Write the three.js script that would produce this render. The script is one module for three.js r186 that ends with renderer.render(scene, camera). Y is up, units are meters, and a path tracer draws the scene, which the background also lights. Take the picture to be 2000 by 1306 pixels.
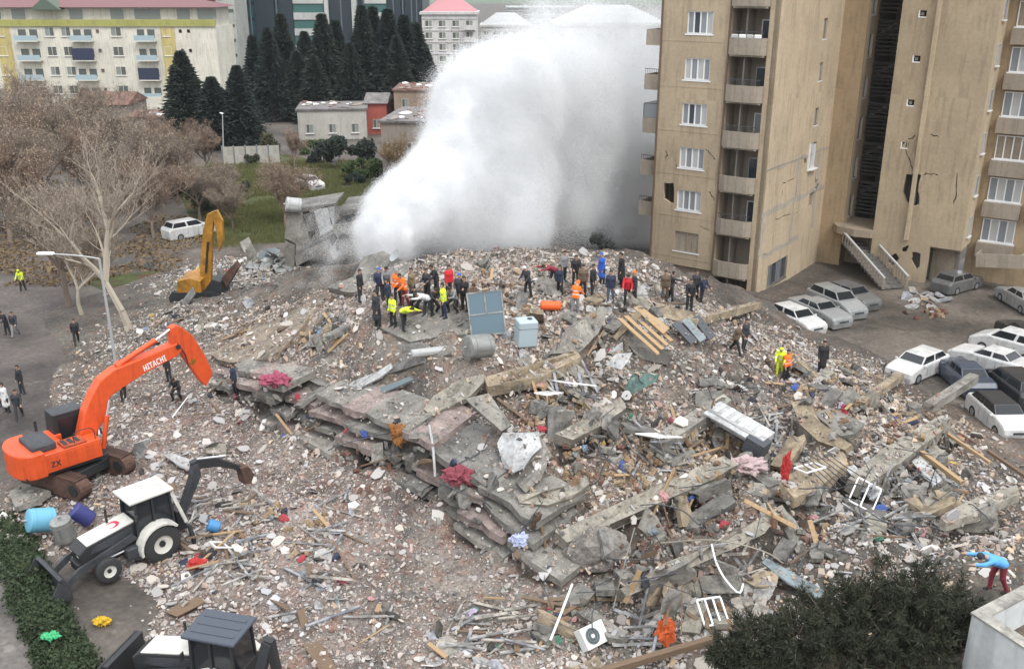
import * as THREE from 'three';
import { mergeGeometries, mergeVertices, toCreasedNormals } from 'three/addons/utils/BufferGeometryUtils.js';
import { ConvexGeometry } from 'three/addons/geometries/ConvexGeometry.js';
import { RoundedBoxGeometry } from 'three/addons/geometries/RoundedBoxGeometry.js';
import { ImprovedNoise } from 'three/addons/math/ImprovedNoise.js';
import { FontLoader } from 'three/addons/loaders/FontLoader.js';
import { TextGeometry } from 'three/addons/geometries/TextGeometry.js';

// ---------- camera, sky, sun, exposure ----------
const scene = new THREE.Scene();
const PITCH = 20.04 * Math.PI / 180, EYE = 22, F = 1900;
const camera = new THREE.PerspectiveCamera(2 * Math.atan(653 / F) * 180 / Math.PI, 2000 / 1306, 0.5, 6000);
camera.position.set(0, EYE, 0);
camera.lookAt(0, EYE - Math.sin(PITCH) * 10, -Math.cos(PITCH) * 10);
const renderer = new THREE.WebGLRenderer({ antialias: true });
renderer.toneMapping = THREE.LinearToneMapping;
renderer.toneMappingExposure = 1.95;
renderer.shadowMap.enabled = true;
const SUN_DIR = new THREE.Vector3(0.30, 0.78, 0.52).normalize();
{ // overcast sky: brighter overhead, even all round
  const w = 256, h = 128, d = new Float32Array(w * h * 4);
  const g = new ImprovedNoise();
  for (let j = 0; j < h; j++) for (let i = 0; i < w; i++) {
    const el = (j / (h - 1) - 0.5) * Math.PI, az = i / w * Math.PI * 2;
    const x = Math.cos(el) * Math.cos(az), y = Math.sin(el), z = Math.cos(el) * Math.sin(az);
    const up = Math.max(0, y);
    let L = y >= 0 ? (1 + 1.9 * Math.sqrt(up)) / 2.9 : 0.3;
    L *= 1 + 0.09 * g.noise(x * 3 + 5, y * 6, z * 3) + 0.05 * g.noise(x * 8, y * 14, z * 8 + 3);
    const k = (j * w + i) * 4, s = 1.12 * L;
    d[k] = s * 0.955; d[k + 1] = s * 0.99; d[k + 2] = s * 1.04; d[k + 3] = 1;
  }
  const t = new THREE.DataTexture(d, w, h, THREE.RGBAFormat, THREE.FloatType);
  t.mapping = THREE.EquirectangularReflectionMapping; t.magFilter = THREE.LinearFilter; t.needsUpdate = true;
  scene.background = t; scene.environment = t;
}
const sun = new THREE.DirectionalLight(new THREE.Color(1, 0.975, 0.94), 1.15);
sun.position.copy(SUN_DIR).multiplyScalar(200);
sun.castShadow = true; sun.shadow.radius = 34; sun.shadow.mapSize.set(4096, 4096);
Object.assign(sun.shadow.camera, { left: -110, right: 90, top: 110, bottom: -90, near: 1, far: 600 });
sun.target.position.set(0, 0, -60);
sun.position.add(sun.target.position);
scene.add(sun, sun.target);

// ---------- helpers ----------
const V = (x, y, z) => new THREE.Vector3(x, y, z);
const rngOf = s => () => { s |= 0; s = s + 0x6D2B79F5 | 0; let t = Math.imul(s ^ s >>> 15, 1 | s); t = t + Math.imul(t ^ t >>> 7, 61 | t) ^ t; return ((t ^ t >>> 14) >>> 0) / 4294967296; };
let R = rngOf(11);
const rr = (a, b) => a + (b - a) * R();
const pick = a => a[Math.floor(R() * a.length)];
const clamp = (x, a, b) => Math.min(b, Math.max(a, x));
const sstep = (a, b, x) => { const t = clamp((x - a) / (b - a), 0, 1); return t * t * (3 - 2 * t); };
const PN = new ImprovedNoise();
const fbm = (x, y, z = 0, o = 4) => { let s = 0, a = 0.5; for (let i = 0; i < o; i++) { s += a * PN.noise(x, y, z + i * 7.3); x *= 2.03; y *= 2.03; z *= 2.03; a *= 0.5; } return s; };
const sP = Math.sin(PITCH), cP = Math.cos(PITCH);
// a photo pixel gives a direction; the distance comes from a height (P), a depth (PD) or the terrain (PT, below)
const ray = (px, py) => { const u = (px - 1000) / F, v = (653 - py) / F; return V(u, -sP + v * cP, -(cP + v * sP)); };
const P = (px, py, h = 0) => { const d = ray(px, py), t = (h - EYE) / d.y; return V(d.x * t, h, d.z * t); };
const PD = (px, py, D) => { const d = ray(px, py), t = -D / d.z; return V(d.x * t, EYE + d.y * t, -D); };
const taken = new Map();
const numbered = n => { const k = taken.get(n) || 0; taken.set(n, k + 1); return k ? n + '_' + String(k).padStart(3, '0') : n; };
const shade = o => { o.castShadow = true; o.receiveShadow = true; return o; };
function tag(o, label, category, group) { o.userData = { label, category }; if (group) o.userData.group = group; return o; }
function thing(name, label, category, group) { const o = new THREE.Group(); o.name = numbered(name); scene.add(o); return tag(o, label, category, group); }
function part(name, geo, mat, parent) { const m = shade(new THREE.Mesh(geo, mat)); m.name = name; parent.add(m); return m; }
function sub(name, parent) { const g = new THREE.Group(); g.name = name; parent.add(g); return g; }
function one(name, geo, mat, label, category, group) { const m = shade(new THREE.Mesh(geo, mat)); m.name = numbered(name); scene.add(m); tag(m, label, category, group); m.userData.kind = 'thing'; return m; }
function struct(name, geo, mat) { const m = shade(new THREE.Mesh(geo, mat)); m.name = name; m.userData = { kind: 'structure' }; scene.add(m); return m; }
function stuff(name, geo, mat, label, category) { const m = shade(new THREE.Mesh(geo, mat)); m.name = numbered(name); m.userData = { kind: 'stuff', label, category }; scene.add(m); return m; }
// textures (tileable value noise; what surfaces are made of)
const HN = (() => { const r = rngOf(5), a = new Float32Array(65536); for (let i = 0; i < 65536; i++) a[i] = r(); return a; })();
function vn(x, y, p, s) { const xi = Math.floor(x), yi = Math.floor(y), fx = x - xi, fy = y - yi, u = fx * fx * (3 - 2 * fx), v = fy * fy * (3 - 2 * fy);
  const h = (i, j) => HN[(((i % p + p) % p) * 57 + ((j % p + p) % p) * 131 + s * 977) & 65535];
  return (h(xi, yi) * (1 - u) + h(xi + 1, yi) * u) * (1 - v) + (h(xi, yi + 1) * (1 - u) + h(xi + 1, yi + 1) * u) * v; }
const tfbm = (u, v, p, o, s = 0) => { let t = 0, a = 0.5, n = 0; for (let i = 0; i < o; i++) { t += a * vn(u * p, v * p, p, s + i); n += a; p *= 2; a *= 0.55; } return t / n; };
function tex(size, metres, fn, srgb = true) {
  const d = new Uint8Array(size * size * 4);
  for (let j = 0; j < size; j++) for (let i = 0; i < size; i++) { const c = fn(i / size, j / size), k = (j * size + i) * 4; for (let q = 0; q < 3; q++) d[k + q] = clamp((Array.isArray(c) ? c[q] : c) * 255, 0, 255); d[k + 3] = 255; }
  const t = new THREE.DataTexture(d, size, size); t.wrapS = t.wrapT = THREE.RepeatWrapping; t.magFilter = THREE.LinearFilter; t.minFilter = THREE.LinearMipmapLinearFilter; t.generateMipmaps = true;
  t.repeat.set(1 / metres, 1 / metres); if (srgb) t.colorSpace = THREE.SRGBColorSpace; t.needsUpdate = true; return t;
}
const T_CONC = tex(512, 2.6, (u, v) => { const a = tfbm(u, v, 4, 6, 1), b = tfbm(u, v, 32, 3, 9), st = sstep(0.55, 0.7, tfbm(u, v, 3, 4, 20)); return 0.98 - 0.34 * (1 - a) - 0.22 * b * b - 0.16 * st; });
const T_CONC_B = tex(256, 1.3, (u, v) => 0.6 * tfbm(u, v, 16, 3, 3) + 0.4 * tfbm(u, v, 64, 1, 7), false);
const T_WALL = tex(1024, 14, (u, v) => { const a = tfbm(u, v, 6, 6, 31), st = sstep(0.5, 0.75, tfbm(u * 3 % 1, v * 0.34 % 1, 24, 3, 40)), g = tfbm(u, v, 96, 2, 45); const k = 0.99 - 0.13 * (1 - a) - 0.07 * st - 0.08 * g; return [k, k * 0.99, k * 0.975]; });
const T_WALL_B = tex(512, 3, (u, v) => tfbm(u, v, 48, 3, 51), false);
const T_GROUND = tex(1024, 22, (u, v) => { const a = tfbm(u, v, 5, 7, 61), p = sstep(0.5, 0.66, tfbm(u, v, 7, 5, 70)), g = tfbm(u, v, 128, 2, 75), q = sstep(0.7, 0.8, tfbm(u, v, 40, 3, 79)); const k = 0.94 - 0.42 * (1 - a) - 0.1 * p - 0.2 * g; return [k + 0.1 * q, k * 0.975 + 0.1 * q, k * 0.95 + 0.1 * q]; });
const T_GROUND_B = tex(512, 6, (u, v) => 0.6 * tfbm(u, v, 12, 5, 81) + 0.4 * tfbm(u, v, 96, 2, 85), false);
const T_DUST = tex(1024, 9, (u, v) => { const a = tfbm(u, v, 6, 7, 91), g = tfbm(u, v, 90, 3, 95), h = tfbm(u, v, 180, 2, 97), r = sstep(0.52, 0.68, tfbm(u, v, 30, 4, 101)); const k = 1.0 - 0.4 * (1 - a) - 0.34 * g * g - 0.18 * h; return [k + 0.05 * r, k * 0.98 - 0.02 * r, k * 0.96 - 0.04 * r]; });
const T_DUST_B = tex(512, 3, (u, v) => 0.45 * tfbm(u, v, 10, 4, 111) + 0.55 * tfbm(u, v, 48, 3, 115), false);
const T_WOOD = tex(256, 1.6, (u, v) => { const g = tfbm(u * 0.25 % 1, v * 6 % 1, 16, 4, 121); const k = 0.75 + 0.25 * g; return [k, k * 0.98, k * 0.95]; });
const lin = (r, g, b) => new THREE.Color().setRGB(r, g, b);
const S = (c, rough = 0.85, o = {}) => new THREE.MeshStandardMaterial({ color: Array.isArray(c) ? lin(...c) : new THREE.Color(c), roughness: rough, ...o });
const conc = (c, o = {}) => S(c, 0.92, { map: T_CONC, bumpMap: T_CONC_B, bumpScale: 0.012, ...o });
const wallM = (c, o = {}) => S(c, 0.9, { map: T_WALL, bumpMap: T_WALL_B, bumpScale: 0.004, ...o });
// uv in metres by the face's main direction
function uvm(g) { if (g.index) g = g.toNonIndexed(); if (!g.attributes.normal) g.computeVertexNormals(); const p = g.attributes.position, n = g.attributes.normal, u = new Float32Array(p.count * 2);
  for (let i = 0; i < p.count; i += 3) { const ax = Math.abs(n.getX(i) + n.getX(i + 1) + n.getX(i + 2)), ay = Math.abs(n.getY(i) + n.getY(i + 1) + n.getY(i + 2)), az = Math.abs(n.getZ(i) + n.getZ(i + 1) + n.getZ(i + 2));
    for (let k = i; k < i + 3; k++) { const x = p.getX(k), y = p.getY(k), z = p.getZ(k); if (ay >= ax && ay >= az) { u[2 * k] = x; u[2 * k + 1] = z; } else if (ax >= az) { u[2 * k] = z; u[2 * k + 1] = y; } else { u[2 * k] = x; u[2 * k + 1] = y; } } }
  g.setAttribute('uv', new THREE.BufferAttribute(u, 2)); return g; }
const bx = (w, h, d, x = 0, y = 0, z = 0) => uvm(new THREE.BoxGeometry(w, h, d).translate(x, y, z));
const bb = (x0, x1, y0, y1, z0, z1) => bx(Math.abs(x1 - x0), Math.abs(y1 - y0), Math.abs(z1 - z0), (x0 + x1) / 2, (y0 + y1) / 2, (z0 + z1) / 2);
const rbx = (w, h, d, r = 0.03, x = 0, y = 0, z = 0, seg = 2) => new RoundedBoxGeometry(w, h, d, seg, Math.min(r, w / 2.01, h / 2.01, d / 2.01)).translate(x, y, z);
const cyl = (r0, r1, h, n = 10, x = 0, y = 0, z = 0) => new THREE.CylinderGeometry(r1, r0, h, n).translate(x, y, z);
function strip3(g) { g = g.index ? g.toNonIndexed() : g; for (const k of Object.keys(g.attributes)) if (!['position', 'normal', 'uv'].includes(k)) g.deleteAttribute(k); if (!g.attributes.uv) g.setAttribute('uv', new THREE.BufferAttribute(new Float32Array(g.attributes.position.count * 2), 2)); if (!g.attributes.normal) g.computeVertexNormals(); g.clearGroups(); return g; }
const mrg = a => mergeGeometries(a.map(strip3));
const rotTo = (g, dir) => g.applyQuaternion(new THREE.Quaternion().setFromUnitVectors(V(0, 1, 0), dir.clone().normalize()));
function rod(a, b, r0, r1 = r0, n = 6) { const d = b.clone().sub(a), L = d.length(); return rotTo(new THREE.CylinderGeometry(r1, r0, L, n).translate(0, L / 2, 0), d).translate(a.x, a.y, a.z); }
function bar(a, b, w, h, up = V(0, 1, 0)) { const d = b.clone().sub(a), L = d.length(), z = d.clone().normalize(), x = up.clone().cross(z).normalize(), y = z.clone().cross(x); const m = new THREE.Matrix4().makeBasis(x, y, z).setPosition(a.clone().add(b).multiplyScalar(0.5)); return uvm(new THREE.BoxGeometry(w, h, L)).applyMatrix4(m); }
function tube(pts, r, n = 5, seg) { return new THREE.TubeGeometry(new THREE.CatmullRomCurve3(pts), seg || pts.length * 4, r, n); }
function shapeOf(pts) { const s = new THREE.Shape(); pts.forEach((p, i) => i ? s.lineTo(p[0], p[1]) : s.moveTo(p[0], p[1])); s.closePath(); return s; }
function holed(pts, holes, depth) { const s = shapeOf(pts); for (const h of holes) s.holes.push(new THREE.Path(h.map(p => new THREE.Vector2(p[0], p[1])))); const g = new THREE.ExtrudeGeometry(s, { depth, bevelEnabled: false }); return uvm(g); }
const rect = (x0, x1, y0, y1) => [[x0, y0], [x1, y0], [x1, y1], [x0, y1]];
// ---------- ground and the mound of rubble ----------
const M_GROUND = S([0.225, 0.20, 0.178], 0.8, { map: T_GROUND, bumpMap: T_GROUND_B, bumpScale: 0.03 });
{ const g = new THREE.PlaneGeometry(5000, 5000, 1, 1).rotateX(-Math.PI / 2).translate(0, 0, -1500); struct('ground', uvm(g), M_GROUND); }
// heights read off the photograph: pixel x, pixel y, metres
const HP = [
  [20, 800, 0], [100, 700, 0], [60, 560, 0], [200, 560, 0], [60, 900, 0], [150, 480, 0], [300, 530, 0], [170, 800, 0.15], [230, 640, 0.3], [300, 600, 0.7], [380, 590, 1.0], [450, 560, 0.7], [480, 520, 0.9], [540, 500, 1.4],
  [130, 960, 0.5], [40, 985, 0.2], [300, 720, 0.7], [370, 680, 1.3], [250, 850, 0.6], [300, 830, 0.9], [450, 810, 1.3], [560, 850, 1.2], [650, 900, 1.2], [400, 900, 0.9], [550, 960, 1], [700, 1000, 1], [850, 1020, 0.9], [950, 1090, 0.6], [800, 1150, 0.25], [650, 1150, 0.6], [500, 1100, 0.8], [400, 1180, 0.35], [300, 1180, 0], [250, 1130, 0.05], [600, 1290, 0.35], [800, 1290, 0.4], [1000, 1290, 0.6], [950, 1180, 0.35], [450, 1250, 0.2], [200, 1250, 0], [100, 1050, 0.1],
  [430, 700, 2.5], [520, 735, 3.1], [620, 770, 3.5], [700, 800, 3.7], [800, 835, 3.9], [890, 890, 3.3], [1000, 980, 2.6], [1080, 1045, 2.1],
  [460, 775, 1.25], [540, 810, 1.2], [640, 858, 1.2], [750, 905, 1.1], [850, 965, 1.0], [930, 1025, 0.9], [1030, 1110, 0.7],
  [600, 640, 4.4], [720, 640, 5.9], [800, 622, 6.3], [900, 630, 6.2], [1050, 620, 6.2], [1150, 600, 6.2], [1250, 600, 6], [1350, 607, 5.7], [700, 700, 5.0], [850, 700, 5.6], [600, 700, 4.1], [950, 720, 5.4], [1100, 700, 5.4], [1200, 680, 5.3], [1000, 540, 6.8], [1150, 540, 6.4], [860, 540, 6.7], [740, 530, 6.1], [660, 570, 4.6], [560, 600, 3.2], [480, 630, 2.1],
  [1300, 720, 4.5], [1450, 690, 3.9], [1200, 780, 4.5], [1050, 780, 4.9], [1000, 850, 4.0], [1150, 850, 3.9], [1300, 830, 3.7], [1420, 780, 3.5], [1500, 720, 3.2], [1600, 735, 2.4], [1560, 800, 2.9], [1690, 725, 0.8], [1740, 780, 0.9], [1100, 940, 3.0], [1250, 900, 3.2], [1400, 880, 3.1], [1550, 880, 2.9], [1700, 850, 1.9], [1830, 835, 1.3], [1890, 850, 0.6], [1200, 990, 2.4], [1350, 960, 2.7], [1500, 960, 2.6], [1650, 930, 2.3], [1800, 930, 1.9], [1960, 920, 1.3], [1150, 1100, 1.2], [1300, 1080, 1.6], [1450, 1050, 2.0], [1600, 1030, 2.2], [1750, 1020, 2.2], [1900, 1020, 2.4], [1995, 1050, 2.6], [1100, 1200, 0.6], [1250, 1180, 0.9], [1400, 1150, 1.4], [1550, 1130, 1.8], [1700, 1110, 2.2], [1850, 1110, 3.2], [1950, 1150, 4.4], [1200, 1290, 0.5], [1400, 1290, 0.7], [1600, 1290, 0.9], [1800, 1290, 1.5],
  [1480, 615, 2.4], [1530, 690, 2.2], [1640, 705, 0.7], [1420, 640, 4.4], [1600, 645, 0], [1790, 750, 0], [1900, 735, 0], [1950, 830, 0.1], [1720, 600, 0], [1660, 670, 0.1], [1850, 640, 0], [1990, 600, 0],
];
const CP = HP.map(([a, b, h]) => { const p = P(a, b, h); return [p.x, p.z, h]; });
for (const q of [[0, -62, 5.2], [-9, -63, 4.2], [8, -62, 5.2], [0, -76, 0.3], [-12, -76, 0.3], [-20, -72, 0.4], [12, -70, 0.6], [15, -60, 3.0], [-14, -62, 3.4], [8, -76, 0.2], [20, -75, 0], [26, -80, 0], [-35, -75, 0], [-40, -60, 0], [-34, -45, 0], [-28, -30, 0], [-20, -22, 0], [0, -20, 0.3], [15, -20, 0.6], [26, -28, 2], [34, -36, 1.5], [34, -45, 0], [40, -55, 0], [40, -70, 0]]) CP.push(q);
// thin radial fit through the points
const RB = (() => { const n = CP.length, A = []; for (let i = 0; i < n; i++) { const r = new Float64Array(n + 2); for (let j = 0; j < n; j++) r[j] = Math.hypot(CP[i][0] - CP[j][0], CP[i][1] - CP[j][1]); r[i] -= 0.0; r[n] = 1; r[n + 1] = CP[i][2]; A.push(r); }
  const last = new Float64Array(n + 2); for (let j = 0; j < n; j++) last[j] = 1; A.push(last); const N = n + 1;
  for (let c = 0; c < N; c++) { let b = c; for (let i = c + 1; i < N; i++) if (Math.abs(A[i][c]) > Math.abs(A[b][c])) b = i; [A[c], A[b]] = [A[b], A[c]]; for (let i = c + 1; i < N; i++) { const k = A[i][c] / A[c][c]; if (k) for (let j = c; j <= N; j++) A[i][j] -= k * A[c][j]; } }
  const w = new Float64Array(N); for (let i = N - 1; i >= 0; i--) { let s = A[i][N]; for (let j = i + 1; j < N; j++) s -= A[i][j] * w[j]; w[i] = s / A[i][i]; } return w; })();
function base(x, z) { let s = RB[CP.length]; for (let i = 0; i < CP.length; i++) s += RB[i] * Math.hypot(x - CP[i][0], z - CP[i][1]); return s; }
const GX0 = -42, GX1 = 42, GZ0 = -84, GZ1 = -18, GC = 0.2, GNX = Math.round((GX1 - GX0) / GC) + 1, GNZ = Math.round((GZ1 - GZ0) / GC) + 1;
const HG = new Float32Array(GNX * GNZ);      // the mound
{ const q = 4, cx = Math.ceil(GNX / q) + 1, cz = Math.ceil(GNZ / q) + 1, co = new Float32Array(cx * cz);
  for (let j = 0; j < cz; j++) for (let i = 0; i < cx; i++) co[j * cx + i] = base(GX0 + i * q * GC, GZ0 + j * q * GC);
  for (let j = 0; j < GNZ; j++) for (let i = 0; i < GNX; i++) { const a = i / q, b = j / q, ia = Math.floor(a), ib = Math.floor(b), fa = a - ia, fb = b - ib, x = GX0 + i * GC, z = GZ0 + j * GC;
    let h = (co[ib * cx + ia] * (1 - fa) + co[ib * cx + ia + 1] * fa) * (1 - fb) + (co[(ib + 1) * cx + ia] * (1 - fa) + co[(ib + 1) * cx + ia + 1] * fa) * fb;
    const k = sstep(0.12, 1.2, h), n = fbm(x * 0.55, z * 0.55, 3, 5), m = fbm(x * 0.16, z * 0.16, 9, 3);
    h += k * (n * 0.75 + m * 0.5) * (h > 1.6 ? 1.25 : 0.55) + sstep(0.05, 0.3, h) * fbm(x * 2.2, z * 2.2, 5, 2) * 0.14;
    const e = Math.min(i, j, GNX - 1 - i, GNZ - 1 - j); if (h < 0.05 || e < 4) h = Math.min(h, 0.05) - 0.12; HG[j * GNX + i] = h; } }
const samp = (A, x, z) => { const a = clamp((x - GX0) / GC, 0, GNX - 1.001), b = clamp((z - GZ0) / GC, 0, GNZ - 1.001), i = Math.floor(a), j = Math.floor(b), fa = a - i, fb = b - j; return (A[j * GNX + i] * (1 - fa) + A[j * GNX + i + 1] * fa) * (1 - fb) + (A[(j + 1) * GNX + i] * (1 - fa) + A[(j + 1) * GNX + i + 1] * fa) * fb; };
const inGrid = (x, z) => x > GX0 && x < GX1 && z > GZ0 && z < GZ1;
const ground = (x, z) => inGrid(x, z) ? Math.max(0, samp(HG, x, z)) : 0;
// where a pixel's ray first meets the mound
function PT(px, py, f = topH) { const d = ray(px, py); let t = 18, q = null; for (; t < 140; t += 0.1) { const x = d.x * t, y = EYE + d.y * t, z = d.z * t; if (y <= f(x, z)) { q = V(x, f(x, z), z); break; } } return q || P(px, py, 0); }
// hollows under the overhanging slab edges (pixel lines on the mound)
const HG0 = HG.slice();
const ground0 = (x, z) => inGrid(x, z) ? Math.max(0, samp(HG0, x, z)) : 0;
{ const LN = [[[1095, 1080], [1260, 1015], [1440, 930]], [[1225, 1182], [1390, 1110], [1545, 1018]], [[1280, 880], [1430, 800]], [[1100, 875], [1228, 810]], [[835, 825], [955, 772], [1135, 712]], [[1665, 960], [1855, 850]], [[1000, 1000], [1150, 962]], [[1850, 1040], [1990, 985]], [[1560, 850], [1660, 895]], [[430, 735], [520, 768], [620, 806], [700, 838], [800, 876], [890, 935], [1000, 1025], [1070, 1080]], [[1400, 860], [1510, 905]], [[1420, 720], [1520, 775]]].map(l => l.map(([a, b]) => PT(a, b, ground0)));
  for (let j = 0; j < GNZ; j++) for (let i = 0; i < GNX; i++) { const x = GX0 + i * GC, z = GZ0 + j * GC; let best = 9; for (const l of LN) for (let k = 0; k < l.length - 1; k++) { const a = l[k], b = l[k + 1], dx = b.x - a.x, dz = b.z - a.z, t = clamp(((x - a.x) * dx + (z - a.z) * dz) / (dx * dx + dz * dz), 0, 1); best = Math.min(best, Math.hypot(x - a.x - dx * t, z - a.z - dz * t)); } if (best < 2) { const k = j * GNX + i, h = HG[k]; if (h > 0.4) HG[k] = Math.max(0.25, h - 1.1 * Math.exp(-((best / 0.65) ** 2)) * (0.7 + 0.6 * PN.noise(x, z, 4))); } } }
const TG = new Float32Array(HG.length), MG = new Uint8Array(HG.length);      // highest surface: the mound and the large slabs laid on it
for (let i = 0; i < HG.length; i++) TG[i] = Math.max(0, HG[i]);
const topH = (x, z) => inGrid(x, z) ? samp(TG, x, z) : 0;
function raster(g) { const p = g.attributes.position; const tri = (a, b, c) => { const x0 = Math.min(a.x, b.x, c.x), x1 = Math.max(a.x, b.x, c.x), z0 = Math.min(a.z, b.z, c.z), z1 = Math.max(a.z, b.z, c.z), D = (b.z - c.z) * (a.x - c.x) + (c.x - b.x) * (a.z - c.z); if (Math.abs(D) < 1e-9) return;
    for (let j = Math.max(0, Math.ceil((z0 - GZ0) / GC)); j <= Math.min(GNZ - 1, Math.floor((z1 - GZ0) / GC)); j++) for (let i = Math.max(0, Math.ceil((x0 - GX0) / GC)); i <= Math.min(GNX - 1, Math.floor((x1 - GX0) / GC)); i++) { const x = GX0 + i * GC, z = GZ0 + j * GC, u = ((b.z - c.z) * (x - c.x) + (c.x - b.x) * (z - c.z)) / D, v = ((c.z - a.z) * (x - c.x) + (a.x - c.x) * (z - c.z)) / D; if (u >= 0 && v >= 0 && u + v <= 1) { const y = u * a.y + v * b.y + (1 - u - v) * c.y, k = j * GNX + i; if (y > TG[k]) { TG[k] = y; MG[k] = 1; } } } };
  const a = V(), b = V(), c = V(); for (let i = 0; i < p.count; i += 3) { a.fromBufferAttribute(p, i); b.fromBufferAttribute(p, i + 1); c.fromBufferAttribute(p, i + 2); tri(a, b, c); } }
// what the mound is made of, by place: pixel x, y, radius in metres, colour
const HUES = [
  [500, 900, 9, [0.40, 0.335, 0.31]], [650, 1100, 8, [0.42, 0.36, 0.335]], [850, 1120, 5, [0.43, 0.395, 0.36]], [400, 830, 5, [0.39, 0.335, 0.31]], [330, 1000, 5, [0.42, 0.365, 0.35]], [800, 1270, 6, [0.40, 0.35, 0.32]], [600, 1280, 5, [0.37, 0.32, 0.29]], [1050, 1200, 4, [0.36, 0.34, 0.31]],
  [560, 660, 5, [0.33, 0.28, 0.23]], [480, 660, 3, [0.3, 0.25, 0.2]], [800, 660, 5, [0.32, 0.29, 0.25]], [750, 720, 4, [0.31, 0.29, 0.26]], [600, 790, 5, [0.29, 0.28, 0.25]], [1000, 600, 6, [0.38, 0.33, 0.29]], [1200, 640, 5, [0.34, 0.31, 0.27]],
  [1100, 760, 5, [0.31, 0.285, 0.255]], [1050, 850, 4, [0.34, 0.28, 0.24]], [1250, 900, 5, [0.39, 0.32, 0.26]], [1400, 820, 5, [0.28, 0.26, 0.235]], [1500, 760, 4, [0.27, 0.25, 0.23]], [1650, 780, 5, [0.36, 0.30, 0.245]], [1700, 900, 4, [0.29, 0.26, 0.23]], [1300, 1050, 4, [0.3, 0.27, 0.24]], [1550, 1050, 5, [0.28, 0.26, 0.235]], [1800, 1000, 5, [0.25, 0.23, 0.21]], [350, 640, 5, [0.25, 0.23, 0.2]], [450, 560, 5, [0.23, 0.22, 0.2]], [250, 760, 5, [0.27, 0.23, 0.2]], [1250, 1200, 5, [0.30, 0.285, 0.25]], [150, 1000, 5, [0.33, 0.29, 0.26]], [1700, 1200, 6, [0.2, 0.19, 0.16]],
].map(([x, y, r, c]) => [PT(x, y), r, c]);
function hueAt(x, z) { let w = 0.02, c = [0.24 * w, 0.215 * w, 0.19 * w]; for (const [p, r, k] of HUES) { const d = Math.hypot(x - p.x, z - p.z) / r, g = Math.exp(-d * d * 1.6); w += g; c[0] += g * k[0]; c[1] += g * k[1]; c[2] += g * k[2]; } return c.map(q => q / w); }
{ const g = new THREE.BufferGeometry(), pos = new Float32Array(GNX * GNZ * 3), uv = new Float32Array(GNX * GNZ * 2), col = new Float32Array(GNX * GNZ * 3), idx = [];
  const coarse = new Map();
  for (let j = 0; j < GNZ; j++) for (let i = 0; i < GNX; i++) { const k = j * GNX + i, x = GX0 + i * GC, z = GZ0 + j * GC; pos.set([x, HG[k], z], k * 3); uv.set([x, z], k * 2); const cc = hueAt(x + 1.2 * PN.noise(x, z, 1), z + 1.2 * PN.noise(x, z, 8)); const n = 1 + 0.35 * fbm(x * 0.9, z * 0.9, 20, 4) + 0.25 * PN.noise(x * 4.3, z * 4.3, 31), r = 0.10 * PN.noise(x * 1.3, z * 1.3, 40); col.set([cc[0] * n * (1 + r), cc[1] * n, cc[2] * n * (1 - r)], k * 3);
    if (i < GNX - 1 && j < GNZ - 1) { if (Math.max(HG[k], HG[k + 1], HG[k + GNX], HG[k + GNX + 1]) > -0.1) idx.push(k, k + GNX, k + 1, k + 1, k + GNX, k + GNX + 1); } }
  g.setAttribute('position', new THREE.BufferAttribute(pos, 3)); g.setAttribute('uv', new THREE.BufferAttribute(uv, 2)); g.setAttribute('color', new THREE.BufferAttribute(col, 3)); g.setIndex(idx); g.computeVertexNormals();
  struct('rubble_terrain', g, S([1, 1, 1], 0.95, { map: T_DUST, bumpMap: T_DUST_B, bumpScale: 0.05, vertexColors: true })); }
// ---------- the tan apartment block that still stands ----------
const BO = P(1472, 588, 0), BA = 36 * Math.PI / 180, BX = V(Math.cos(BA), 0, Math.sin(BA)), BZ = V(-Math.sin(BA), 0, Math.cos(BA));
function onPlane(px, py, axis, val) { const n = axis === 'x' ? BX : BZ, d = ray(px, py), o = V(0, EYE, 0).sub(BO), t = (val - o.dot(n)) / d.dot(n), p = o.add(d.multiplyScalar(t)); return [p.dot(BX), p.y, p.dot(BZ)]; }
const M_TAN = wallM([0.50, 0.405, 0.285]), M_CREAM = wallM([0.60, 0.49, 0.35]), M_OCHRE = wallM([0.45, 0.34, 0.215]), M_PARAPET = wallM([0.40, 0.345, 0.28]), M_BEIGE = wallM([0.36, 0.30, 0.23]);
const M_GREYC = conc([0.30, 0.28, 0.255]), M_DARKROOM = wallM([0.34, 0.30, 0.26]), M_INNER = wallM([0.33, 0.285, 0.235]), M_WHITE = S([0.74, 0.74, 0.73], 0.5), M_GLASS = S([0.05, 0.06, 0.07], 0.08, { metalness: 0.0 }), M_CURTAIN = S([0.42, 0.42, 0.41], 0.35), M_CURTAIN2 = S([0.23, 0.245, 0.26], 0.25), M_BROWNPIPE = S([0.12, 0.075, 0.05], 0.6), M_RAIL = S([0.07, 0.07, 0.075], 0.5), M_STEEL = S([0.35, 0.36, 0.37], 0.45, { metalness: 0.6 });
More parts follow.
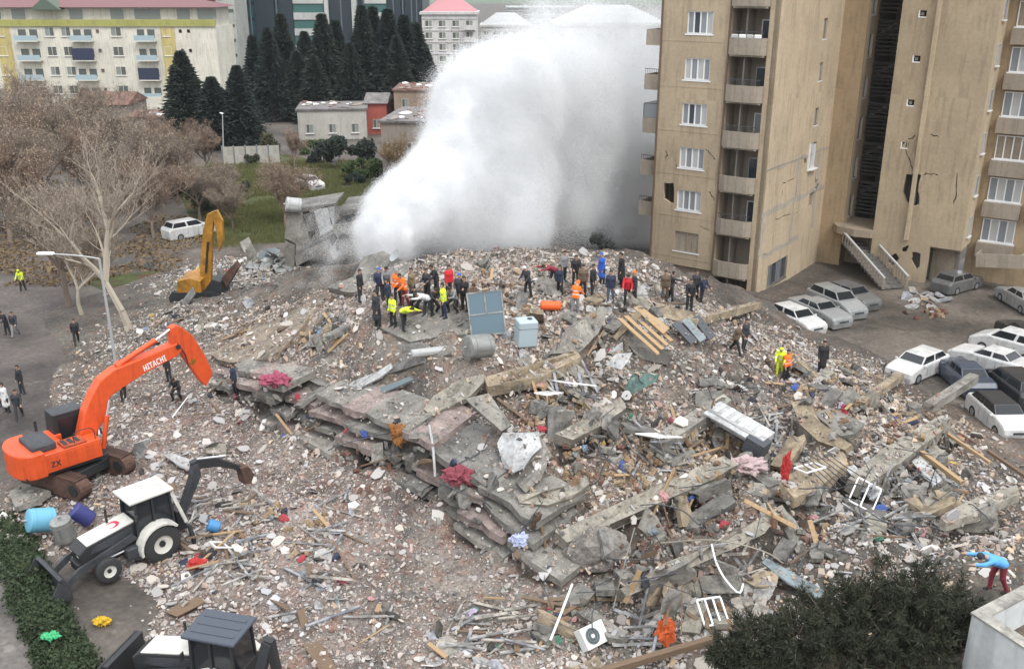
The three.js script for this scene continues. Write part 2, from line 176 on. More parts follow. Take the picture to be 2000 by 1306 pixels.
function windowIn(parent, w, h, n, mats, o = {}) { // centred at its sill, facing +z
  const g = sub('window', parent), t = 0.07, fr = [bb(-w / 2, w / 2, 0, t, -0.09, 0.02), bb(-w / 2, w / 2, h - t, h, -0.09, 0.02), bb(-w / 2, -w / 2 + t, t, h - t, -0.09, 0.02), bb(w / 2 - t, w / 2, t, h - t, -0.09, 0.02)];
  for (let i = 1; i < n; i++) { const x = -w / 2 + w * i / n; fr.push(bb(x - 0.045, x + 0.045, t, h - t, -0.085, 0.012)); }
  part('frame', mrg(fr), o.frame || M_WHITE, g);
  for (let i = 0; i < n; i++) part('pane', bb(-w / 2 + w * i / n + 0.05, -w / 2 + w * (i + 1) / n - 0.05, t, h - t, -0.06, -0.05), mats[i % mats.length], g);
  if (o.sill !== false) part('sill', bb(-w / 2 - 0.12, w / 2 + 0.12, -0.09, 0, -0.05, 0.14), o.sillM || M_WHITE, g);
  return g;
}
function jag(pts, amp = 0.12, seg = 3) { const out = []; pts.forEach((p, i) => { const q = pts[(i + 1) % pts.length]; for (let k = 0; k < seg; k++) { const t = k / seg; out.push([p[0] + (q[0] - p[0]) * t + (k ? rr(-amp, amp) : 0), p[1] + (q[1] - p[1]) * t + (k ? rr(-amp, amp) : 0)]); } }); return out; }
function crackHole(pts, w = 0.05) { const a = [], b = []; const fine = []; for (let i = 0; i < pts.length - 1; i++) for (let k = 0; k < 4; k++) { const t = k / 4; fine.push([pts[i][0] + (pts[i + 1][0] - pts[i][0]) * t + rr(-0.07, 0.07), pts[i][1] + (pts[i + 1][1] - pts[i][1]) * t + rr(-0.07, 0.07)]); } fine.push(pts[pts.length - 1]);
  fine.forEach((p, i) => { const q = fine[Math.min(i + 1, fine.length - 1)], o = fine[Math.max(i - 1, 0)], dx = q[0] - o[0], dy = q[1] - o[1], l = Math.hypot(dx, dy) || 1, k = w * (i === 0 || i === fine.length - 1 ? 0.15 : rr(0.4, 1)); a.push([p[0] - dy / l * k, p[1] + dx / l * k]); b.unshift([p[0] + dy / l * k, p[1] - dx / l * k]); }); return a.concat(b); }
{ const T = thing('apartment_block', 'tall tan apartment block with cracked walls standing beside the collapse', 'building');
  T.position.copy(BO); T.rotation.y = -BA;
  const TOP = 31.5, ST = 3.13, xl = -8.55;
  // floor levels: sill heights 2.8 + k*ST
  const lev = []; for (let k = 0; k < 9; k++) lev.push(2.8 + k * ST);
  // front wall with window openings
  R = rngOf(301);
  const L = (px, py) => { const q = onPlane(px, py, 'z', 0); return [q[0], q[1]]; };
  const holes = lev.map(y => rect(-6.62, -4.67, y, y + 1.5));
  const broken = jag([L(1297, 357), L(1316, 357), L(1316, 400), L(1308, 396), L(1296, 388)], 0.08, 2); holes.push(broken);
  holes.push(crackHole([L(1380, 290), L(1386, 298), L(1394, 308), L(1397, 312)], 0.05), crackHole([L(1301, 293), L(1303, 302), L(1301, 311)], 0.06), crackHole([L(1384, 372), L(1390, 380), L(1396, 392)], 0.07), crackHole([L(1366, 440), L(1378, 446), L(1386, 450)], 0.035), crackHole([L(1318, 322), L(1322, 326)], 0.05));
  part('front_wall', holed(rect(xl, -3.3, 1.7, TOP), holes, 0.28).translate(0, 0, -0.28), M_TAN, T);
  part('front_base', bb(xl + 0.25, -3.3, 0, 1.7, -0.7, -0.4), M_PARAPET, T);
  for (let k = 0; k < 3; k++) part('basement_shutter', bb(-7.9 + k * 1.45, -6.7 + k * 1.45, 0.35, 1.4, -0.4, -0.36), k === 1 ? M_BEIGE : M_INNER, T);
  part('corner_wall', bb(-0.62, 0.0, 0, TOP, -0.3, 0), M_TAN, T);
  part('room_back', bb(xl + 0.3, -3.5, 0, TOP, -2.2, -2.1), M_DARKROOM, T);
  for (let k = 0; k < 9; k++) part('floor_line', bb(xl, -3.3, lev[k] - 0.52, lev[k] - 0.46, 0.001, 0.018), M_TAN, T);
  lev.forEach((y, k) => { const w = windowIn(T, 1.95, 1.5, 4, k === 0 ? [M_PARAPET] : k === 1 ? [M_CURTAIN, M_CURTAIN2, M_CURTAIN2, M_CURTAIN] : k % 2 ? [M_CURTAIN2, M_GLASS, M_CURTAIN2, M_CURTAIN] : [M_CURTAIN, M_CURTAIN2, M_CURTAIN, M_CURTAIN2], k === 0 ? { frame: M_PARAPET } : {}); w.position.set(-5.645, y, -0.1); });
  // loggias
  const lx0 = -3.3, lx1 = -0.62;
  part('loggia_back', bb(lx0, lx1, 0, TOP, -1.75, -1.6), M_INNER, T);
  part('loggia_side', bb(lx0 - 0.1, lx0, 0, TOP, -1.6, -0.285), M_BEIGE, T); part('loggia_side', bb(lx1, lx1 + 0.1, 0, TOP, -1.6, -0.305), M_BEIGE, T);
  for (let k = 0; k < 9; k++) { const y = 1.55 + k * ST; // slab level
    const lg = sub('loggia', T);
    const par = new THREE.ExtrudeGeometry(shapeOf([[lx0, 0], [lx0, -0.15], [lx0 + 0.5, -0.4], [lx1 - 0.5, -0.4], [lx1, -0.15], [lx1, 0], [lx1 - 0.1, 0.0], [lx1 - 0.1, -0.08], [lx1 - 0.55, -0.28], [lx0 + 0.55, -0.28], [lx0 + 0.1, -0.08], [lx0 + 0.1, 0]].map(([a, b]) => [a, b])), { depth: 1.12, bevelEnabled: false }).rotateX(-Math.PI / 2); // shape y -> -z
    par.scale(1, 1, 1); const pp = uvm(par); pp.translate(0, y, 0); part('parapet', pp, M_PARAPET, lg);
    part('floor_slab', bb(lx0 + 0.11, lx1 - 0.11, y - 0.13, y + 0.09, -1.6, 0.2), M_PARAPET, lg);
    if (k) { const d = sub('door', lg); part('frame', mrg([bb(0.0, 0.07, 0, 2.15, 0, 0.06), bb(0.93, 1.0, 0, 2.15, 0, 0.06), bb(0.07, 0.93, 2.08, 2.15, 0, 0.06)]), k % 2 ? M_WHITE : M_STEEL, d); part('pane', bb(0.07, 0.93, 0, 2.08, 0, 0.03), k % 3 ? M_GLASS : M_CURTAIN2, d); d.position.set(-1.9 + (k % 2) * 0.15, y + 0.1, -1.6);
      if (k % 2 === 1 || k === 4) { const rl = []; for (let i = 0; i < 16; i++) rl.push(bb(lx0 + 0.2 + i * 0.15, lx0 + 0.22 + i * 0.15, 1.12, 1.5, 0.31, 0.33)); rl.push(bb(lx0 + 0.15, lx1 - 0.15, 1.5, 1.54, 0.3, 0.34)); part('railing', mrg(rl).translate(0, y, 0), M_RAIL, lg); }
      if (k === 5) for (let i = 0; i < 4; i++) part('laundry', rbx(0.5, 0.28, 0.16, 0.07, lx0 + 0.45 + i * 0.55, y + 1.2, 0.32), i % 2 ? M_WHITE : M_CURTAIN, lg); }
  }
  part('drainpipe', rod(V(-3.36, 0.3, 0.1), V(-3.36, TOP, 0.1), 0.075, 0.075, 8), M_BROWNPIPE, T);
  part('drainpipe', rod(V(xl - 0.02, 1.0, 0.05), V(xl - 0.02, TOP, 0.05), 0.075, 0.075, 8), M_BROWNPIPE, T);
  // balconies on the far end
  for (let k = 0; k < 9; k++) { const y = 1.9 + k * ST, b = sub('end_balcony', T); if (k === 0) continue;
    part('parapet', mrg([bb(xl - 1.4, xl - 0.1, y, y + 1.1, -0.42, -0.3), bb(xl - 1.4, xl - 1.28, y, y + 1.1, -3.6, -0.43), bb(xl - 1.27, xl - 0.1, y, y + 1.1, -3.6, -3.48)]), M_PARAPET, b);
    part('floor_slab', bb(xl - 1.27, xl - 0.02, y, y + 0.16, -3.47, -0.43), M_BEIGE, b);
    if (k === 3) { const f = [], a = xl - 1.36, c = xl - 0.15; for (const z of [-0.36, -3.5]) for (const x of [a, c]) f.push(bb(x - 0.03, x + 0.03, y + 1.1, y + 2.1, z - 0.03, z + 0.03)); f.push(bb(a, c, y + 2.1, y + 2.16, -3.53, -0.33)); part('glazing_frame', mrg(f), M_RAIL, b); part('glazing', bb(a + 0.03, c - 0.03, y + 1.12, y + 2.09, -0.37, -0.35), M_CURTAIN2, b); }
    if (k === 2 || k === 4 || k === 1) { const f = []; for (let i = 0; i < 9; i++) f.push(bb(xl - 1.38 + i * 0.15, xl - 1.36 + i * 0.15, y + 1.1, y + 1.45, -0.37, -0.35)); f.push(bb(xl - 1.4, xl - 0.1, y + 1.45, y + 1.49, -0.38, -0.34)); part('railing', mrg(f), M_RAIL, b); }
  }
  part('end_wall', bb(xl, xl + 0.25, 0, TOP, -14, -0.285), M_TAN, T);
  // side wall R1, receding
  const Sx = (px, py) => { const q = onPlane(px, py, 'x', 0); return [-q[2], q[1]]; };
  const z1 = 13.11; const rh = [];
  const narrow = [[9.3, 19.2 - 1.3, 0.75, 1.45], [9.3, 14.9, 0.75, 1.3], [9.4, 11.6, 0.75, 1.3], [9.3, 21.1, 0.75, 1.4], [9.3, 24.2, 0.75, 1.4], [9.3, 8.3, 1.6, 2.0], [10.1, 5.2, 0.8, 1.3]];
  narrow.forEach(([a, y, w, h]) => rh.push(rect(a - w / 2, a + w / 2, y, y + h)));
  rh.push(rect(2.3, 6.2, 0.35, 2.1));
  for (const c of [[[1528, 360], [1542, 352], [1556, 345]], [[1514, 430], [1527, 424], [1545, 418]], [[1530, 365], [1527, 385]], [[1550, 420], [1562, 412]], [[1513, 445], [1509, 480], [1506, 500]]]) rh.push(crackHole(c.map(([a, b]) => Sx(a, b)), 0.06));
  rh.push(jag([Sx(1571, 305), Sx(1576, 305), Sx(1576, 318), Sx(1571, 318)], 0.02, 2));
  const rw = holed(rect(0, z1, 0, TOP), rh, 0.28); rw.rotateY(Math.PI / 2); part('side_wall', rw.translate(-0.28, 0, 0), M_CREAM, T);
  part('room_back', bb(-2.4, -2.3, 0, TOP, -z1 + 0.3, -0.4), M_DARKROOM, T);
  narrow.slice(0, 5).forEach(([a, y, w, h], k) => { const q = windowIn(T, w, h, 1, [k % 2 ? M_CURTAIN : M_CURTAIN2], { frame: M_PARAPET }); q.rotation.y = Math.PI / 2; q.position.set(-0.12, y, -a); });
  { const q = windowIn(T, 3.9, 1.75, 4, [M_CURTAIN2, M_GLASS], { frame: M_STEEL, sillM: M_GREYC }); q.rotation.y = Math.PI / 2; q.position.set(-0.12, 0.35, -4.25); const bars = []; for (let i = 0; i < 14; i++) bars.push(bb(0.03, 0.05, 0.45, 2.0, -2.4 - i * 0.28, -2.38 - i * 0.28)); part('window_bar', mrg(bars), M_RAIL, T); }
  part('broken_frame', mrg([bb(-0.1, 0.12, 8.2, 10.3, -8.6, -8.5), bb(-0.1, 0.2, 8.3, 10.2, -9.4, -9.32), bb(-0.05, 0.35, 8.25, 8.33, -10, -8.6)]), M_WHITE, T);
  // plaster fallen off beams and columns at the lower floors: rough grey concrete laid bare, standing just proud of the render
  for (const [a, b, c, d] of [[0.15, 12.9, 6.2, 6.55], [0.15, 12.9, 9.3, 9.5], [0.2, 0.75, 3.3, 6.2], [6.1, 6.5, 3.2, 6.2], [6.4, 6.8, 6.6, 9.2], [10.6, 11.3, 3.3, 9.2], [1, 8, 3.0, 3.35]]) { const pts = jag(rect(a, b, c, d), 0.14, 9); const g = uvm(new THREE.ExtrudeGeometry(shapeOf(pts), { depth: 0.012, bevelEnabled: false })).rotateY(Math.PI / 2).translate(0.003, 0, 0); part('bared_concrete', g, wallM([0.47, 0.43, 0.37]), T); }
  for (const [z, y] of [[-10.8, 7.3], [-10.6, 6.4], [-11.3, 6.9]]) part('hanging_plaster', new THREE.IcosahedronGeometry(0.28, 0).scale(0.4, 0.8, 1).translate(0.05, y, z), M_PARAPET, T);
  // ochre return wall
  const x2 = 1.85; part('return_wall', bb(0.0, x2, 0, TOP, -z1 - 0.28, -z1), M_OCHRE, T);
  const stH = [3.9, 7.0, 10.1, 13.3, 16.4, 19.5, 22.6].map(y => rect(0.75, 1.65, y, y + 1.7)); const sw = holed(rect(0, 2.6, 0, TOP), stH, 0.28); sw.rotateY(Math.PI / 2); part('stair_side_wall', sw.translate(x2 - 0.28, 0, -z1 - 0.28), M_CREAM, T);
  stH.forEach((h, k) => { const q = windowIn(T, 0.9, 1.7, 1, [k % 2 ? M_CURTAIN2 : M_GLASS], { frame: M_CURTAIN }); q.rotation.y = Math.PI / 2; q.position.set(x2 - 0.12, h[0][1], -z1 - 0.28 - 1.2); });
  // open stairwell between the two wings
  const x3 = 4.55, zs = -20.5;
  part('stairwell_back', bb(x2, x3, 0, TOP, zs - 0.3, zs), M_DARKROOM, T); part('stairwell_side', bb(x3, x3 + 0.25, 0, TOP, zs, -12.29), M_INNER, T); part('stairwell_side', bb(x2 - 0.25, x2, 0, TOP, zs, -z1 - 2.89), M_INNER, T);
  for (let k = 0; k < 9; k++) { const y = 2.4 + k * ST; part('stair_landing', bb(x2 + 0.01, x3 - 0.01, y - 0.16, y, zs + 0.01, -15.9), M_GREYC, T); part('stair_rail', mrg([0, 1, 2, 3, 4].map(i => bb(x2 + 0.05, x3 - 0.05, y + 0.2 + i * 0.2, y + 0.235 + i * 0.2, -15.98, -15.94))), M_RAIL, T);
    const fl = bb(0, 0.95, -0.09, 0.09, -2.1, 2.1).rotateX(0); fl.rotateZ(0); const sl = bar(V(x2 + 0.2, y, -16.5), V(x3 - 0.2, y + ST * 0.5, -16.5), 1.0, 0.18); part('stair_flight', sl, M_INNER, T); }
  { const lv = bx(x3 - x2 - 0.06, 0.07, 0.16), ml = S([0.055, 0.05, 0.048], 0.5); for (let k = 0; k < 9; k++) for (let i = 0; i < 9; i++) { const m = part('added_dark_slat', lv, ml, T); m.position.set((x2 + x3) / 2, 4.0 + k * ST + i * 0.31, -15.75); m.rotation.x = 0.5; } }  // near-black slats added across the stairwell mouth to stand in for its shade
  // canopy over the entrance
  const can = new THREE.ExtrudeGeometry(shapeOf([[1.2, 0], [1.2, 3.2], [1.8, 4.0], [3.2, 4.35], [4.4, 4.1], [4.9, 3.2], [4.9, 0]]), { depth: 0.55, bevelEnabled: true, bevelThickness: 0.04, bevelSize: 0.04, bevelSegments: 2 }).rotateX(Math.PI / 2); part('canopy', uvm(can.translate(0, 3.5, -15.9)), M_BEIGE, T);
  // second wing
  const zf = -12.0, x4 = 11.1; R = rngOf(77);
  const W = (px, py) => { const q = onPlane(px, py, 'z', zf); return [q[0], q[1]]; };
  const wh = []; const vents = []; for (let k = 0; k < 9; k++) { const y = 6.9 + k * ST; if (y > 8) { vents.push(y); wh.push(rect(5.75, 6.3, y, y + 0.5)); } }
  const bigHoles = [[[1771, 340], [1790, 338], [1800, 342], [1794, 372], [1796, 398], [1786, 402], [1772, 396], [1764, 376]], [[1780, 418], [1792, 414], [1826, 418], [1824, 452], [1806, 462], [1783, 458], [1776, 486], [1764, 474], [1758, 446], [1772, 440]], [[1738, 500], [1750, 494], [1757, 504], [1744, 520], [1736, 514]], [[1782, 492], [1799, 495], [1797, 520], [1791, 526], [1780, 508]], [[1833, 308], [1845, 308], [1843, 322], [1834, 322]], [[1763, 484], [1776, 478], [1770, 492], [1762, 492]]];
  bigHoles.forEach(h => wh.push(jag(h.map(([a, b]) => W(a, b)), 0.07, 2)));
  for (const c of [[[1773, 272], [1771, 295], [1778, 315], [1782, 334]], [[1790, 262], [1783, 270], [1774, 270]], [[1803, 341], [1820, 339], [1834, 342]], [[1862, 408], [1878, 410], [1892, 412]], [[1870, 338], [1868, 370], [1864, 400]], [[1745, 522], [1740, 535]], [[1815, 262], [1835, 268]]]) wh.push(crackHole(c.map(([a, b]) => W(a, b)), 0.055));
  part('front_wall', holed(rect(x3, 8.9, 0, TOP), wh.filter(h => h.every(p => p[0] < 8.9 && p[0] > x3)), 0.28).translate(0, 0, zf - 0.28), M_TAN, T);
  part('front_wall', holed(rect(8.902, x4, 2.9, TOP), wh.filter(h => h.every(p => p[0] > 8.95 && p[0] < x4)), 0.28).translate(0, 0, zf - 0.28), M_TAN, T);
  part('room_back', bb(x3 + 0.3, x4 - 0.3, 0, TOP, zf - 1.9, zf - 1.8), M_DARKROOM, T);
  for (const [x, y, w, h] of [[7.1, 6.0, 0.5, 2.2], [7.6, 3.5, 1.2, 1.2], [8.1, 3.7, 0.8, 0.9]]) part('exposed_fixture', rbx(w * 0.5, h * 0.7, 0.2, 0.05, x, y, zf - 0.6), M_CURTAIN, T);
  vents.forEach(y => { const g = sub('vent', T); part('frame', mrg([bb(5.75, 6.3, y, y + 0.08, zf - 0.2, zf + 0.02), bb(5.75, 5.83, y + 0.08, y + 0.5, zf - 0.2, zf + 0.02)]), M_WHITE, g); part('flue', bb(5.9, 6.1, y + 0.15, y + 0.4, zf - 0.28, zf - 0.15), M_DARKROOM, g); });
  part('fin', bb(7.0, 7.28, 3.2, TOP, zf, zf + 0.3), M_CREAM, T); part('wing_base', bb(8.9, x4 - 0.6, 0, 2.9, zf - 1.5, zf - 1.3), M_BEIGE, T);
  part('soffit', bb(8.9, x4, 2.75, 2.9, zf - 1.29, zf - 0.285), M_BEIGE, T);
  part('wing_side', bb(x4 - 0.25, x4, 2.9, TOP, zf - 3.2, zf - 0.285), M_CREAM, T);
  for (let k = 0; k < 9; k++) { const y = 3.7 + k * ST; const q = windowIn(T, 0.7, 1.5, 1, [k % 2 ? M_GLASS : M_CURTAIN], { frame: M_CURTAIN }); q.rotation.y = Math.PI / 2; q.position.set(x4 + 0.06, y, zf - 1.7); }
  // third bay with wide windows and balconies, set back
  const z3 = zf - 3.2; part('bay_wall', bb(x4 - 0.2, 26, 0, TOP, z3 - 0.3, z3), M_OCHRE, T);
  for (let k = 0; k < 9; k++) { const y = 3.2 + k * ST; const q = windowIn(T, 2.3, 1.75, 4, k % 3 === 2 ? [M_BEIGE] : [M_CURTAIN2, M_CURTAIN], {}); q.position.set(12.9, y, z3 + 0.1); part('bay_sill', bb(11.6, 14.2, y - 1.2, y - 0.1, z3, z3 + 0.55), M_PARAPET, T); if (k) { const b = sub('balcony', T); part('parapet', mrg([bb(14.9, 18.2, y - 0.9, y + 0.2, z3 + 1.3, z3 + 1.42), bb(14.9, 15.02, y - 0.9, y + 0.2, z3, z3 + 1.3)]), M_PARAPET, b); part('opening', bb(15, 18.1, y - 0.7, y + 1.6, z3, z3 + 0.02), M_DARKROOM, b); } }
  { const b = sub('fallen_balcony', T); part('parapet', mrg([bb(-1.6, 1.6, 0, 1.0, 1.2, 1.34), bb(-1.6, -1.46, 0, 1.0, -0.2, 1.2), bb(1.46, 1.6, 0, 1.0, -0.2, 1.2)]), M_PARAPET, b); part('slab', bb(-1.45, 1.45, 0, 0.16, -0.2, 1.19), M_GREYC, b); const q = onPlane(1962, 500, 'z', z3 + 1.6); b.position.set(q[0], q[1] - 0.6, z3 + 1.6); b.rotation.z = 0.12; }
  part('roof', bb(xl, x3, TOP, TOP + 0.3, -17, 0), M_GREYC, T); part('roof', bb(x3 + 0.001, 26, TOP, TOP + 0.3, -30, zf), M_GREYC, T);
  // entrance stair with balustrade
  const st = sub('entrance_stair', T), A = V(3.0, 2.2, -12.6), C = V(7.6, 0.15, -8.6); const n = 12; for (let i = 0; i < n; i++) { const t = i / n, x = A.x + (C.x - A.x) * t, z = A.z + (C.z - A.z) * t; part('step', bx(0.5, 0.17, 1.9).rotateY(Math.atan2(-(C.z - A.z), C.x - A.x)).translate(x, A.y - (A.y - 0.1) * t - 0.08, z), M_GREYC, st); }
  const off = V(-(C.z - A.z), 0, C.x - A.x).normalize().multiplyScalar(-1.0);
  for (const sgn of [-1, 1]) { const o = off.clone().multiplyScalar(sgn), a = A.clone().add(o), c = C.clone().add(o); a.y += 0.9; c.y += 0.9; part('handrail', bar(a, c, 0.16, 0.14), M_CURTAIN, st); for (let i = 0; i <= 16; i++) { const p = a.clone().lerp(c, i / 16); part('baluster', bar(p, V(p.x, p.y - 0.85, p.z), 0.1, 0.1, V(1, 0, 0)), M_PARAPET, st); } }
  part('entrance_wall', bb(0.3, x3, 0, 3.1, -14.6, -14.5), M_INNER, T);
}
// ---------- ground cover round the site ----------
const flat = (pts, y) => { const g = new THREE.ShapeGeometry(shapeOf(pts.map(p => [p.x, -p.z]))).rotateX(-Math.PI / 2).translate(0, y, 0); return uvm(g); };
const pxs = a => a.map(([x, y]) => P(x, y, 0));
const T_GRASS = tex(512, 5, (u, v) => { const a = tfbm(u, v, 8, 6, 201), g = tfbm(u, v, 100, 2, 205), d = sstep(0.5, 0.62, tfbm(u, v, 6, 5, 208)); const k = 0.55 + 0.5 * a - 0.35 * g; return [k * (0.85 + 0.3 * d), k * (1 - 0.12 * d), k * (0.62 + 0.1 * d)]; });
const M_GRASS = S([0.165, 0.145, 0.075], 0.95, { map: T_GRASS, bumpMap: T_DUST_B, bumpScale: 0.08 }), M_ROAD = S([0.16, 0.155, 0.15], 0.85, { map: T_GROUND, bumpMap: T_GROUND_B, bumpScale: 0.01 }), M_PAVE = S([0.30, 0.285, 0.27], 0.85, { map: T_GROUND, bumpMap: T_GROUND_B, bumpScale: 0.01 });
struct('lawn', flat(pxs([[330, 335], [560, 300], [770, 350], [760, 400], [560, 400], [520, 480], [430, 500], [390, 470]]), 0.010), M_GRASS);
struct('lawn_bank', flat(pxs([[150, 545], [390, 520], [480, 505], [470, 545], [330, 600], [250, 590]]), 0.012), S([0.15, 0.13, 0.06], 0.95, { map: T_GRASS }));
struct('road', flat(pxs([[120, 510], [400, 488], [560, 462], [565, 478], [410, 512], [130, 535]]), 0.018), M_ROAD);
struct('path', flat(pxs([[600, 330], [622, 330], [760, 392], [760, 412], [740, 408]]), 0.020), M_ROAD);
struct('street', flat(pxs([[-60, 470], [110, 480], [150, 640], [110, 760], [170, 800], [60, 930], [-120, 1000]]), 0.016), S([0.20, 0.172, 0.16], 0.8, { map: T_GROUND, bumpMap: T_GROUND_B, bumpScale: 0.012 }));

struct('pavement', uvm(new THREE.ExtrudeGeometry(shapeOf(pxs([[-40, 1060], [18, 1120], [120, 1240], [200, 1330], [-60, 1330]]).map(p => [p.x, -p.z])), { depth: 0.12, bevelEnabled: false }).rotateX(-Math.PI / 2)), M_PAVE);
struct('yard', flat(pxs([[1500, 640], [1560, 585], [1640, 600], [1740, 545], [1900, 500], [2100, 480], [2150, 840], [1860, 760], [1700, 700], [1600, 700]]), 0.014), S([0.30, 0.27, 0.24], 0.6, { map: T_GROUND, bumpMap: T_GROUND_B, bumpScale: 0.015 }));

// ---------- buildings behind ----------
const M_CREAMW = wallM([0.78, 0.76, 0.67]), M_LIME = wallM([0.42, 0.42, 0.13]), M_YEL = wallM([0.62, 0.52, 0.22]), M_MAROON = S([0.17, 0.075, 0.08], 0.75), M_PALEBLUE = S([0.33, 0.42, 0.45], 0.35), M_NAVY = S([0.02, 0.028, 0.06], 0.5), M_WIN = S([0.10, 0.11, 0.10], 0.2), M_WIN2 = S([0.22, 0.24, 0.22], 0.3);
{ const T = thing('apartment_building', 'five storey cream apartment building with lime bands and maroon roof', 'building'), D = 193;
  const X = (px, py = 63) => PD(px, py, D).x, Y = py => PD(300, py, D).y, x0 = X(-60, 100), x1 = X(425, 100);
  const rows = [[54, 76], [92, 114], [131, 152], [168, 188]];
  part('wall', bb(x0, x1, 0, Y(52), -D - 12, -D), M_CREAMW, T); part('attic_wall', bb(x0, x1 - 0.6, Y(52), Y(14), -D - 12, -D - 1.2), M_CREAMW, T);
  part('band', bb(x0, x1 + 0.1, Y(51), Y(38), -D - 0.2, -D + 0.35), M_LIME, T);
  for (const [a, b] of [[-10, 18], [313, 340]]) part('yellow_panel', bb(X(a), X(b), 0.5, Y(52) - 0.1, -D + 0.003, -D + 0.1), M_YEL, T);
  for (let i = 0; i < 4; i++) part('white_panel', bb(X(343), x1 - 0.1, Y(190), Y(54), -D + 0.004, -D + 0.05), i ? M_CREAMW : M_CREAMW, i ? { add() { } } : T);
  rows.forEach(([a, b], k) => { const y1 = Y(a), y0 = Y(b);
    for (const [c, w, n] of [[96, 18, 2], [128, 18, 2], [226, 20, 2], [324, 14, 1], [-2, 18, 1]]) { const q = windowIn(T, w / 10.2, (y1 - y0) * 0.82, n, [k % 2 ? M_WIN : M_WIN2, M_WIN], { frame: M_CREAMW }); q.position.set(X(c), y0 + 0.5, -D + 0.1); }
    for (const [c, kk] of [[190, 0], [352, 1], [368, 1]]) if (k < 2 || kk === 0) { const q = windowIn(T, 0.55, 0.6, 1, [M_WIN], { frame: M_MAROON, sill: false }); q.position.set(X(c), y1 - 0.9, -D + 0.1); }
    for (const [c, w] of [[53, 44], [160, 42], [284, 40]]) { const xx = X(c), W = w / 10.2, b2 = sub('balcony', T), navy = (k === 1 && c === 160) || (k === 2 && c === 284), bottom = y0 - 0.25;
      part('floor_slab', bb(xx - W / 2, xx + W / 2, bottom - 0.2, bottom, -D + 0.1, -D + 1.3), M_CREAMW, b2);
      part(navy ? 'awning' : 'parapet', bb(xx - W / 2, xx + W / 2, bottom, bottom + (navy ? 2.2 : 0.95), -D + 1.2, -D + 1.28), navy ? M_NAVY : M_PALEBLUE, b2);
      part('door_opening', bb(xx - W * 0.42, xx - W * 0.08, bottom + 0.02, y1 - 0.3, -D + 0.01, -D + 0.08), M_WIN, b2); part('window_opening', bb(xx + W * 0.08, xx + W * 0.42, bottom + 0.5, y1 - 0.3, -D + 0.01, -D + 0.08), M_WIN, b2); } });
  for (const [a, b] of [[22, 48], [135, 160], [215, 240], [262, 312], [345, 370], [385, 422], [-30, 0]]) part('attic_window', bb(X(a), X(b), Y(37), Y(18), -D - 1.19, -D - 1.1), M_WIN2, T);
  const rf = new THREE.BufferGeometry(); const xa = x0 - 1, xb = x1 + 0.8, ye = Y(14), yt = Y(-4), zf = -D + 0.2, zb = -D - 13, xm = xb - 7; const v = [xa, ye, zf, xb, ye, zf, xm, yt, -D - 6.5, xa, yt, -D - 6.5, xb, ye, zb, xa, ye, zb];
  rf.setAttribute('position', new THREE.Float32BufferAttribute(v, 3)); rf.setIndex([0, 1, 2, 0, 2, 3, 1, 4, 2, 4, 5, 3, 4, 3, 2, 0, 5, 4, 0, 4, 1]); part('roof', uvm(rf), M_MAROON, T);
  part('gable', holed([[-2.8, 0], [2.8, 0], [0, 2.2]], [], 4).translate(X(98), ye - 0.4, -D - 3), S([0.09, 0.12, 0.09], 0.8), T); }
{ const T = thing('pale_tower', 'slim pale tower with a column of dark windows between cream block and glass tower', 'tower'), D = 215, X = px => PD(px, 60, D).x;
  part('wall', bb(X(426), X(462), 0, 26, -D - 10, -D), wallM([0.5, 0.52, 0.5]), T); for (let k = 0; k < 7; k++) { const y = 3 + k * 3.0; part('window', bb(X(430), X(440), y, y + 2.2, -D + 0.01, -D + 0.1), M_WIN, T); part('window', bb(X(447), X(459), y + 0.6, y + 1.2, -D + 0.01, -D + 0.1), M_WIN, T); } }
{ const T = thing('glass_tower', 'dark blue grey glass office tower with white columns behind the conifers', 'tower'), D = 228, X = px => PD(px, 60, D).x, H = 42;
  const dk = S([0.02, 0.032, 0.042], 0.35), gl = S([0.03, 0.075, 0.085], 0.12), mul = S([0.11, 0.13, 0.14], 0.5), wt = wallM([0.55, 0.57, 0.56]), gn = S([0.05, 0.13, 0.12], 0.15);
  part('wall', bb(X(455), X(826), 0, H, -D - 20, -D - 0.6), dk, T);
  for (const [a, b] of [[455, 484], [500, 538], [548, 574], [646, 688], [757, 784], [792, 822]]) part('dark_panel', bb(X(a), X(b), 0, H, -D - 0.59, -D), dk, T);
  for (const [a, b] of [[485, 499], [539, 547], [785, 791]]) for (let k = 0; k < 12; k++) part('glazing', bb(X(a), X(b), k * 3.4 + 0.3, k * 3.4 + 3.2, -D - 0.59, -D - 0.3), gl, T);
  for (const [a, b] of [[636, 644], [689, 699]]) part('white_column', bb(X(a), X(b), 0, H, -D - 0.59, -D + 0.4), wt, T);
  for (const [a, b] of [[575, 634], [714, 756]]) for (let k = 0; k < 12; k++) { part('spandrel', bb(X(a), X(b), k * 3.4, k * 3.4 + 1.5, -D - 0.59, -D + 0.05), wt, T); part('glazing', bb(X(a), X(b), k * 3.4 + 1.5, k * 3.4 + 3.4, -D - 0.59, -D - 0.2), gn, T); }
  for (const a of [492, 543, 668, 700, 712, 770, 788, 805, 815]) part('mullion', bb(X(a) - 0.12, X(a) + 0.12, 0, H, -D - 0.2, -D + 0.12), mul, T); }
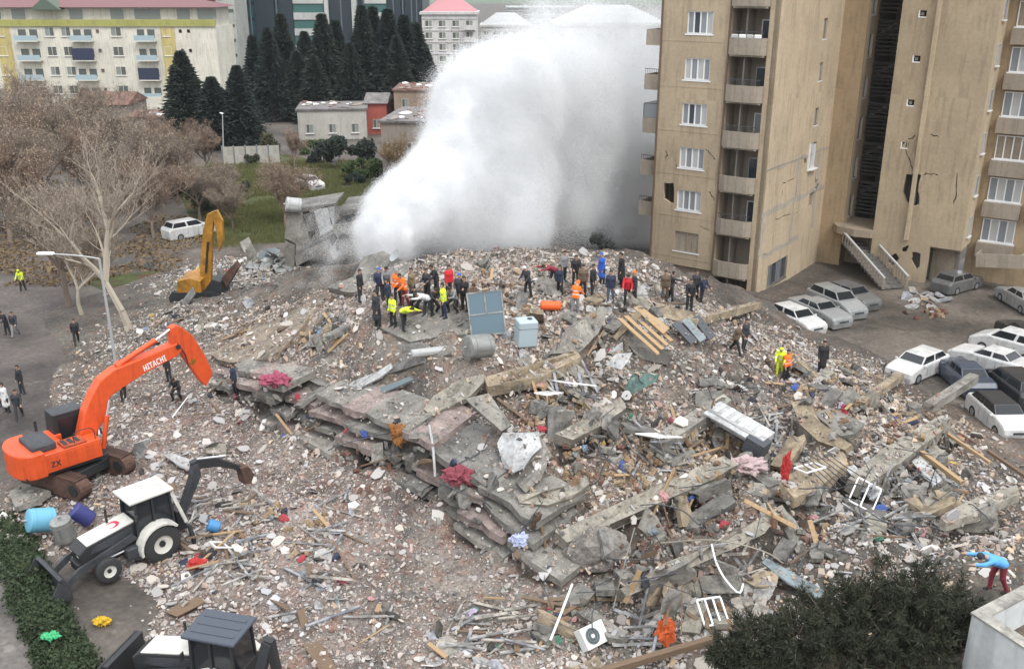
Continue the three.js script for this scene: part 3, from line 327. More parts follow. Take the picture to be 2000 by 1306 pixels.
function whiteBlock(name, label, px0, px1, pyTop, D, mats, rows, cols, roofM) { const T = thing(name, label, 'building'), X = px => PD(px, 60, D).x, y1 = PD(px0, pyTop, D).y, w = X(px1) - X(px0), sh = (y1 - 0.8) / rows;
  part('wall', bb(X(px0), X(px1), 0, y1, -D - 12, -D), mats, T); part('cornice', bb(X(px0) - 0.4, X(px1) + 0.4, y1, y1 + 0.5, -D - 12.4, -D + 0.4), mats, T);
  for (let r = 0; r < rows; r++) { for (let c = 0; c < cols; c++) { const q = windowIn(T, w / cols * 0.52, sh * 0.55, 2, [M_WIN, M_WIN2], { frame: M_CREAMW }); q.position.set(X(px0) + w * (c + 0.5) / cols, r * sh + sh * 0.3, -D + 0.1); } part('string_course', bb(X(px0), X(px1), (r + 1) * sh - 0.1, (r + 1) * sh + 0.12, -D + 0.002, -D + 0.15), mats, T); if (cols > 3) part('balcony', mrg([bb(X(px1) - w * 0.22, X(px1) - w * 0.02, r * sh + 0.2, r * sh + 1.1, -D + 1.2, -D + 1.3), bb(X(px1) - w * 0.22, X(px1) - w * 0.02, r * sh + 0.1, r * sh + 0.2, -D + 0.1, -D + 1.3)]), mats, T); }
  if (roofM) { const rg = new THREE.CylinderGeometry(w * 0.14, w * 0.36, 2.6, 4, 1).rotateY(Math.PI / 4).scale(2.0, 1, 1.2).translate((X(px0) + X(px1)) / 2, y1 + 1.8, -D - 6); part('roof', rg, roofM, T); }
  return T; }
const M_FARW = wallM([0.66, 0.66, 0.66]), M_FARG = wallM([0.55, 0.57, 0.59]);
whiteBlock('white_apartment_building', 'white apartment building with pink attic roof beside the glass tower', 824, 930, 28, 215, M_FARW, 6, 4, S([0.42, 0.2, 0.21], 0.8));
whiteBlock('white_apartment_building', 'pale block with a mansard roof standing in the smoke haze', 940, 1035, 52, 250, M_FARW, 6, 5, M_FARG);
whiteBlock('white_apartment_building', 'wide pale block seen faintly through the smoke beside tan balconies', 1085, 1300, 50, 170, M_FARW, 6, 6, M_FARG);
whiteBlock('white_apartment_building', 'distant grey block rising over the mansard roofed one', 990, 1120, 16, 330, M_FARG, 8, 5, null);
whiteBlock('red_apartment_building', 'row of reddish houses above the maroon roof of the cream building', 150, 440, 0, 300, wallM([0.36, 0.12, 0.12]), 7, 10, null);
{ const g = new THREE.PlaneGeometry(2600, 500, 160, 24).rotateX(-Math.PI / 2).translate(0, 0, -1250); const p = g.attributes.position; for (let i = 0; i < p.count; i++) { const x = p.getX(i), z = p.getZ(i), d = clamp((-z - 1000) / 300, 0, 1); p.setY(i, -1 + d * (55 + 60 * fbm(x * 0.004, z * 0.004, 2, 4) + 14 * fbm(x * 0.03, z * 0.03, 5, 3))); } g.computeVertexNormals(); struct('hills', g, S([0.12, 0.15, 0.11], 1)); }

// low houses
const M_PLW = wallM([0.52, 0.51, 0.47]), M_PLG = wallM([0.33, 0.31, 0.28]), M_TILE = S([0.30, 0.16, 0.12], 0.9, { map: T_CONC }), M_BRICKW = wallM([0.31, 0.275, 0.24]), M_REDW = wallM([0.40, 0.10, 0.08]), M_ROOFG = conc([0.30, 0.27, 0.26]);
function lowHouse(name, label, px0, px1, pyB, h, dep, mw, mr, o = {}) { const T = thing(name, label, 'house'), a = P(px0, pyB), b = P(px1, pyB), w = b.x - a.x; T.position.set((a.x + b.x) / 2, 0, a.z); T.rotation.y = o.turn || 0;
  part('wall', bb(-w / 2, w / 2, 0, h, -dep, 0), mw, T);
  if (o.pitch) { const g = holed([[-dep / 2 - 0.4, 0], [dep / 2 + 0.4, 0], [0, o.pitch]], [], w + 0.6).rotateY(Math.PI / 2).translate(-w / 2 - 0.3, h, -dep / 2); part('roof', g, mr, T); } else part('roof', bb(-w / 2 - 0.25, w / 2 + 0.25, h, h + 0.22, -dep - 0.25, 0.25), mr, T);
  const n = o.win ?? 3; for (let i = 0; i < n; i++) for (let s = 0; s < (o.st || 1); s++) { const q = windowIn(T, 1.0, 1.3, 2, [M_WIN, M_WIN2], { frame: M_PLW }); q.position.set(-w / 2 + w * (i + 0.5) / n, 0.95 + s * 3, 0.1); }
  const rb = []; for (let i = 0; i < (o.junk ?? 14); i++) { const s = rr(0.15, 0.7); part('roof_debris', new THREE.IcosahedronGeometry(s, 0).scale(1.4, 0.35, 1).rotateY(rr(0, 3)).translate(rr(-w / 2 + 0.6, w / 2 - 0.6), h + 0.3 + (o.pitch ? 0.2 : 0), rr(-dep + 0.5, -0.5)), pick([M_TILE, M_WHITE, M_ROOFG, M_INNER]), T); }
  return T; }
R = rngOf(400);
lowHouse('low_house', 'low white house with broken grey roof below the conifers', 585, 716, 272, 4.2, 9, M_PLW, M_ROOFG, { junk: 26, win: 3, turn: 0.12 });
lowHouse('red_house', 'small house with a bright red wall between broken roofs', 716, 756, 262, 4.6, 7, M_REDW, M_ROOFG, { win: 1, junk: 6, pitch: 1.2 });
lowHouse('brick_house', 'two storey rough brick house with ruined top at the edge of the smoke', 748, 905, 372, 7.4, 12, M_BRICKW, M_ROOFG, { win: 4, st: 2, junk: 50, turn: -0.1 });
lowHouse('roofless_house', 'tan house heaped with broken tiles behind the brick ruin', 772, 900, 262, 6.4, 10, wallM([0.34, 0.26, 0.2]), M_TILE, { win: 3, st: 2, junk: 40 });
lowHouse('shed', 'white shed with a red painted corner behind the bare trees', 255, 366, 280, 3.6, 8, M_PLG, M_TILE, { win: 3, junk: 22, turn: 0.15 });
lowHouse('tiled_shed', 'brown tiled shed roof behind bare branches below the cream block', 150, 255, 262, 4.4, 8, M_BRICKW, M_TILE, { win: 2, junk: 18, pitch: 1.5 });
one('red_board', bb(0, 2.2, 0, 2.4, 0, 0.12).translate(P(345, 278).x, 0.1, P(345, 278).z + 0.8), M_REDW, 'red painted panel leaning at the corner of the white shed', 'panel');
{ const T = thing('boundary_wall', 'long white boundary wall below the cream apartment building', 'wall'), a = P(-40, 222), b = P(330, 222); for (let i = 0; i < 9; i++) { const x = a.x + (b.x - a.x) * i / 9; part('wall_panel', bb(x + 0.02, a.x + (b.x - a.x) * (i + 1) / 9 - 0.02, 0, 2.6 + (i % 3) * 0.12, a.z - 0.3, a.z), M_CREAMW, T); } }
{ const T = thing('panel_fence', 'white panel fence beside the grass slope', 'fence'), a = P(436, 322), b = P(548, 318); for (let i = 0; i < 5; i++) { const q = a.clone().lerp(b, i / 5), r = a.clone().lerp(b, (i + 1) / 5); part('fence_panel', bar(V(q.x + 0.08, 1.15, q.z), V(r.x - 0.08, 1.15, r.z), 0.08, 2.2), M_PLW, T); part('post', bb(q.x - 0.07, q.x + 0.07, 0, 2.4, q.z - 0.08, q.z + 0.08), M_STEEL, T); } }
function lamp(label, b, top, arm, r) { const T = thing('street_lamp', label, 'street lamp'), m = S([0.45, 0.46, 0.46], 0.45, { metalness: 0.4 }); T.position.copy(b); const t = top.clone().sub(b), a = arm.clone().sub(b); part('pole', rod(V(0, 0, 0), t, r * 1.5, r, 8), m, T); part('arm', tube([t.clone(), t.clone().lerp(a, 0.4).add(V(0, 0.05, 0)), a], r * 0.6, 6), m, T); const d = a.clone().sub(t).normalize(); part('lamp_head', rbx(0.9, 0.16, 0.3, 0.07).rotateY(Math.atan2(-d.z, d.x)).translate(a.x, a.y, a.z), M_WHITE, T); return T; }
{ const b = P(236, 776, 0), D = -b.z; lamp('tall grey street lamp with a long arm beside the orange excavator', b, PD(193, 505, D), PD(88, 495, D), 0.07); const c = P(436, 305, 0); lamp('small distant street lamp by the white panel fence', c, PD(434, 226, -c.z), PD(432, 221, -c.z + 0.3), 0.07); }
// ---------- trees and plants ----------
class Tris { constructor() { this.p = []; } tri(a, b, c) { this.p.push(a.x, a.y, a.z, b.x, b.y, b.z, c.x, c.y, c.z); }
  leaf(c, s, asp = 0.6) { const u = V(rr(-1, 1), rr(-1, 1), rr(-1, 1)).normalize(), w = V(rr(-1, 1), rr(-1, 1), rr(-1, 1)).cross(u).normalize(); this.tri(c.clone().addScaledVector(u, s), c.clone().addScaledVector(u, -s * 0.6).addScaledVector(w, s * asp), c.clone().addScaledVector(u, -s * 0.6).addScaledVector(w, -s * asp)); }
  blade(c, d, s, wd) { const w = V(rr(-1, 1), rr(-1, 1), rr(-1, 1)).cross(d).normalize(); this.tri(c.clone().addScaledVector(d, s), c.clone().addScaledVector(w, wd), c.clone().addScaledVector(w, -wd)); }
  seg(a, b, r0, r1, n = 4) { const d = b.clone().sub(a).normalize(), u = Math.abs(d.y) < 0.9 ? V(0, 1, 0) : V(1, 0, 0), x = u.clone().cross(d).normalize(), y = d.clone().cross(x); for (let i = 0; i < n; i++) { const t0 = i / n * 6.2832, t1 = (i + 1) / n * 6.2832, q = (c, t, r) => c.clone().addScaledVector(x, Math.cos(t) * r).addScaledVector(y, Math.sin(t) * r); const A = q(a, t0, r0), B = q(a, t1, r0), C = q(b, t1, r1), E = q(b, t0, r1); this.tri(A, B, C); if (r1 > 0.004) this.tri(A, C, E); } }
  geo() { const g = new THREE.BufferGeometry(); g.setAttribute('position', new THREE.Float32BufferAttribute(this.p, 3)); g.computeVertexNormals(); return g; } }
const M_BARKP = S([0.40, 0.35, 0.28], 0.9), M_BARKB = S([0.19, 0.145, 0.115], 0.95), M_TWIGP = S([0.30, 0.25, 0.20], 0.95), M_TWIGB = S([0.20, 0.16, 0.13], 0.95), M_TWIGR = S([0.21, 0.145, 0.11], 0.95), M_DRYLEAF = S([0.29, 0.225, 0.16], 0.95), M_NEEDLE = S([0.018, 0.028, 0.024], 0.9), M_NEEDLE2 = S([0.024, 0.035, 0.026], 0.9), M_LEAFG = S([0.055, 0.085, 0.025], 0.8), M_LEAFO = S([0.16, 0.10, 0.035], 0.9);
function bareGeo(seed, h, o) { R = rngOf(seed); const tr = new Tris(), tw = new Tris(), lf = new Tris();
  const grow = (p, d, len, r, k) => { const n = k === 0 ? 4 : 3; let q = p.clone(), dd = d.clone(); for (let i = 0; i < n; i++) { const e = q.clone().addScaledVector(dd, len / n); const r0 = r * (1 - i / n * 0.4), r1 = r * (1 - (i + 1) / n * 0.4); (k < 3 ? tr : tw).seg(q, e, r0, r1, k < 2 ? 6 : k < 3 ? 4 : 3); q = e; dd.add(V(rr(-1, 1), rr(-0.4, 0.9), rr(-1, 1)).multiplyScalar(0.22)).normalize();
      if (k > 0 && k < o.deep && i < n - 1) { const s = V(rr(-1, 1), rr(0, 1), rr(-1, 1)).normalize(); grow(q, dd.clone().multiplyScalar(0.7).add(s.multiplyScalar(0.85)).normalize(), len * rr(0.45, 0.7), r1 * 0.55, k + 1); } }
    if (k < o.deep) { const m = k === 0 ? o.fork : 2; for (let i = 0; i < m; i++) { const a = i / m * 6.28 + rr(0, 1.4), sp = k === 0 ? rr(0.45, 0.9) : rr(0.35, 0.8); grow(q, dd.clone().add(V(Math.cos(a) * sp, rr(-0.1, 0.35), Math.sin(a) * sp)).normalize(), len * (k === 0 ? rr(0.75, 1.0) * (h - len) / len * 0.42 : rr(0.55, 0.78)), r * (k === 0 ? 0.62 : 0.5), k + 1); } }
    else for (let i = 0; i < o.twigs; i++) { const t = V(rr(-1, 1), rr(-0.5, 1), rr(-1, 1)).normalize().add(dd).normalize(); tw.blade(p.clone().lerp(q, R()), t, rr(0.4, 1.0) * o.tl, o.tw); if (o.leaf && R() < o.leaf) lf.leaf(p.clone().lerp(q, R()).addScaledVector(t, rr(0.2, 0.8) * o.tl), rr(0.05, 0.1)); } };
  grow(V(0, -0.3, 0), V(rr(-0.08, 0.08), 1, rr(-0.08, 0.08)).normalize(), h * o.trunk, o.r, 0); return [tr.geo(), tw.geo(), lf.geo()]; }
const BARE = [[21, { fork: 4, deep: 5, twigs: 7, leaf: 0.5, tl: 0.9, tw: 0.012, trunk: 0.3, r: 0.24 }], [22, { fork: 5, deep: 5, twigs: 8, leaf: 0.5, tl: 0.8, tw: 0.012, trunk: 0.22, r: 0.22 }], [23, { fork: 3, deep: 5, twigs: 8, leaf: 0.4, tl: 0.9, tw: 0.012, trunk: 0.26, r: 0.2 }]].map(([s, o]) => bareGeo(s, 10, o));
function bare(label, px, py, h, v, mb, mt, turn, group) { const T = thing('bare_tree', label, 'tree', group), b = P(px, py, 0); T.position.set(b.x, 0, b.z); T.rotation.y = turn; T.scale.setScalar(h / 10); part('trunk', BARE[v][0], mb, T); part('crown', BARE[v][1], mt, T); part('dry_leaves', BARE[v][2], M_DRYLEAF, T); return T; }
{ const [a, b] = bareGeo(27, 14, { fork: 3, deep: 5, twigs: 4, tl: 0.7, tw: 0.012, trunk: 0.3, r: 0.3 }); const T = thing('plane_tree', 'tall leafless plane tree with pale trunk standing in the rubble edge', 'tree'), q = P(252, 655, 0); T.position.set(q.x, 0, q.z); T.rotation.y = 0.4; part('trunk', a, M_BARKP, T); part('crown', b, M_TWIGP, T); }
bare('leafless tree with a dark slim trunk beside the tall street lamp', 135, 600, 10.5, 0, M_BARKB, M_TWIGB, 1.0); bare('pale thin leafless tree between the dark trunk and the lamp', 160, 618, 8.5, 2, M_BARKP, M_TWIGP, 2.0);
[[20, 470, 11, 1], [95, 450, 11.5, 0], [-30, 430, 12, 1], [180, 440, 11, 2], [255, 430, 11, 1], [320, 415, 9.5, 0], [60, 390, 12, 1], [140, 375, 12, 2], [215, 365, 11, 0], [290, 350, 9, 1], [5, 355, 13, 0], [110, 335, 11, 1], [350, 400, 7, 1], [390, 440, 7, 0], [425, 425, 6.5, 1], [300, 465, 8.5, 1], [225, 470, 9.5, 2], [455, 450, 5.5, 1], [375, 355, 8, 2], [40, 310, 13, 1], [190, 305, 11, 0], [410, 350, 7, 0]].forEach(([x, y, h, v], i) => bare('brown leafless tree in the thicket below the cream apartment building', x, y, h, v, M_BARKB, i % 3 ? M_TWIGB : M_TWIGR, i * 1.3, 'bare trees of the roadside thicket'));
bare('small reddish leafless tree on the grass slope', 558, 445, 7.5, 1, M_TWIGR, M_TWIGR, 0.3); bare('rust brown leafless tree against the brick ruin', 795, 378, 7.5, 1, M_TWIGR, M_LEAFO, 2.3); bare('thin leafless tree behind the white panel fence', 575, 335, 6, 2, M_BARKB, M_TWIGR, 2.9);
function coniferGeo(seed, h, rad, n, sz) { R = rngOf(seed); const t = new Tris(); const lay = Math.round(h * 1.5); for (let i = 0; i < n; i++) { const y = Math.pow(R(), 0.8), L = Math.floor(y * lay) / lay, rloc = rad * (1 - Math.pow(y, 1.9)) * (0.72 + 0.4 * (1 - (y * lay % 1))) * (0.8 + 0.3 * PN.noise(L * 9, Math.cos(i * 0.37) * 2, seed)); const a = R() * 6.283, bump = 0.78 + 0.35 * PN.noise(Math.cos(a) * 2.2, Math.sin(a) * 2.2, y * 9 + seed), q = Math.pow(R(), 0.4); const c = V(Math.cos(a) * rloc * bump * q, 0.06 * h + y * h * 0.94 - q * rloc * 0.16, Math.sin(a) * rloc * bump * q); t.blade(c, V(Math.cos(a), rr(-0.5, 0.35), Math.sin(a)).normalize(), sz * rr(0.7, 1.7), sz * rr(0.25, 0.5)); } return t.geo(); }
const CON = [coniferGeo(41, 18, 4.6, 16000, 0.5), coniferGeo(42, 18, 3.8, 14000, 0.5), coniferGeo(43, 18, 5.4, 18000, 0.5)];
const trunkG = new THREE.CylinderGeometry(0.12, 0.32, 16, 8).translate(0, 8, 0);
function conifer(label, px, py, pyTop, v, sx, group) { const T = thing('conifer_tree', label, 'tree', group), b = P(px, py, 0), h = PD(px, pyTop, -b.z).y; T.position.set(b.x, 0, b.z); T.rotation.y = px; T.scale.set(sx, h / 18, sx); part('trunk', trunkG, M_BARKB, T); part('crown', CON[v], px % 2 ? M_NEEDLE : M_NEEDLE2, T); }
[[505, 232, 70, 1, 0.9], [535, 235, 55, 0, 1], [562, 225, 28, 1, 1.1], [605, 230, 62, 2, 0.9], [588, 236, 100, 0, 1], [640, 232, 28, 0, 1.15], [665, 228, 40, 1, 1.1], [690, 236, 85, 2, 0.9], [716, 232, 12, 1, 1.15], [737, 228, 14, 1, 1.15], [765, 232, 18, 0, 1.2], [795, 228, 30, 0, 1.2], [818, 226, 45, 1, 1.2], [780, 236, 70, 2, 0.9], [835, 226, 95, 0, 0.9], [620, 240, 110, 2, 0.9]].forEach(([x, y, t, v, s]) => conifer('tall dark conifer in the row before the glass tower', x, y, t, v, s, 'conifers before the glass tower'));
conifer('broad dark conifer overlapping the end of the cream apartment building', 372, 285, 100, 2, 1.0); conifer('dark bushy conifer beside the small distant lamp', 425, 288, 150, 2, 0.9); conifer('dark bushy conifer behind the white panel fence', 475, 285, 128, 2, 0.85);
function bushGeo(seed, n, sz, blobs) { R = rngOf(seed); const t = new Tris(); for (let i = 0; i < n; i++) { const b = blobs[Math.floor(R() * blobs.length)], d = V(rr(-1, 1), rr(-0.5, 1), rr(-1, 1)).normalize(), q = Math.pow(R(), 0.35) * (0.85 + 0.4 * PN.noise(d.x * 3 + b[0], d.y * 3, d.z * 3 + seed)); t.leaf(V(b[0] + d.x * b[3] * q, Math.max(0.02, b[1] + d.y * b[3] * q), b[2] + d.z * b[3] * q), sz * rr(0.6, 1.3)); } return t.geo(); }
const blobSet = (seed, n, w, h) => { R = rngOf(seed); const a = []; for (let i = 0; i < n; i++) a.push([rr(-w, w), rr(0.3, h), rr(-w, w) * 0.7, rr(0.5, 1.0) * w * 0.5]); return a; };
const BUSH = [bushGeo(51, 5000, 0.16, blobSet(51, 7, 1.8, 1.9)), bushGeo(52, 4200, 0.16, blobSet(52, 6, 1.5, 1.5)), bushGeo(53, 6000, 0.14, blobSet(53, 8, 2.0, 2.3))];
function bush(name, label, px, py, v, s, m, group) { const T = thing(name, label, 'shrub', group), b = P(px, py, 0); T.position.set(b.x, 0, b.z); T.scale.setScalar(s); T.rotation.y = px; part('stem', new THREE.CylinderGeometry(0.03, 0.07, 1.2, 6).translate(0, 0.5, 0), M_BARKB, T); part('foliage', BUSH[v], m, T); }
[[635, 320, 0, 1.3, 0], [670, 335, 2, 1.4, 0], [705, 345, 1, 1.3, 1], [722, 352, 0, 0.9, 1], [610, 300, 1, 1.2, 1], [690, 360, 1, 0.8, 0]].forEach(([x, y, v, s, k]) => bush('green_shrub', 'round green shrub on the grass bank before the low white house', x, y, v, s, k ? M_LEAFG : M_NEEDLE2, 'shrubs on the grass bank'));
[[400, 410, 0, 1.1], [430, 400, 2, 1.2], [450, 380, 1, 1], [375, 385, 2, 1.1], [330, 380, 1, 1], [520, 300, 0, 1.2], [500, 318, 1, 0.9]].forEach(([x, y, v, s], i) => bush('brown_shrub', 'olive brown shrub in the undergrowth beside the bare thicket', x, y, v, s, i % 2 ? S([0.075, 0.07, 0.035], 0.9) : S([0.05, 0.058, 0.03], 0.9), 'undergrowth shrubs'));
bush('smoke_shrub', 'dark shrub half hidden in smoke at the foot of the tan block', 1195, 486, 1, 1.2, S([0.06, 0.065, 0.05], 0.9));
// grass tufts on lawn and bank
{ R = rngOf(60); const t = new Tris(); const area = (pts, n, s) => { for (let i = 0; i < n; i++) { const a = pts[0], u = R(), v = R(); const q = P(a[0] + (a[2] - a[0]) * u, a[1] + (a[3] - a[1]) * v); if (fbm(q.x * 0.2, q.z * 0.2, 2, 3) > 0.2) continue; for (let k = 0; k < 3; k++) t.blade(V(q.x + rr(-0.1, 0.1), 0, q.z + rr(-0.1, 0.1)), V(rr(-0.4, 0.4), 1, rr(-0.4, 0.4)).normalize(), rr(0.1, 0.32) * s, 0.03 * s); } };
  area([[400, 320, 560, 490]], 14000, 1.6); area([[560, 315, 765, 402]], 11000, 1.6); stuff('grass', t.geo(), S([0.115, 0.12, 0.04], 0.95), 'rough winter grass on the slope behind the collapse', 'grass'); }
{ R = rngOf(61); const t = new Tris(); for (let i = 0; i < 16000; i++) { const q = P(rr(-30, 480), rr(320, 560)); const n = fbm(q.x * 0.15, q.z * 0.15, 7, 3); if (n < -0.05 || inGrid(q.x, q.z) && HG && samp(HG, q.x, q.z) > 0.2) continue; t.leaf(V(q.x, rr(0, 0.7) * (n + 0.2), q.z), rr(0.08, 0.24)); } stuff('undergrowth', t.geo(), S([0.17, 0.115, 0.06], 0.95), 'dry brown leaf litter and undergrowth beneath the bare thicket', 'undergrowth'); }
// hedge beside the near pavement
{ R = rngOf(62); const line = [[10, 1000], [45, 1090], [70, 1180], [110, 1260], [150, 1330]].map(([x, y]) => P(x, y, 0.3)); const T = thing('hedge', 'dark green clipped hedge between pavement and backhoe loader', 'hedge'); const t = new Tris();
  for (let i = 0; i < 30000; i++) { const u = R() * (line.length - 1), k = Math.floor(u), c = line[k].clone().lerp(line[k + 1], u - k), wd = u > 1.2 ? 1.25 : 1.0; const a = R() * 6.283, q = Math.pow(R(), 0.4), n = 0.8 + 0.5 * PN.noise(c.x * 1.5, c.z * 1.5, a); t.leaf(V(c.x + Math.cos(a) * wd * q * n, 0.02 + Math.abs(Math.sin(a)) * 1.0 * q * n * (u > 1.2 ? 1 : 0.3), c.z + rr(-0.3, 0.3)), rr(0.05, 0.11)); } part('foliage', t.geo(), S([0.03, 0.048, 0.018], 0.85), T); for (let i = 0; i < 5; i++) part('stem', rod(V(line[i].x, 0, line[i].z), V(line[i].x + 0.1, 0.5, line[i].z), 0.03), M_BARKB, T); }
{ R = rngOf(63); const t = new Tris(); for (let i = 0; i < 9000; i++) { const q = P(rr(0, 85), rr(985, 1110)); if (q.x > P(90, 1050).x) continue; t.blade(V(q.x, 0, q.z), V(rr(-0.5, 0.5), 1, rr(-0.5, 0.5)).normalize(), rr(0.06, 0.2), 0.012); } stuff('lawn_grass', t.geo(), S([0.06, 0.12, 0.02], 0.9), 'bright green grass strip beside the backhoe bucket', 'grass'); }
// the near pine at the corner of the roof
{ const T = thing('pine_tree', 'dark green spreading pine crown beside the white roof corner', 'tree'); R = rngOf(64); const t = new Tris(), br = new Tris(); const lobes = [];
  for (const [x, y, D, r] of [[1690, 1195, 22.5, 1.15], [1775, 1170, 22.5, 1.2], [1850, 1195, 22.5, 1.05], [1620, 1215, 22.5, 1.05], [1555, 1250, 22, 0.95], [1480, 1262, 22, 0.85], [1425, 1275, 22, 0.6], [1700, 1250, 22, 1.2], [1800, 1255, 21.7, 1.15], [1640, 1275, 21.7, 1.0], [1530, 1300, 21.7, 0.7], [1455, 1300, 21.7, 0.6], [1735, 1215, 23, 1.3], [1872, 1240, 21.7, 0.8], [1750, 1300, 21.3, 0.9]]) lobes.push([PD(x, y, D), r]);
  const foot = V(lobes[7][0].x, 0, lobes[7][0].z); foot.y = Math.max(0, ground(foot.x, foot.z) - 0.3); const hub = V(foot.x, lobes[7][0].y - 1.2, foot.z); br.seg(foot, hub, 0.26, 0.18, 8); lobes.forEach(([c]) => br.seg(hub, c, 0.11, 0.03, 5));
  const axes = []; lobes.forEach(([c, r]) => { for (let k = 0; k < 46; k++) { const d = V(rr(-1, 1), rr(-0.45, 1), rr(-1, 1)).normalize(), e = c.clone().addScaledVector(d, r * rr(0.75, 1.15)); const s = c.clone().addScaledVector(d, r * 0.25); br.seg(s, e, 0.022, 0.006, 3); axes.push([s, e, d]); } });
  for (const [s, e, d] of axes) for (let k = 0; k < 125; k++) { const u = Math.pow(R(), 0.6), c = s.clone().lerp(e, u * 1.04), q = V(rr(-1, 1), rr(-1, 1), rr(-1, 1)).normalize(); t.blade(c.addScaledVector(q, rr(0, 0.12)), q.addScaledVector(d, 0.7).normalize(), rr(0.08, 0.2), rr(0.012, 0.028)); }
  part('trunk', br.geo(), M_BARKB, T); part('crown', t.geo(), S([0.03, 0.034, 0.018], 0.85), T); }
{ R = rngOf(65); [[1640, 1300], [1750, 1305], [1590, 1296]].forEach(([x, y]) => { const T = thing('leafy_plant', 'light green leafy plant at the foot of the pine', 'plant', 'plants under the pine'), b = PT(x, y); T.position.copy(b); part('foliage', BUSH[1], S([0.07, 0.13, 0.04], 0.8), T); part('stem', cyl(0.03, 0.02, 0.5, 6, 0, 0.2, 0), M_BARKB, T); T.scale.setScalar(0.42); }); }
// white roof parapet of the building the picture was taken beside
{ const T = thing('white_roof_corner', 'white rendered building corner with a hollow parapet roof beside the pine', 'building'); const a = PD(1900, 1196, 21), h = a.y; const e1 = P(1885, 1306, h - 0.0); const dR = P(2000, 1143, h).sub(a).setY(0).normalize(), dF = P(2000, 1262, h).sub(a).setY(0).normalize(); const W = 5, wt = S([0.66, 0.70, 0.72], 0.7, { map: T_WALL }), wt2 = S([0.55, 0.52, 0.46], 0.8, { map: T_CONC });
  const n1 = V(-dR.z, 0, dR.x), n2 = V(-dF.z, 0, dF.x); const A = a, Bq = a.clone().addScaledVector(dR, W), C = a.clone().addScaledVector(dF, W);
  const wall = (p, q, inn, name, y0, y1, th, m) => { const g = new THREE.BufferGeometry(); const o = inn.clone().multiplyScalar(th); const v = [p, q, q.clone().add(o), p.clone().add(o)]; const arr = []; const pt = (k, y) => [v[k].x, y, v[k].z]; const quad = (A1, B1, C1, D1) => arr.push(...A1, ...B1, ...C1, ...A1, ...C1, ...D1); quad(pt(0, y1), pt(1, y1), pt(2, y1), pt(3, y1)); for (let k = 0; k < 4; k++) quad(pt(k, y0), pt((k + 1) % 4, y0), pt((k + 1) % 4, y1), pt(k, y1)); g.setAttribute('position', new THREE.Float32BufferAttribute(arr, 3)); g.computeVertexNormals(); part(name, uvm(g), m, T); };
  const inA = dF.clone(), inB = dR.clone();
  wall(A, Bq, inA, 'wall', 0, h - 0.06, 0.3, wt); wall(A.clone().addScaledVector(dF, 0.302), C, inB, 'wall', 0, h - 0.06, 0.3, wt);
  const Ao = A.clone().addScaledVector(dF, -0.03).addScaledVector(dR, -0.03); wall(Ao, Bq, inA, 'coping', h - 0.058, h, 0.36, wt2); wall(Ao.clone().addScaledVector(dF, 0.362), C, inB, 'coping', h - 0.058, h, 0.36, wt2);
  const rg = new THREE.BufferGeometry(); const Y = h - 1.0; const q = [A, Bq, Bq.clone().addScaledVector(dF, W), C].map(p => [p.x, Y, p.z]); rg.setAttribute('position', new THREE.Float32BufferAttribute([...q[0], ...q[1], ...q[2], ...q[0], ...q[2], ...q[3]], 3)); rg.computeVertexNormals(); part('roof_deck', uvm(rg), S([0.25, 0.19, 0.15], 0.9, { map: T_CONC }), T); }
// ---------- broken floors, beams and panels ----------
const M_C1 = conc([0.40, 0.375, 0.33]), M_C2 = conc([0.33, 0.31, 0.275]), M_C3 = conc([0.46, 0.42, 0.345]), M_C4 = conc([0.27, 0.255, 0.235]), M_TANSLAB = conc([0.50, 0.40, 0.275]), M_PINKSLAB = conc([0.42, 0.33, 0.30]), M_PLATE = S([0.66, 0.66, 0.655], 0.7, { map: T_CONC }), M_BLUEGREY = S([0.30, 0.36, 0.38], 0.6, { map: T_CONC }), M_TEAL = S([0.16, 0.27, 0.235], 0.85, { map: T_CONC }), M_WOODT = S([0.46, 0.325, 0.19], 0.8, { map: T_WOOD }), M_WOODD = S([0.20, 0.14, 0.095], 0.85, { map: T_WOOD }), M_DARKM = S([0.055, 0.06, 0.07], 0.6), M_RED = S([0.42, 0.03, 0.03], 0.7), M_MAROONC = S([0.22, 0.05, 0.065], 0.9);
const surf = lift => (x, z) => ground0(x, z) + lift;
const at = (q, lift) => q.length > 2 ? P(q[0], q[1], q[2]) : PT(q[0], q[1], surf(lift));
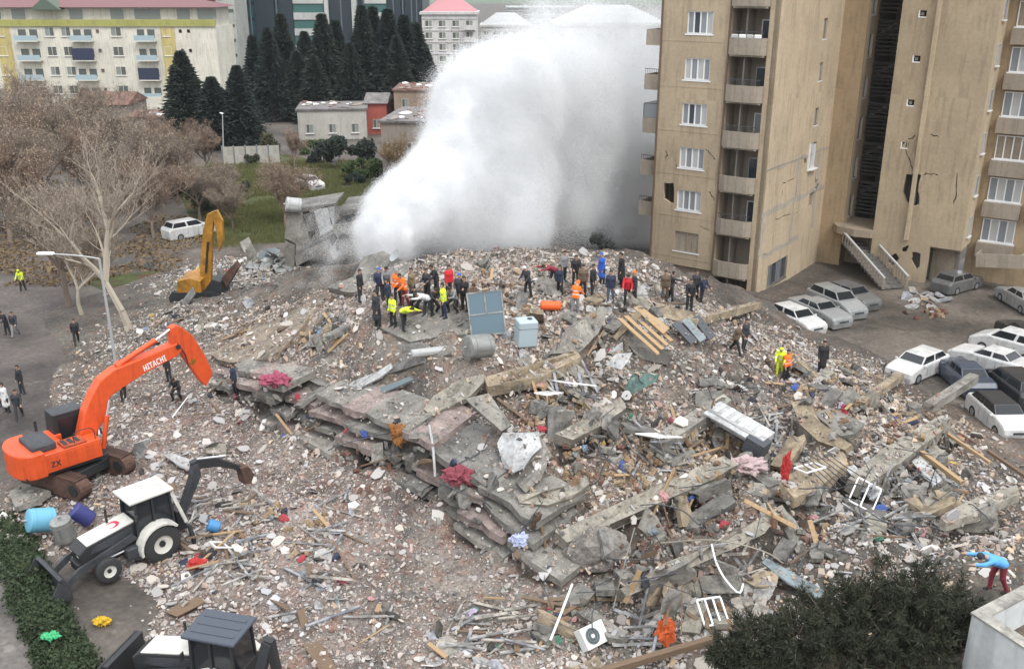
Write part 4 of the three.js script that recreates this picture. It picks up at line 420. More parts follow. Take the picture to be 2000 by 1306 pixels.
function plate(pts, th, o = {}) { // a broken plate: rough outline, real thickness
  const lift = o.lift ?? 0.3, rough = o.rough ?? 0.05, seg = o.seg ?? 0.45; let v = pts.map(q => at(q, lift)); const px = pts.map(q => [q[0], q[1]]);
  const w = [], w2 = []; v.forEach((a, i) => { const b = v[(i + 1) % v.length], n = Math.max(1, Math.round(a.distanceTo(b) / seg)); for (let k = 0; k < n; k++) { const t = k / n, q = a.clone().lerp(b, t); q.add(V(rr(-rough, rough), rr(-rough, rough) * 0.4, rr(-rough, rough))); w.push(q); const d = (px[(i + 1) % v.length]); w2.push(new THREE.Vector2(px[i][0] + (d[0] - px[i][0]) * t, -(px[i][1] + (d[1] - px[i][1]) * t))); } });
  const c = w.reduce((s, q) => s.add(q), V(0, 0, 0)).multiplyScalar(1 / w.length); const n = V(0, 0, 0); w.forEach((a, i) => { const b = w[(i + 1) % w.length]; n.add(a.clone().sub(c).cross(b.clone().sub(c))); }); n.normalize(); if (n.y < 0 || (Math.abs(n.y) < 0.05 && n.z < 0)) n.negate();
  if (THREE.ShapeUtils.area(w2) < 0) { w.reverse(); w2.reverse(); }
  const f = THREE.ShapeUtils.triangulateShape(w2, []), arr = [], bt = w.map(q => q.clone().addScaledVector(n, -th).add(V(rr(-rough, rough), 0, rr(-rough, rough)))); const T3 = (a, b, e) => arr.push(a.x, a.y, a.z, b.x, b.y, b.z, e.x, e.y, e.z);
  for (const [i, j, k] of f) { T3(w[i], w[j], w[k]); T3(bt[i], bt[k], bt[j]); }
  for (let i = 0; i < w.length; i++) { const j = (i + 1) % w.length; T3(w[i], bt[i], bt[j]); T3(w[i], bt[j], w[j]); }
  const g = new THREE.BufferGeometry(); g.setAttribute('position', new THREE.Float32BufferAttribute(arr, 3)); g.computeVertexNormals(); return uvm(g); }
function slab(name, label, cat, pts, th, m, o = {}) { const g = plate(pts, th, o); if (o.raster !== false) raster(g); return one(name, g, m, label, cat, o.group); }
function beam(name, label, cat, a, b, w, h, m, o = {}) { const p = at(a, o.l0 ?? 0.35), q = at(b, o.l1 ?? 0.35); const L = p.distanceTo(q), n = Math.max(2, Math.round(L / 0.6)); const g = new THREE.BoxGeometry(w, h, L, 2, 2, n), pp = g.attributes.position; for (let i = 0; i < pp.count; i++) { const k = PN.noise(pp.getX(i) * 9 + p.x, pp.getY(i) * 9, pp.getZ(i) * 2 + p.z); pp.setXYZ(i, pp.getX(i) + k * 0.09 * w + (o.bow || 0) * Math.sin((pp.getZ(i) / L + 0.5) * Math.PI), pp.getY(i) + k * 0.09 * h + (o.sag || 0) * Math.sin((pp.getZ(i) / L + 0.5) * Math.PI), pp.getZ(i) + k * 0.1); }
  const z = q.clone().sub(p).normalize(), x = V(0, 1, 0).cross(z).normalize(), y = z.clone().cross(x); g.applyMatrix4(new THREE.Matrix4().makeBasis(x, y, z).setPosition(p.clone().add(q).multiplyScalar(0.5))); let gg = g.toNonIndexed(); gg.computeVertexNormals(); gg = uvm(gg); if (o.raster) raster(gg); return one(name, gg, m, label, cat, o.group); }
R = rngOf(500);
// pancaked floors along the dug-away edge
{ const ed = [[415, 700, 2.4], [520, 735, 3.1], [620, 770, 3.5], [700, 800, 3.7], [800, 835, 3.9], [890, 890, 3.35], [1000, 980, 2.6], [1085, 1048, 2.1]].map(([a, b, c]) => P(a, b, c)); const crv = new THREE.CatmullRomCurve3(ed), LEN = crv.getLength();
  for (let L = 0; L < 4; L++) { let s = rr(0, 0.8); while (s < LEN - 0.8) { const ln = rr(1.3, 3.4), a = crv.getPointAt(clamp(s / LEN, 0, 1)), b = crv.getPointAt(clamp((s + ln) / LEN, 0, 1)), d = b.clone().sub(a).setY(0).normalize(), out = V(-d.z, 0, d.x); if (out.z < 0) out.negate(); const hh = (a.y + b.y) / 2, y = hh + 0.28 - L * Math.min(0.72, hh / 4.6) + rr(-0.12, 0.12), of = rr(0.1, 0.75) + L * 0.22; s += ln * rr(0.85, 1.1); if (R() < 0.12) continue;
      const tilt = rr(-0.1, 0.2), yaw = rr(-0.12, 0.12), W = rr(2.2, 3.2), th = rr(0.2, 0.34); const corner = (u, v) => { const e = a.clone().addScaledVector(d, ln * u).addScaledVector(out, of - v * W + (u - 0.5) * yaw * ln); e.y = y + v * W * 0.12 + (u - 0.5) * tilt + (b.y - a.y) * (u - 0.5) * 0.7 - (v < 0.3 ? rr(0, 0.12) : 0); return e; };
      const ring = []; for (const [u, v] of [[0, 0], [0.25, rr(-0.04, 0.04)], [0.5, rr(-0.05, 0.07)], [0.75, rr(-0.04, 0.05)], [1, 0], [1, 0.5], [1, 1], [0.5, 1], [0, 1], [0, 0.5]]) ring.push(corner(u, v).add(V(rr(-0.06, 0.06), rr(-0.03, 0.03), rr(-0.06, 0.06)))); const arr = [], bt = ring.map(q => q.clone().add(V(rr(-0.05, 0.05), -th, rr(-0.05, 0.05)))); const T3 = (p, q, r) => arr.push(p.x, p.y, p.z, q.x, q.y, q.z, r.x, r.y, r.z); const c = ring.reduce((s2, q) => s2.add(q), V()).multiplyScalar(0.1), cb = c.clone().add(V(0, -th, 0)); ring.forEach((p, i) => { const j = (i + 1) % 10; T3(c, p, ring[j]); T3(cb, bt[j], bt[i]); T3(p, bt[i], bt[j]); T3(p, bt[j], ring[j]); }); const g = new THREE.BufferGeometry(); g.setAttribute('position', new THREE.Float32BufferAttribute(arr, 3)); g.computeVertexNormals(); const gg = uvm(g); raster(gg);
      one('floor_slab', gg, pick([M_C1, M_C2, M_C2, M_C4, M_PINKSLAB]), L === 0 ? 'cracked grey floor slab topping the pancaked edge above the dug pit' : L === 3 ? 'broken grey floor slab lowest in the pancaked stack above the pit' : 'broken grey floor slab squeezed inside the pancaked stack above the pit', 'slab', 'pancaked floor slabs'); } } }
// traced slabs: pixel outlines on the mound, or with their own height
slab('concrete_slab', 'large brown sloping floor slab under the stick of the orange excavator', 'slab', [[408, 692], [500, 640], [590, 600], [640, 605], [600, 655], [520, 705], [440, 712]], 0.3, M_TANSLAB.clone(), { lift: 0.35 }).material.color.setRGB(0.34, 0.275, 0.21);
slab('concrete_slab', 'big grey roof slab tilted up before the smoke', 'slab', [[640, 560, 5.6], [690, 540, 6.0], [712, 500, 7.1], [745, 490, 7.4], [800, 512, 7.2], [812, 530, 6.9], [740, 556, 6.3], [700, 575, 5.7]], 0.4, M_C2, { rough: 0.08 });
slab('concrete_slab', 'flat grey slab with dust where rescuers stand', 'slab', [[740, 640], [860, 600], [940, 610], [925, 650], [800, 668]], 0.2, M_C2, { lift: 0.2 });
slab('concrete_slab', 'dark sloping roof sheet below the rescuers in yellow vests', 'slab', [[560, 725], [640, 690], [820, 668], [880, 690], [700, 750], [640, 760]], 0.2, M_C4, { lift: 0.25 });
slab('balcony_slab', 'surfboard shaped tan balcony slab lying over the grey heap', 'slab', [[826, 800], [846, 775], [895, 748], [944, 730], [950, 742], [918, 775], [870, 803], [835, 810]], 0.28, M_C3, { lift: 0.75, rough: 0.03 });
slab('parapet_strip', 'long tan parapet strip running up towards grey tank', 'slab', [[946, 740], [1040, 712], [1125, 684], [1134, 696], [1060, 735], [952, 760]], 0.55, M_TANSLAB, { lift: 0.85, rough: 0.04 });
slab('concrete_slab', 'tall grey slab leaning beside the wooden planks', 'slab', [[1078, 690, 5.9], [1112, 640, 6.7], [1178, 597, 7.0], [1190, 606, 6.7], [1168, 650, 6.1], [1130, 690, 5.6]], 0.25, M_C1, { rough: 0.05 });
slab('concrete_slab', 'grey wall slab under the wooden planks', 'slab', [[1208, 655, 5.7], [1225, 628, 6.2], [1312, 690, 5.5], [1300, 712, 4.9], [1250, 700, 4.9]], 0.25, M_C2);
for (let k = 0; k < 4; k++) beam('wooden_plank', 'long pale wooden plank stacked on a grey slab behind green sheet', 'plank', [1210 + k * 12, 622 - k * 5, 6.6], [1285 + k * 9, 690 - k * 8, 5.9], 0.22, 0.07, M_WOODT, { group: 'planks on the slab' });
slab('wooden_board', 'wide tan wooden board lying above the row of planks', 'board', [[1237, 600, 6.9], [1250, 596, 6.95], [1308, 640, 6.4], [1296, 652, 6.2]], 0.08, M_WOODT, { rough: 0.01 });
for (let k = 0; k < 3; k++) slab('corrugated_sheet', 'dark striped corrugated sheet leaning beside the planks', 'sheet', [[1312 + k * 20, 632 - k * 6, 6.0], [1326 + k * 20, 626 - k * 6, 6.1], [1362 + k * 18, 664 - k * 4, 5.3], [1350 + k * 18, 672 - k * 4, 5.2]], 0.05, k % 2 ? M_BLUEGREY : M_DARKM, { rough: 0.01, group: 'corrugated sheets' });
beam('concrete_beam', 'pale tan beam lying towards the base of the tan block', 'beam', [1352, 632], [1480, 596], 0.45, 0.4, M_TANSLAB, { l0: 0.5, l1: 0.6, raster: true });
slab('wall_panel', 'grey wall panel hanging below the surfboard shaped slab', 'panel', [[908, 778, 5.5], [955, 768, 5.6], [1000, 830, 4.6], [980, 842, 4.4]], 0.15, M_C1, { rough: 0.02 });
slab('wall_panel', 'grey wall panel leaning below the long tan parapet', 'panel', [[1090, 715, 5.7], [1115, 702, 5.8], [1182, 750, 4.9], [1168, 764, 4.7]], 0.15, M_C1, { rough: 0.02 });
slab('concrete_slab', 'thick slab edge with tan render below green sheet', 'slab', [[1085, 850], [1150, 812], [1215, 775], [1224, 795], [1180, 828], [1120, 862]], 0.6, M_C3, { lift: 0.8 });
slab('concrete_slab', 'long slab edge running up towards the burnt heap', 'slab', [[1270, 858], [1340, 812], [1415, 768], [1428, 785], [1370, 825], [1300, 866]], 0.6, M_C1, { lift: 0.75 });
slab('concrete_slab', 'curved slab folded over the middle of the heap', 'slab', [[1008, 972], [1060, 965], [1110, 950], [1146, 930], [1152, 948], [1115, 975], [1070, 990], [1016, 988]], 0.45, M_C3, { lift: 0.75, rough: 0.04 });
slab('concrete_slab', 'broken slab carrying the white shattered panel', 'slab', [[1000, 935], [1030, 885], [1062, 862], [1070, 880], [1050, 925], [1020, 955]], 0.3, M_C1, { lift: 0.45 });
slab('floor_edge_slab', 'very long floor slab edge littered with brick behind the round concrete lump', 'slab', [[1084, 1046], [1180, 995], [1290, 945], [1420, 888], [1440, 908], [1380, 945], [1250, 1000], [1110, 1062]], 0.7, M_C3, { lift: 0.85, rough: 0.05 });
slab('floor_edge_slab', 'sagging floor slab edge above the hanging white pipe', 'slab', [[1212, 1150, 2.1], [1300, 1100, 2.6], [1390, 1062, 2.9], [1475, 1020, 3.0], [1530, 985, 3.1], [1538, 1002, 2.9], [1480, 1050, 2.7], [1390, 1090, 2.5], [1300, 1130, 2.2], [1226, 1166, 1.8]], 0.5, M_C3, { rough: 0.05 });
slab('floor_edge_slab', 'tilted floor slab crossed by bent steel bars near the red cloth', 'slab', [[1522, 945], [1600, 885], [1650, 880], [1655, 905], [1600, 955], [1550, 975]], 0.5, M_TANSLAB, { lift: 0.9 });
slab('floor_edge_slab', 'grey floor slab edge between twisted steel and the tan curved wall', 'slab', [[1660, 935], [1720, 880], [1760, 862], [1830, 825], [1845, 838], [1790, 880], [1720, 930], [1680, 950]], 0.6, M_C3, { lift: 0.8 });
slab('curved_wall', 'tan curved wall slab bent over the heap behind the red cloth', 'slab', [[1545, 785, 4.0], [1578, 780, 4.1], [1600, 822, 3.9], [1640, 850, 3.8], [1665, 868, 3.6], [1650, 878, 3.4], [1600, 862, 3.3], [1562, 828, 3.5]], 0.3, M_TANSLAB, { rough: 0.03 });
slab('concrete_slab', 'grey slab lying inside the curve of the tan wall', 'slab', [[1592, 808, 3.3], [1622, 795, 3.4], [1690, 828, 3.1], [1672, 848, 2.9], [1640, 852, 2.9]], 0.2, M_C2);
beam('concrete_column', 'broken column lying towards the white car with debris on its hood', 'beam', [1680, 792], [1758, 735], 0.45, 0.42, M_TANSLAB, { l0: 0.5, l1: 0.5, raster: true });
beam('concrete_column', 'grey column standing out diagonally beside the dark cars', 'beam', [1815, 795, 1.7], [1903, 738, 2.1], 0.5, 0.45, M_C1, { raster: true });
beam('concrete_column', 'short tan column end between the dark cars and the brick debris', 'beam', [1760, 872], [1848, 822], 0.5, 0.45, M_C3, { l0: 0.4, l1: 0.6, raster: true });
slab('floor_edge_slab', 'slab edge over a grey wall piece near the woman in blue', 'slab', [[1838, 1010], [1900, 975], [1985, 948], [1992, 965], [1920, 1000], [1850, 1022]], 0.35, M_C3, { lift: 0.8 });
slab('wall_panel', 'grey wall piece standing under a slab edge near the woman in blue', 'panel', [[1848, 1022, 2.9], [1945, 978, 3.4], [1950, 1036, 2.3], [1905, 1042, 2.1], [1860, 1036, 2.3]], 0.2, M_C1);
slab('wall_panel', 'long white insulated sheet lying near the fallen timbers', 'panel', [[1782, 900], [1796, 890], [1842, 938], [1826, 950]], 0.08, M_PLATE, { lift: 0.5 });
beam('timber_beam', 'brown timber beside the long white sheet', 'beam', [1800, 885], [1880, 945], 0.2, 0.18, M_WOODT, { l0: 0.55, l1: 0.5 });
beam('timber_beam', 'slender brown timber beside the burnt debris', 'beam', [1852, 850], [1935, 905], 0.14, 0.14, M_WOODT, { l0: 0.6, l1: 0.5 }); beam('timber_beam', 'long grey timber between parked white car and slab edge', 'beam', [1930, 880], [2010, 935], 0.16, 0.14, M_WOODD, { l0: 0.5, l1: 0.5 });
slab('wall_panel', 'tall white louvred panel leaning in the heap under tan curved wall', 'panel', [[1652, 915], [1668, 908], [1722, 962], [1706, 975]], 0.1, M_PLATE, { lift: 0.6, rough: 0.02 });
slab('plasterboard', 'shattered white ceiling panel on the middle of the heap', 'panel', [[968, 868], [985, 850], [1030, 845], [1056, 848], [1052, 872], [1030, 905], [1004, 925], [984, 915], [975, 890]], 0.05, M_PLATE, { lift: 0.85, rough: 0.07 });
slab('green_sheet', 'torn green tarpaulin sheet draped over a slab end', 'sheet', [[1228, 748, 5.2], [1246, 722, 5.6], [1290, 735, 5.3], [1262, 752, 5.0], [1222, 775, 4.8]], 0.03, M_TEAL, { rough: 0.1, seg: 0.3 });
slab('white_sheet', 'pale metal sheet leaning above the green tarpaulin', 'sheet', [[1184, 712, 5.9], [1205, 690, 6.2], [1236, 688, 6.2], [1214, 722, 5.6]], 0.03, M_PLATE, { rough: 0.03 });
slab('white_sheet', 'bent white metal sheet by the grey wall slab', 'sheet', [[1186, 690, 6.2], [1216, 668, 6.6], [1218, 684, 6.2]], 0.03, M_PLATE, { rough: 0.03 });
{ const T = thing('fallen_wardrobe', 'white slatted cabinet lying on its back above the red cloth', 'cabinet'); const a = PT(1392, 800, surf(0.8)), b = PT(1500, 862, surf(0.5)); const c = a.clone().lerp(b, 0.5), d = b.clone().sub(a), L = d.length(); T.position.copy(c); T.rotation.y = Math.atan2(-d.z, d.x); T.rotation.z = Math.asin(clamp(d.y / L, -1, 1)); part('case', rbx(L, 0.5, 1.1, 0.03), M_PLATE, T); for (let i = 0; i < 6; i++) part('slat', bb(-L * 0.42 + i * L * 0.15, -L * 0.42 + i * L * 0.15 + 0.2, 0.252, 0.275, -0.48, 0.48), i % 2 ? M_WHITE : M_CURTAIN, T); part('door', bb(-L * 0.5, L * 0.5, 0.1, 0.16, 0.56, 0.9), M_PLATE, T); part('dark_box', rbx(0.9, 0.7, 0.8, 0.04, L * 0.42, -0.15, 0.5), M_DARKM, T); }
slab('blue_sheet', 'long blue grey panel at the lower edge of the heap before the pine', 'panel', [[1488, 1100], [1498, 1092], [1612, 1160], [1598, 1172], [1540, 1142]], 0.06, M_BLUEGREY, { lift: 0.5, rough: 0.02 });
slab('tan_board', 'tan broken board lying beside the blue grey panel', 'board', [[1456, 1135], [1490, 1112], [1520, 1122], [1518, 1142], [1478, 1148]], 0.08, M_TANSLAB, { lift: 0.5 });
slab('plasterboard', 'white panel lying by the blue barrels and excavator tracks', 'panel', [[320, 890], [335, 884], [385, 905], [378, 920], [352, 912]], 0.06, M_PLATE, { lift: 0.25, rough: 0.02 });
slab('plasterboard', 'square white panel standing beside the excavator track', 'panel', [[262, 865, 1.9], [292, 855, 2.0], [278, 892, 1.0], [254, 888, 1.0]], 0.05, M_PLATE, { rough: 0.02 });
slab('plasterboard', 'cream panel lying above the backhoe digging arm', 'panel', [[400, 868], [440, 866], [442, 884], [402, 884]], 0.08, M_C3, { lift: 0.2, rough: 0.02 });
slab('concrete_slab', 'grey slab fragment beside the grass strip under the excavator', 'slab', [[14, 962], [40, 945], [98, 958], [70, 978], [28, 990]], 0.25, M_C1, { lift: 0.45 });
slab('white_duct', 'long curved white metal gutter lying below the rescuers', 'gutter', [[674, 757], [690, 748], [728, 732], [764, 712], [766, 722], [740, 740], [700, 760], [680, 768]], 0.12, M_PLATE, { lift: 0.5, rough: 0.02 });
slab('dark_sheet', 'dark blue metal panel lying beside the white gutter', 'panel', [[690, 778], [800, 735], [808, 742], [712, 786]], 0.06, S([0.10, 0.13, 0.14], 0.6), { lift: 0.45, rough: 0.02 });
slab('concrete_slab', 'tan slab end over the brown gap beside the surfboard slab', 'slab', [[720, 782], [745, 776], [815, 812], [800, 826]], 0.25, M_TANSLAB, { lift: 0.5 });
slab('wall_panel', 'grey panel standing in the lower heap near the orange rag', 'panel', [[1290, 1200, 2.2], [1308, 1150, 3.0], [1330, 1158, 2.9], [1332, 1180, 2.3], [1312, 1205, 1.9]], 0.12, M_C1);
slab('wall_panel', 'grey stone slab hanging below the long brick littered edge', 'panel', [[1245, 1030, 2.9], [1262, 990, 3.6], [1285, 1010, 3.3], [1300, 1045, 2.7], [1280, 1060, 2.4]], 0.15, M_C1);
slab('wall_panel', 'grey wall face sloping below the hanging white pipe', 'panel', [[1400, 1095, 2.6], [1440, 1110, 2.4], [1455, 1175, 1.4], [1410, 1165, 1.3]], 0.2, M_C2);
slab('concrete_slab', 'wedge of floor slab near the air conditioner', 'slab', [[1125, 1195], [1150, 1190], [1225, 1235], [1215, 1250], [1190, 1245]], 0.3, M_C2, { lift: 0.45 });
slab('brown_board', 'flat brown board at the bottom edge of the rubble field', 'board', [[590, 1258], [625, 1255], [660, 1310], [625, 1312]], 0.06, M_WOODD, { lift: 0.15, rough: 0.02 });
slab('brown_board', 'brown board lying between the black tractor and the rubble', 'board', [[320, 1195], [385, 1165], [400, 1175], [345, 1205]], 0.06, M_WOODD, { lift: 0.2, rough: 0.02 });
slab('tan_board', 'tan board near bottom edge beside the log', 'board', [[1110, 1305], [1170, 1285], [1175, 1306]], 0.06, M_TANSLAB, { lift: 0.2 });
// rounded lump of poured concrete
{ const p = PT(1165, 1085, surf(0)), g = new THREE.IcosahedronGeometry(1, 4), a = g.attributes.position; for (let i = 0; i < a.count; i++) { const v = V().fromBufferAttribute(a, i), k = 1 + 0.28 * fbm(v.x * 1.6, v.y * 1.6, v.z * 1.6, 3) + 0.1 * PN.noise(v.x * 7, v.y * 7, v.z * 7); a.setXYZ(i, v.x * k * 1.25, v.y * k * 0.85, v.z * k * 0.9); } g.computeVertexNormals(); const gg = uvm(g.translate(p.x, p.y + 0.25, p.z)); raster(gg); one('concrete_lump', gg, conc([0.40, 0.36, 0.325], { bumpScale: 0.05 }), 'large rounded lump of concrete under the long slab edge', 'concrete lump'); }
// standing remains of the far wing
{ const T = thing('ruined_wing', 'standing remains of a wing with white wall panels in thin smoke', 'ruin'); const D = 72, q = (x, y) => PD(x, y, D); const v0 = q(560, 560), pl = (pts, th, m, name) => { const s = holed(pts.map(([x, y]) => { const e = q(x, y); return [e.x, e.y]; }), [], th).translate(0, 0, -D - th); part(name, s, m, T); };
  pl([[555, 465], [560, 420], [590, 414], [605, 470], [585, 475]], 2.2, M_C1, 'column'); pl([[556, 560], [556, 470], [575, 480], [574, 560]], 0.5, M_C2, 'column'); pl([[575, 500], [640, 470], [645, 485], [578, 520]], 3, M_C2, 'floor_slab'); pl([[613, 412], [638, 402], [652, 446], [626, 460]], 0.2, M_PLATE, 'white_wall'); pl([[642, 402], [652, 402], [653, 440], [646, 438]], 0.2, M_PLATE, 'white_wall'); pl([[640, 482], [660, 478], [672, 500], [650, 506]], 0.2, M_PLATE, 'white_wall'); pl([[556, 412], [655, 396], [655, 402], [556, 420]], 4, M_C4, 'roof_slab'); pl([[590, 420], [614, 414], [614, 450], [600, 452]], 0.3, M_C4, 'opening');
  pl([[660, 412], [760, 400], [765, 408], [662, 422]], 5, M_C4, 'roof_slab'); pl([[650, 440], [770, 430], [770, 450], [652, 458]], 4, M_C2, 'floor_slab'); pl([[655, 470], [720, 460], [722, 480], [656, 490]], 4, M_C4, 'floor_slab'); pl([[555, 560], [555, 600], [650, 600], [650, 560]], 3, M_C4, 'base'); }
// water tanks, boilers and other large roof gear
const M_GALV = S([0.42, 0.42, 0.40], 0.5, { metalness: 0.35, map: T_CONC });
function drum(name, label, px, py, r, len, m, rot, lift = 0) { const T = thing(name, label, 'tank'), p = PT(px, py); T.position.set(p.x, p.y + r * 0.9 + lift, p.z); T.rotation.set(...rot); const pr = [[0, -len / 2 - r * 0.14], [r * 0.6, -len / 2 - r * 0.09], [r * 0.95, -len / 2], [r, -len / 2 + 0.05], [r, len / 2 - 0.05], [r * 0.95, len / 2], [r * 0.6, len / 2 + r * 0.09], [0, len / 2 + r * 0.14]].map(([x, y]) => new THREE.Vector2(x, y)); part('shell', new THREE.LatheGeometry(pr, 22), m, T); for (const k of [-0.3, 0.3]) part('rib', new THREE.TorusGeometry(r * 1.003, r * 0.03, 6, 24).rotateX(Math.PI / 2).translate(0, len * k, 0), m, T); part('valve', cyl(0.06, 0.06, 0.14, 8, 0, len / 2 + r * 0.14 + 0.05, 0), M_STEEL, T); return T; }
drum('water_tank', 'dented grey cylinder tank lying above the surfboard shaped slab', 935, 698, 0.55, 1.15, M_GALV, [0.2, 0.5, 1.35]); drum('water_tank', 'pale grey cylinder tank on the ruined wing roof', 573, 412, 0.55, 1.1, M_PLATE, [0, 0.3, 1.4], 0); scene.children[scene.children.length - 1].position.copy(PD(573, 400, 72));
drum('water_heater', 'slim white heater cylinder lying before the grey tank', 840, 695, 0.2, 1.8, M_PLATE, [0.1, 0.4, 1.5]); drum('metal_drum', 'plain grey steel drum standing in the backhoe front bucket', 130, 1072, 0.42, 0.95, M_GALV, [0.1, 0, 0.12], 0.5); drum('blue_drum', 'dark blue plastic drum beside the backhoe hood', 165, 1035, 0.36, 0.85, S([0.035, 0.04, 0.16], 0.5), [0.3, 0, 0.7], 0.4); drum('blue_drum', 'light blue plastic barrel lying by the grass strip', 85, 1048, 0.5, 1.0, S([0.13, 0.36, 0.50], 0.5), [0.3, 0.6, 1.1], 0.35); drum('blue_drum', 'small bright blue container in the rubble beside the backhoe', 418, 1040, 0.24, 0.45, S([0.06, 0.22, 0.45], 0.5), [0.5, 0, 1.0], 0.1); drum('red_cylinder', 'orange red roll lying among the rescuers', 1075, 610, 0.24, 1.0, S([0.75, 0.11, 0.02], 0.6), [0.0, 0.1, 1.5], 0.12);
{ const T = thing('boiler_box', 'upright blue grey boiler tank beside the rescuers', 'tank'), p = PT(1026, 672); T.position.copy(p); T.rotation.set(0.05, 0.3, -0.05); part('case', rbx(0.95, 1.3, 0.8, 0.1, 0, 0.6, 0), S([0.36, 0.43, 0.46], 0.5), T); part('hatch', cyl(0.12, 0.12, 0.05, 12, 0.15, 1.27, 0), M_DARKM, T); part('band', rbx(0.97, 0.05, 0.82, 0.02, 0, 0.9, 0), M_BLUEGREY, T); }
{ const T = thing('solar_panel', 'blue grey solar panel frame tipped up behind the grey tank', 'solar panel'), p = PT(955, 655); T.position.copy(p); T.rotation.set(-0.35, 0.15, 0.12); part('frame', mrg([bb(-0.85, -0.78, 0, 2.1, -0.05, 0.05), bb(0.78, 0.85, 0, 2.1, -0.05, 0.05), bb(-0.78, 0.78, 2.03, 2.1, -0.05, 0.05), bb(-0.78, 0.78, 1.0, 1.07, -0.05, 0.05), bb(-0.04, 0.04, 1.07, 2.03, -0.05, 0.05), bb(-0.78, 0.78, 0, 0.07, -0.05, 0.05)]), M_GALV, T); for (const [a, b, c, d] of [[-0.78, -0.04, 1.07, 2.03], [0.04, 0.78, 1.07, 2.03], [-0.78, 0.78, 0.07, 1.0]]) part('panel', bb(a, b, c, d, -0.02, 0.02), S([0.09, 0.14, 0.17], 0.3), T); part('leg', rod(V(-0.7, 1.9, -0.05), V(-0.7, 0, -1.1), 0.03), M_STEEL, T); part('leg', rod(V(0.7, 1.9, -0.05), V(0.7, 0, -1.1), 0.03), M_STEEL, T); }
{ const T = thing('satellite_dish', 'grey satellite dish on the tilted roof slab before the smoke', 'satellite dish'), p = P(772, 500, 7.5); T.position.copy(p); T.scale.setScalar(0.75); T.rotation.set(0.35, 0.3, 0.75); const pr = []; for (let i = 0; i <= 8; i++) pr.push(new THREE.Vector2(i / 8 * 0.5, (i / 8) ** 2 * 0.12)); part('dish', new THREE.LatheGeometry(pr, 20), S([0.30, 0.32, 0.32], 0.5, { side: THREE.DoubleSide }), T); part('arm', rod(V(0, 0.02, 0), V(0.2, 0.45, 0), 0.015), M_STEEL, T); part('mast', rod(V(0, 0, 0), V(-0.1, -0.7, -0.2), 0.03), M_STEEL, T); }
{ const T = thing('air_conditioner', 'white air conditioner unit with round fan lying in the lower rubble', 'air conditioner'), p = PT(1156, 1262); T.position.set(p.x, p.y + 0.42, p.z); T.rotation.set(0.55, 0.65, 0.0); part('case', rbx(1.0, 0.75, 0.42, 0.03), S([0.62, 0.63, 0.60], 0.5), T); part('fan_well', cyl(0.28, 0.28, 0.02, 24).rotateX(Math.PI / 2).translate(-0.12, 0, 0.212), S([0.06, 0.08, 0.085], 0.6), T); part('fan_hub', cyl(0.07, 0.07, 0.03, 12).rotateX(Math.PI / 2).translate(-0.12, 0, 0.23), M_WHITE, T); for (let i = 0; i < 3; i++) part('guard_ring', new THREE.TorusGeometry(0.1 + i * 0.085, 0.006, 4, 24).translate(-0.12, 0, 0.235), M_STEEL, T); T.rotation.x = -0.75; T.rotation.order = 'YXZ'; }
beam('fallen_log', 'long round utility pole lying at the bottom edge of the heap', 'pole', [1175, 1312, 0.9], [1395, 1248, 1.6], 0.22, 0.22, M_WOODD, {});
// coloured cloth and rags
function rag(label, px, py, w, h, m, lift = 0.1) { const p = PT(px, py); const g = new THREE.IcosahedronGeometry(1, 7), a = g.attributes.position; for (let i = 0; i < a.count; i++) { const v = V().fromBufferAttribute(a, i), k = 0.75 + 1.1 * fbm(v.x * 1.7 + px, v.y * 1.7, v.z * 1.7, 3) + 0.5 * Math.abs(PN.noise(v.x * 4 + px, v.y * 4, v.z * 4)) + 0.22 * Math.abs(PN.noise(v.x * 9, v.y * 9 + py, v.z * 9)); a.setXYZ(i, v.x * k * w * 1.1, v.y * k * h + 0.12 * PN.noise(v.x * 5, v.z * 5, px), v.z * k * w * 0.7); } g.computeVertexNormals(); return one('cloth', g.translate(p.x, p.y + h * 0.5 + lift, p.z), m, label, 'cloth'); }
rag('bright red cloth hanging from bent steel by the tan slab', 1533, 938, 0.17, 0.62, M_RED, 0.2); rag('orange rag in the lower heap near the air conditioner', 1300, 1258, 0.28, 0.5, S([0.55, 0.11, 0.03], 0.9)); rag('dark red carpet caught in the pancaked edge', 900, 962, 0.6, 0.35, M_MAROONC, 0.3); rag('magenta cloth stuck between slabs near the white gutter', 540, 765, 0.7, 0.3, S([0.28, 0.06, 0.10], 0.9), 0.3); rag('red crate cloth beside the backhoe wheel', 385, 1112, 0.35, 0.2, M_RED); rag('orange bedding lying at the edge of the pancaked slabs', 780, 880, 0.35, 0.5, S([0.26, 0.11, 0.03], 0.9)); rag('yellow sacks at the black tractor bucket', 200, 1222, 0.28, 0.16, S([0.6, 0.4, 0.03], 0.9)); rag('pale blue papers heaped below the pancaked edge', 1015, 1065, 0.35, 0.25, S([0.42, 0.46, 0.62], 0.9)); rag('pink mattress lump beside the red cloth', 1455, 925, 0.7, 0.35, S([0.42, 0.32, 0.31], 0.9)); rag('green plastic lid lying on the hedge', 106, 1288, 0.3, 0.08, S([0.06, 0.42, 0.18], 0.6), 0.9);
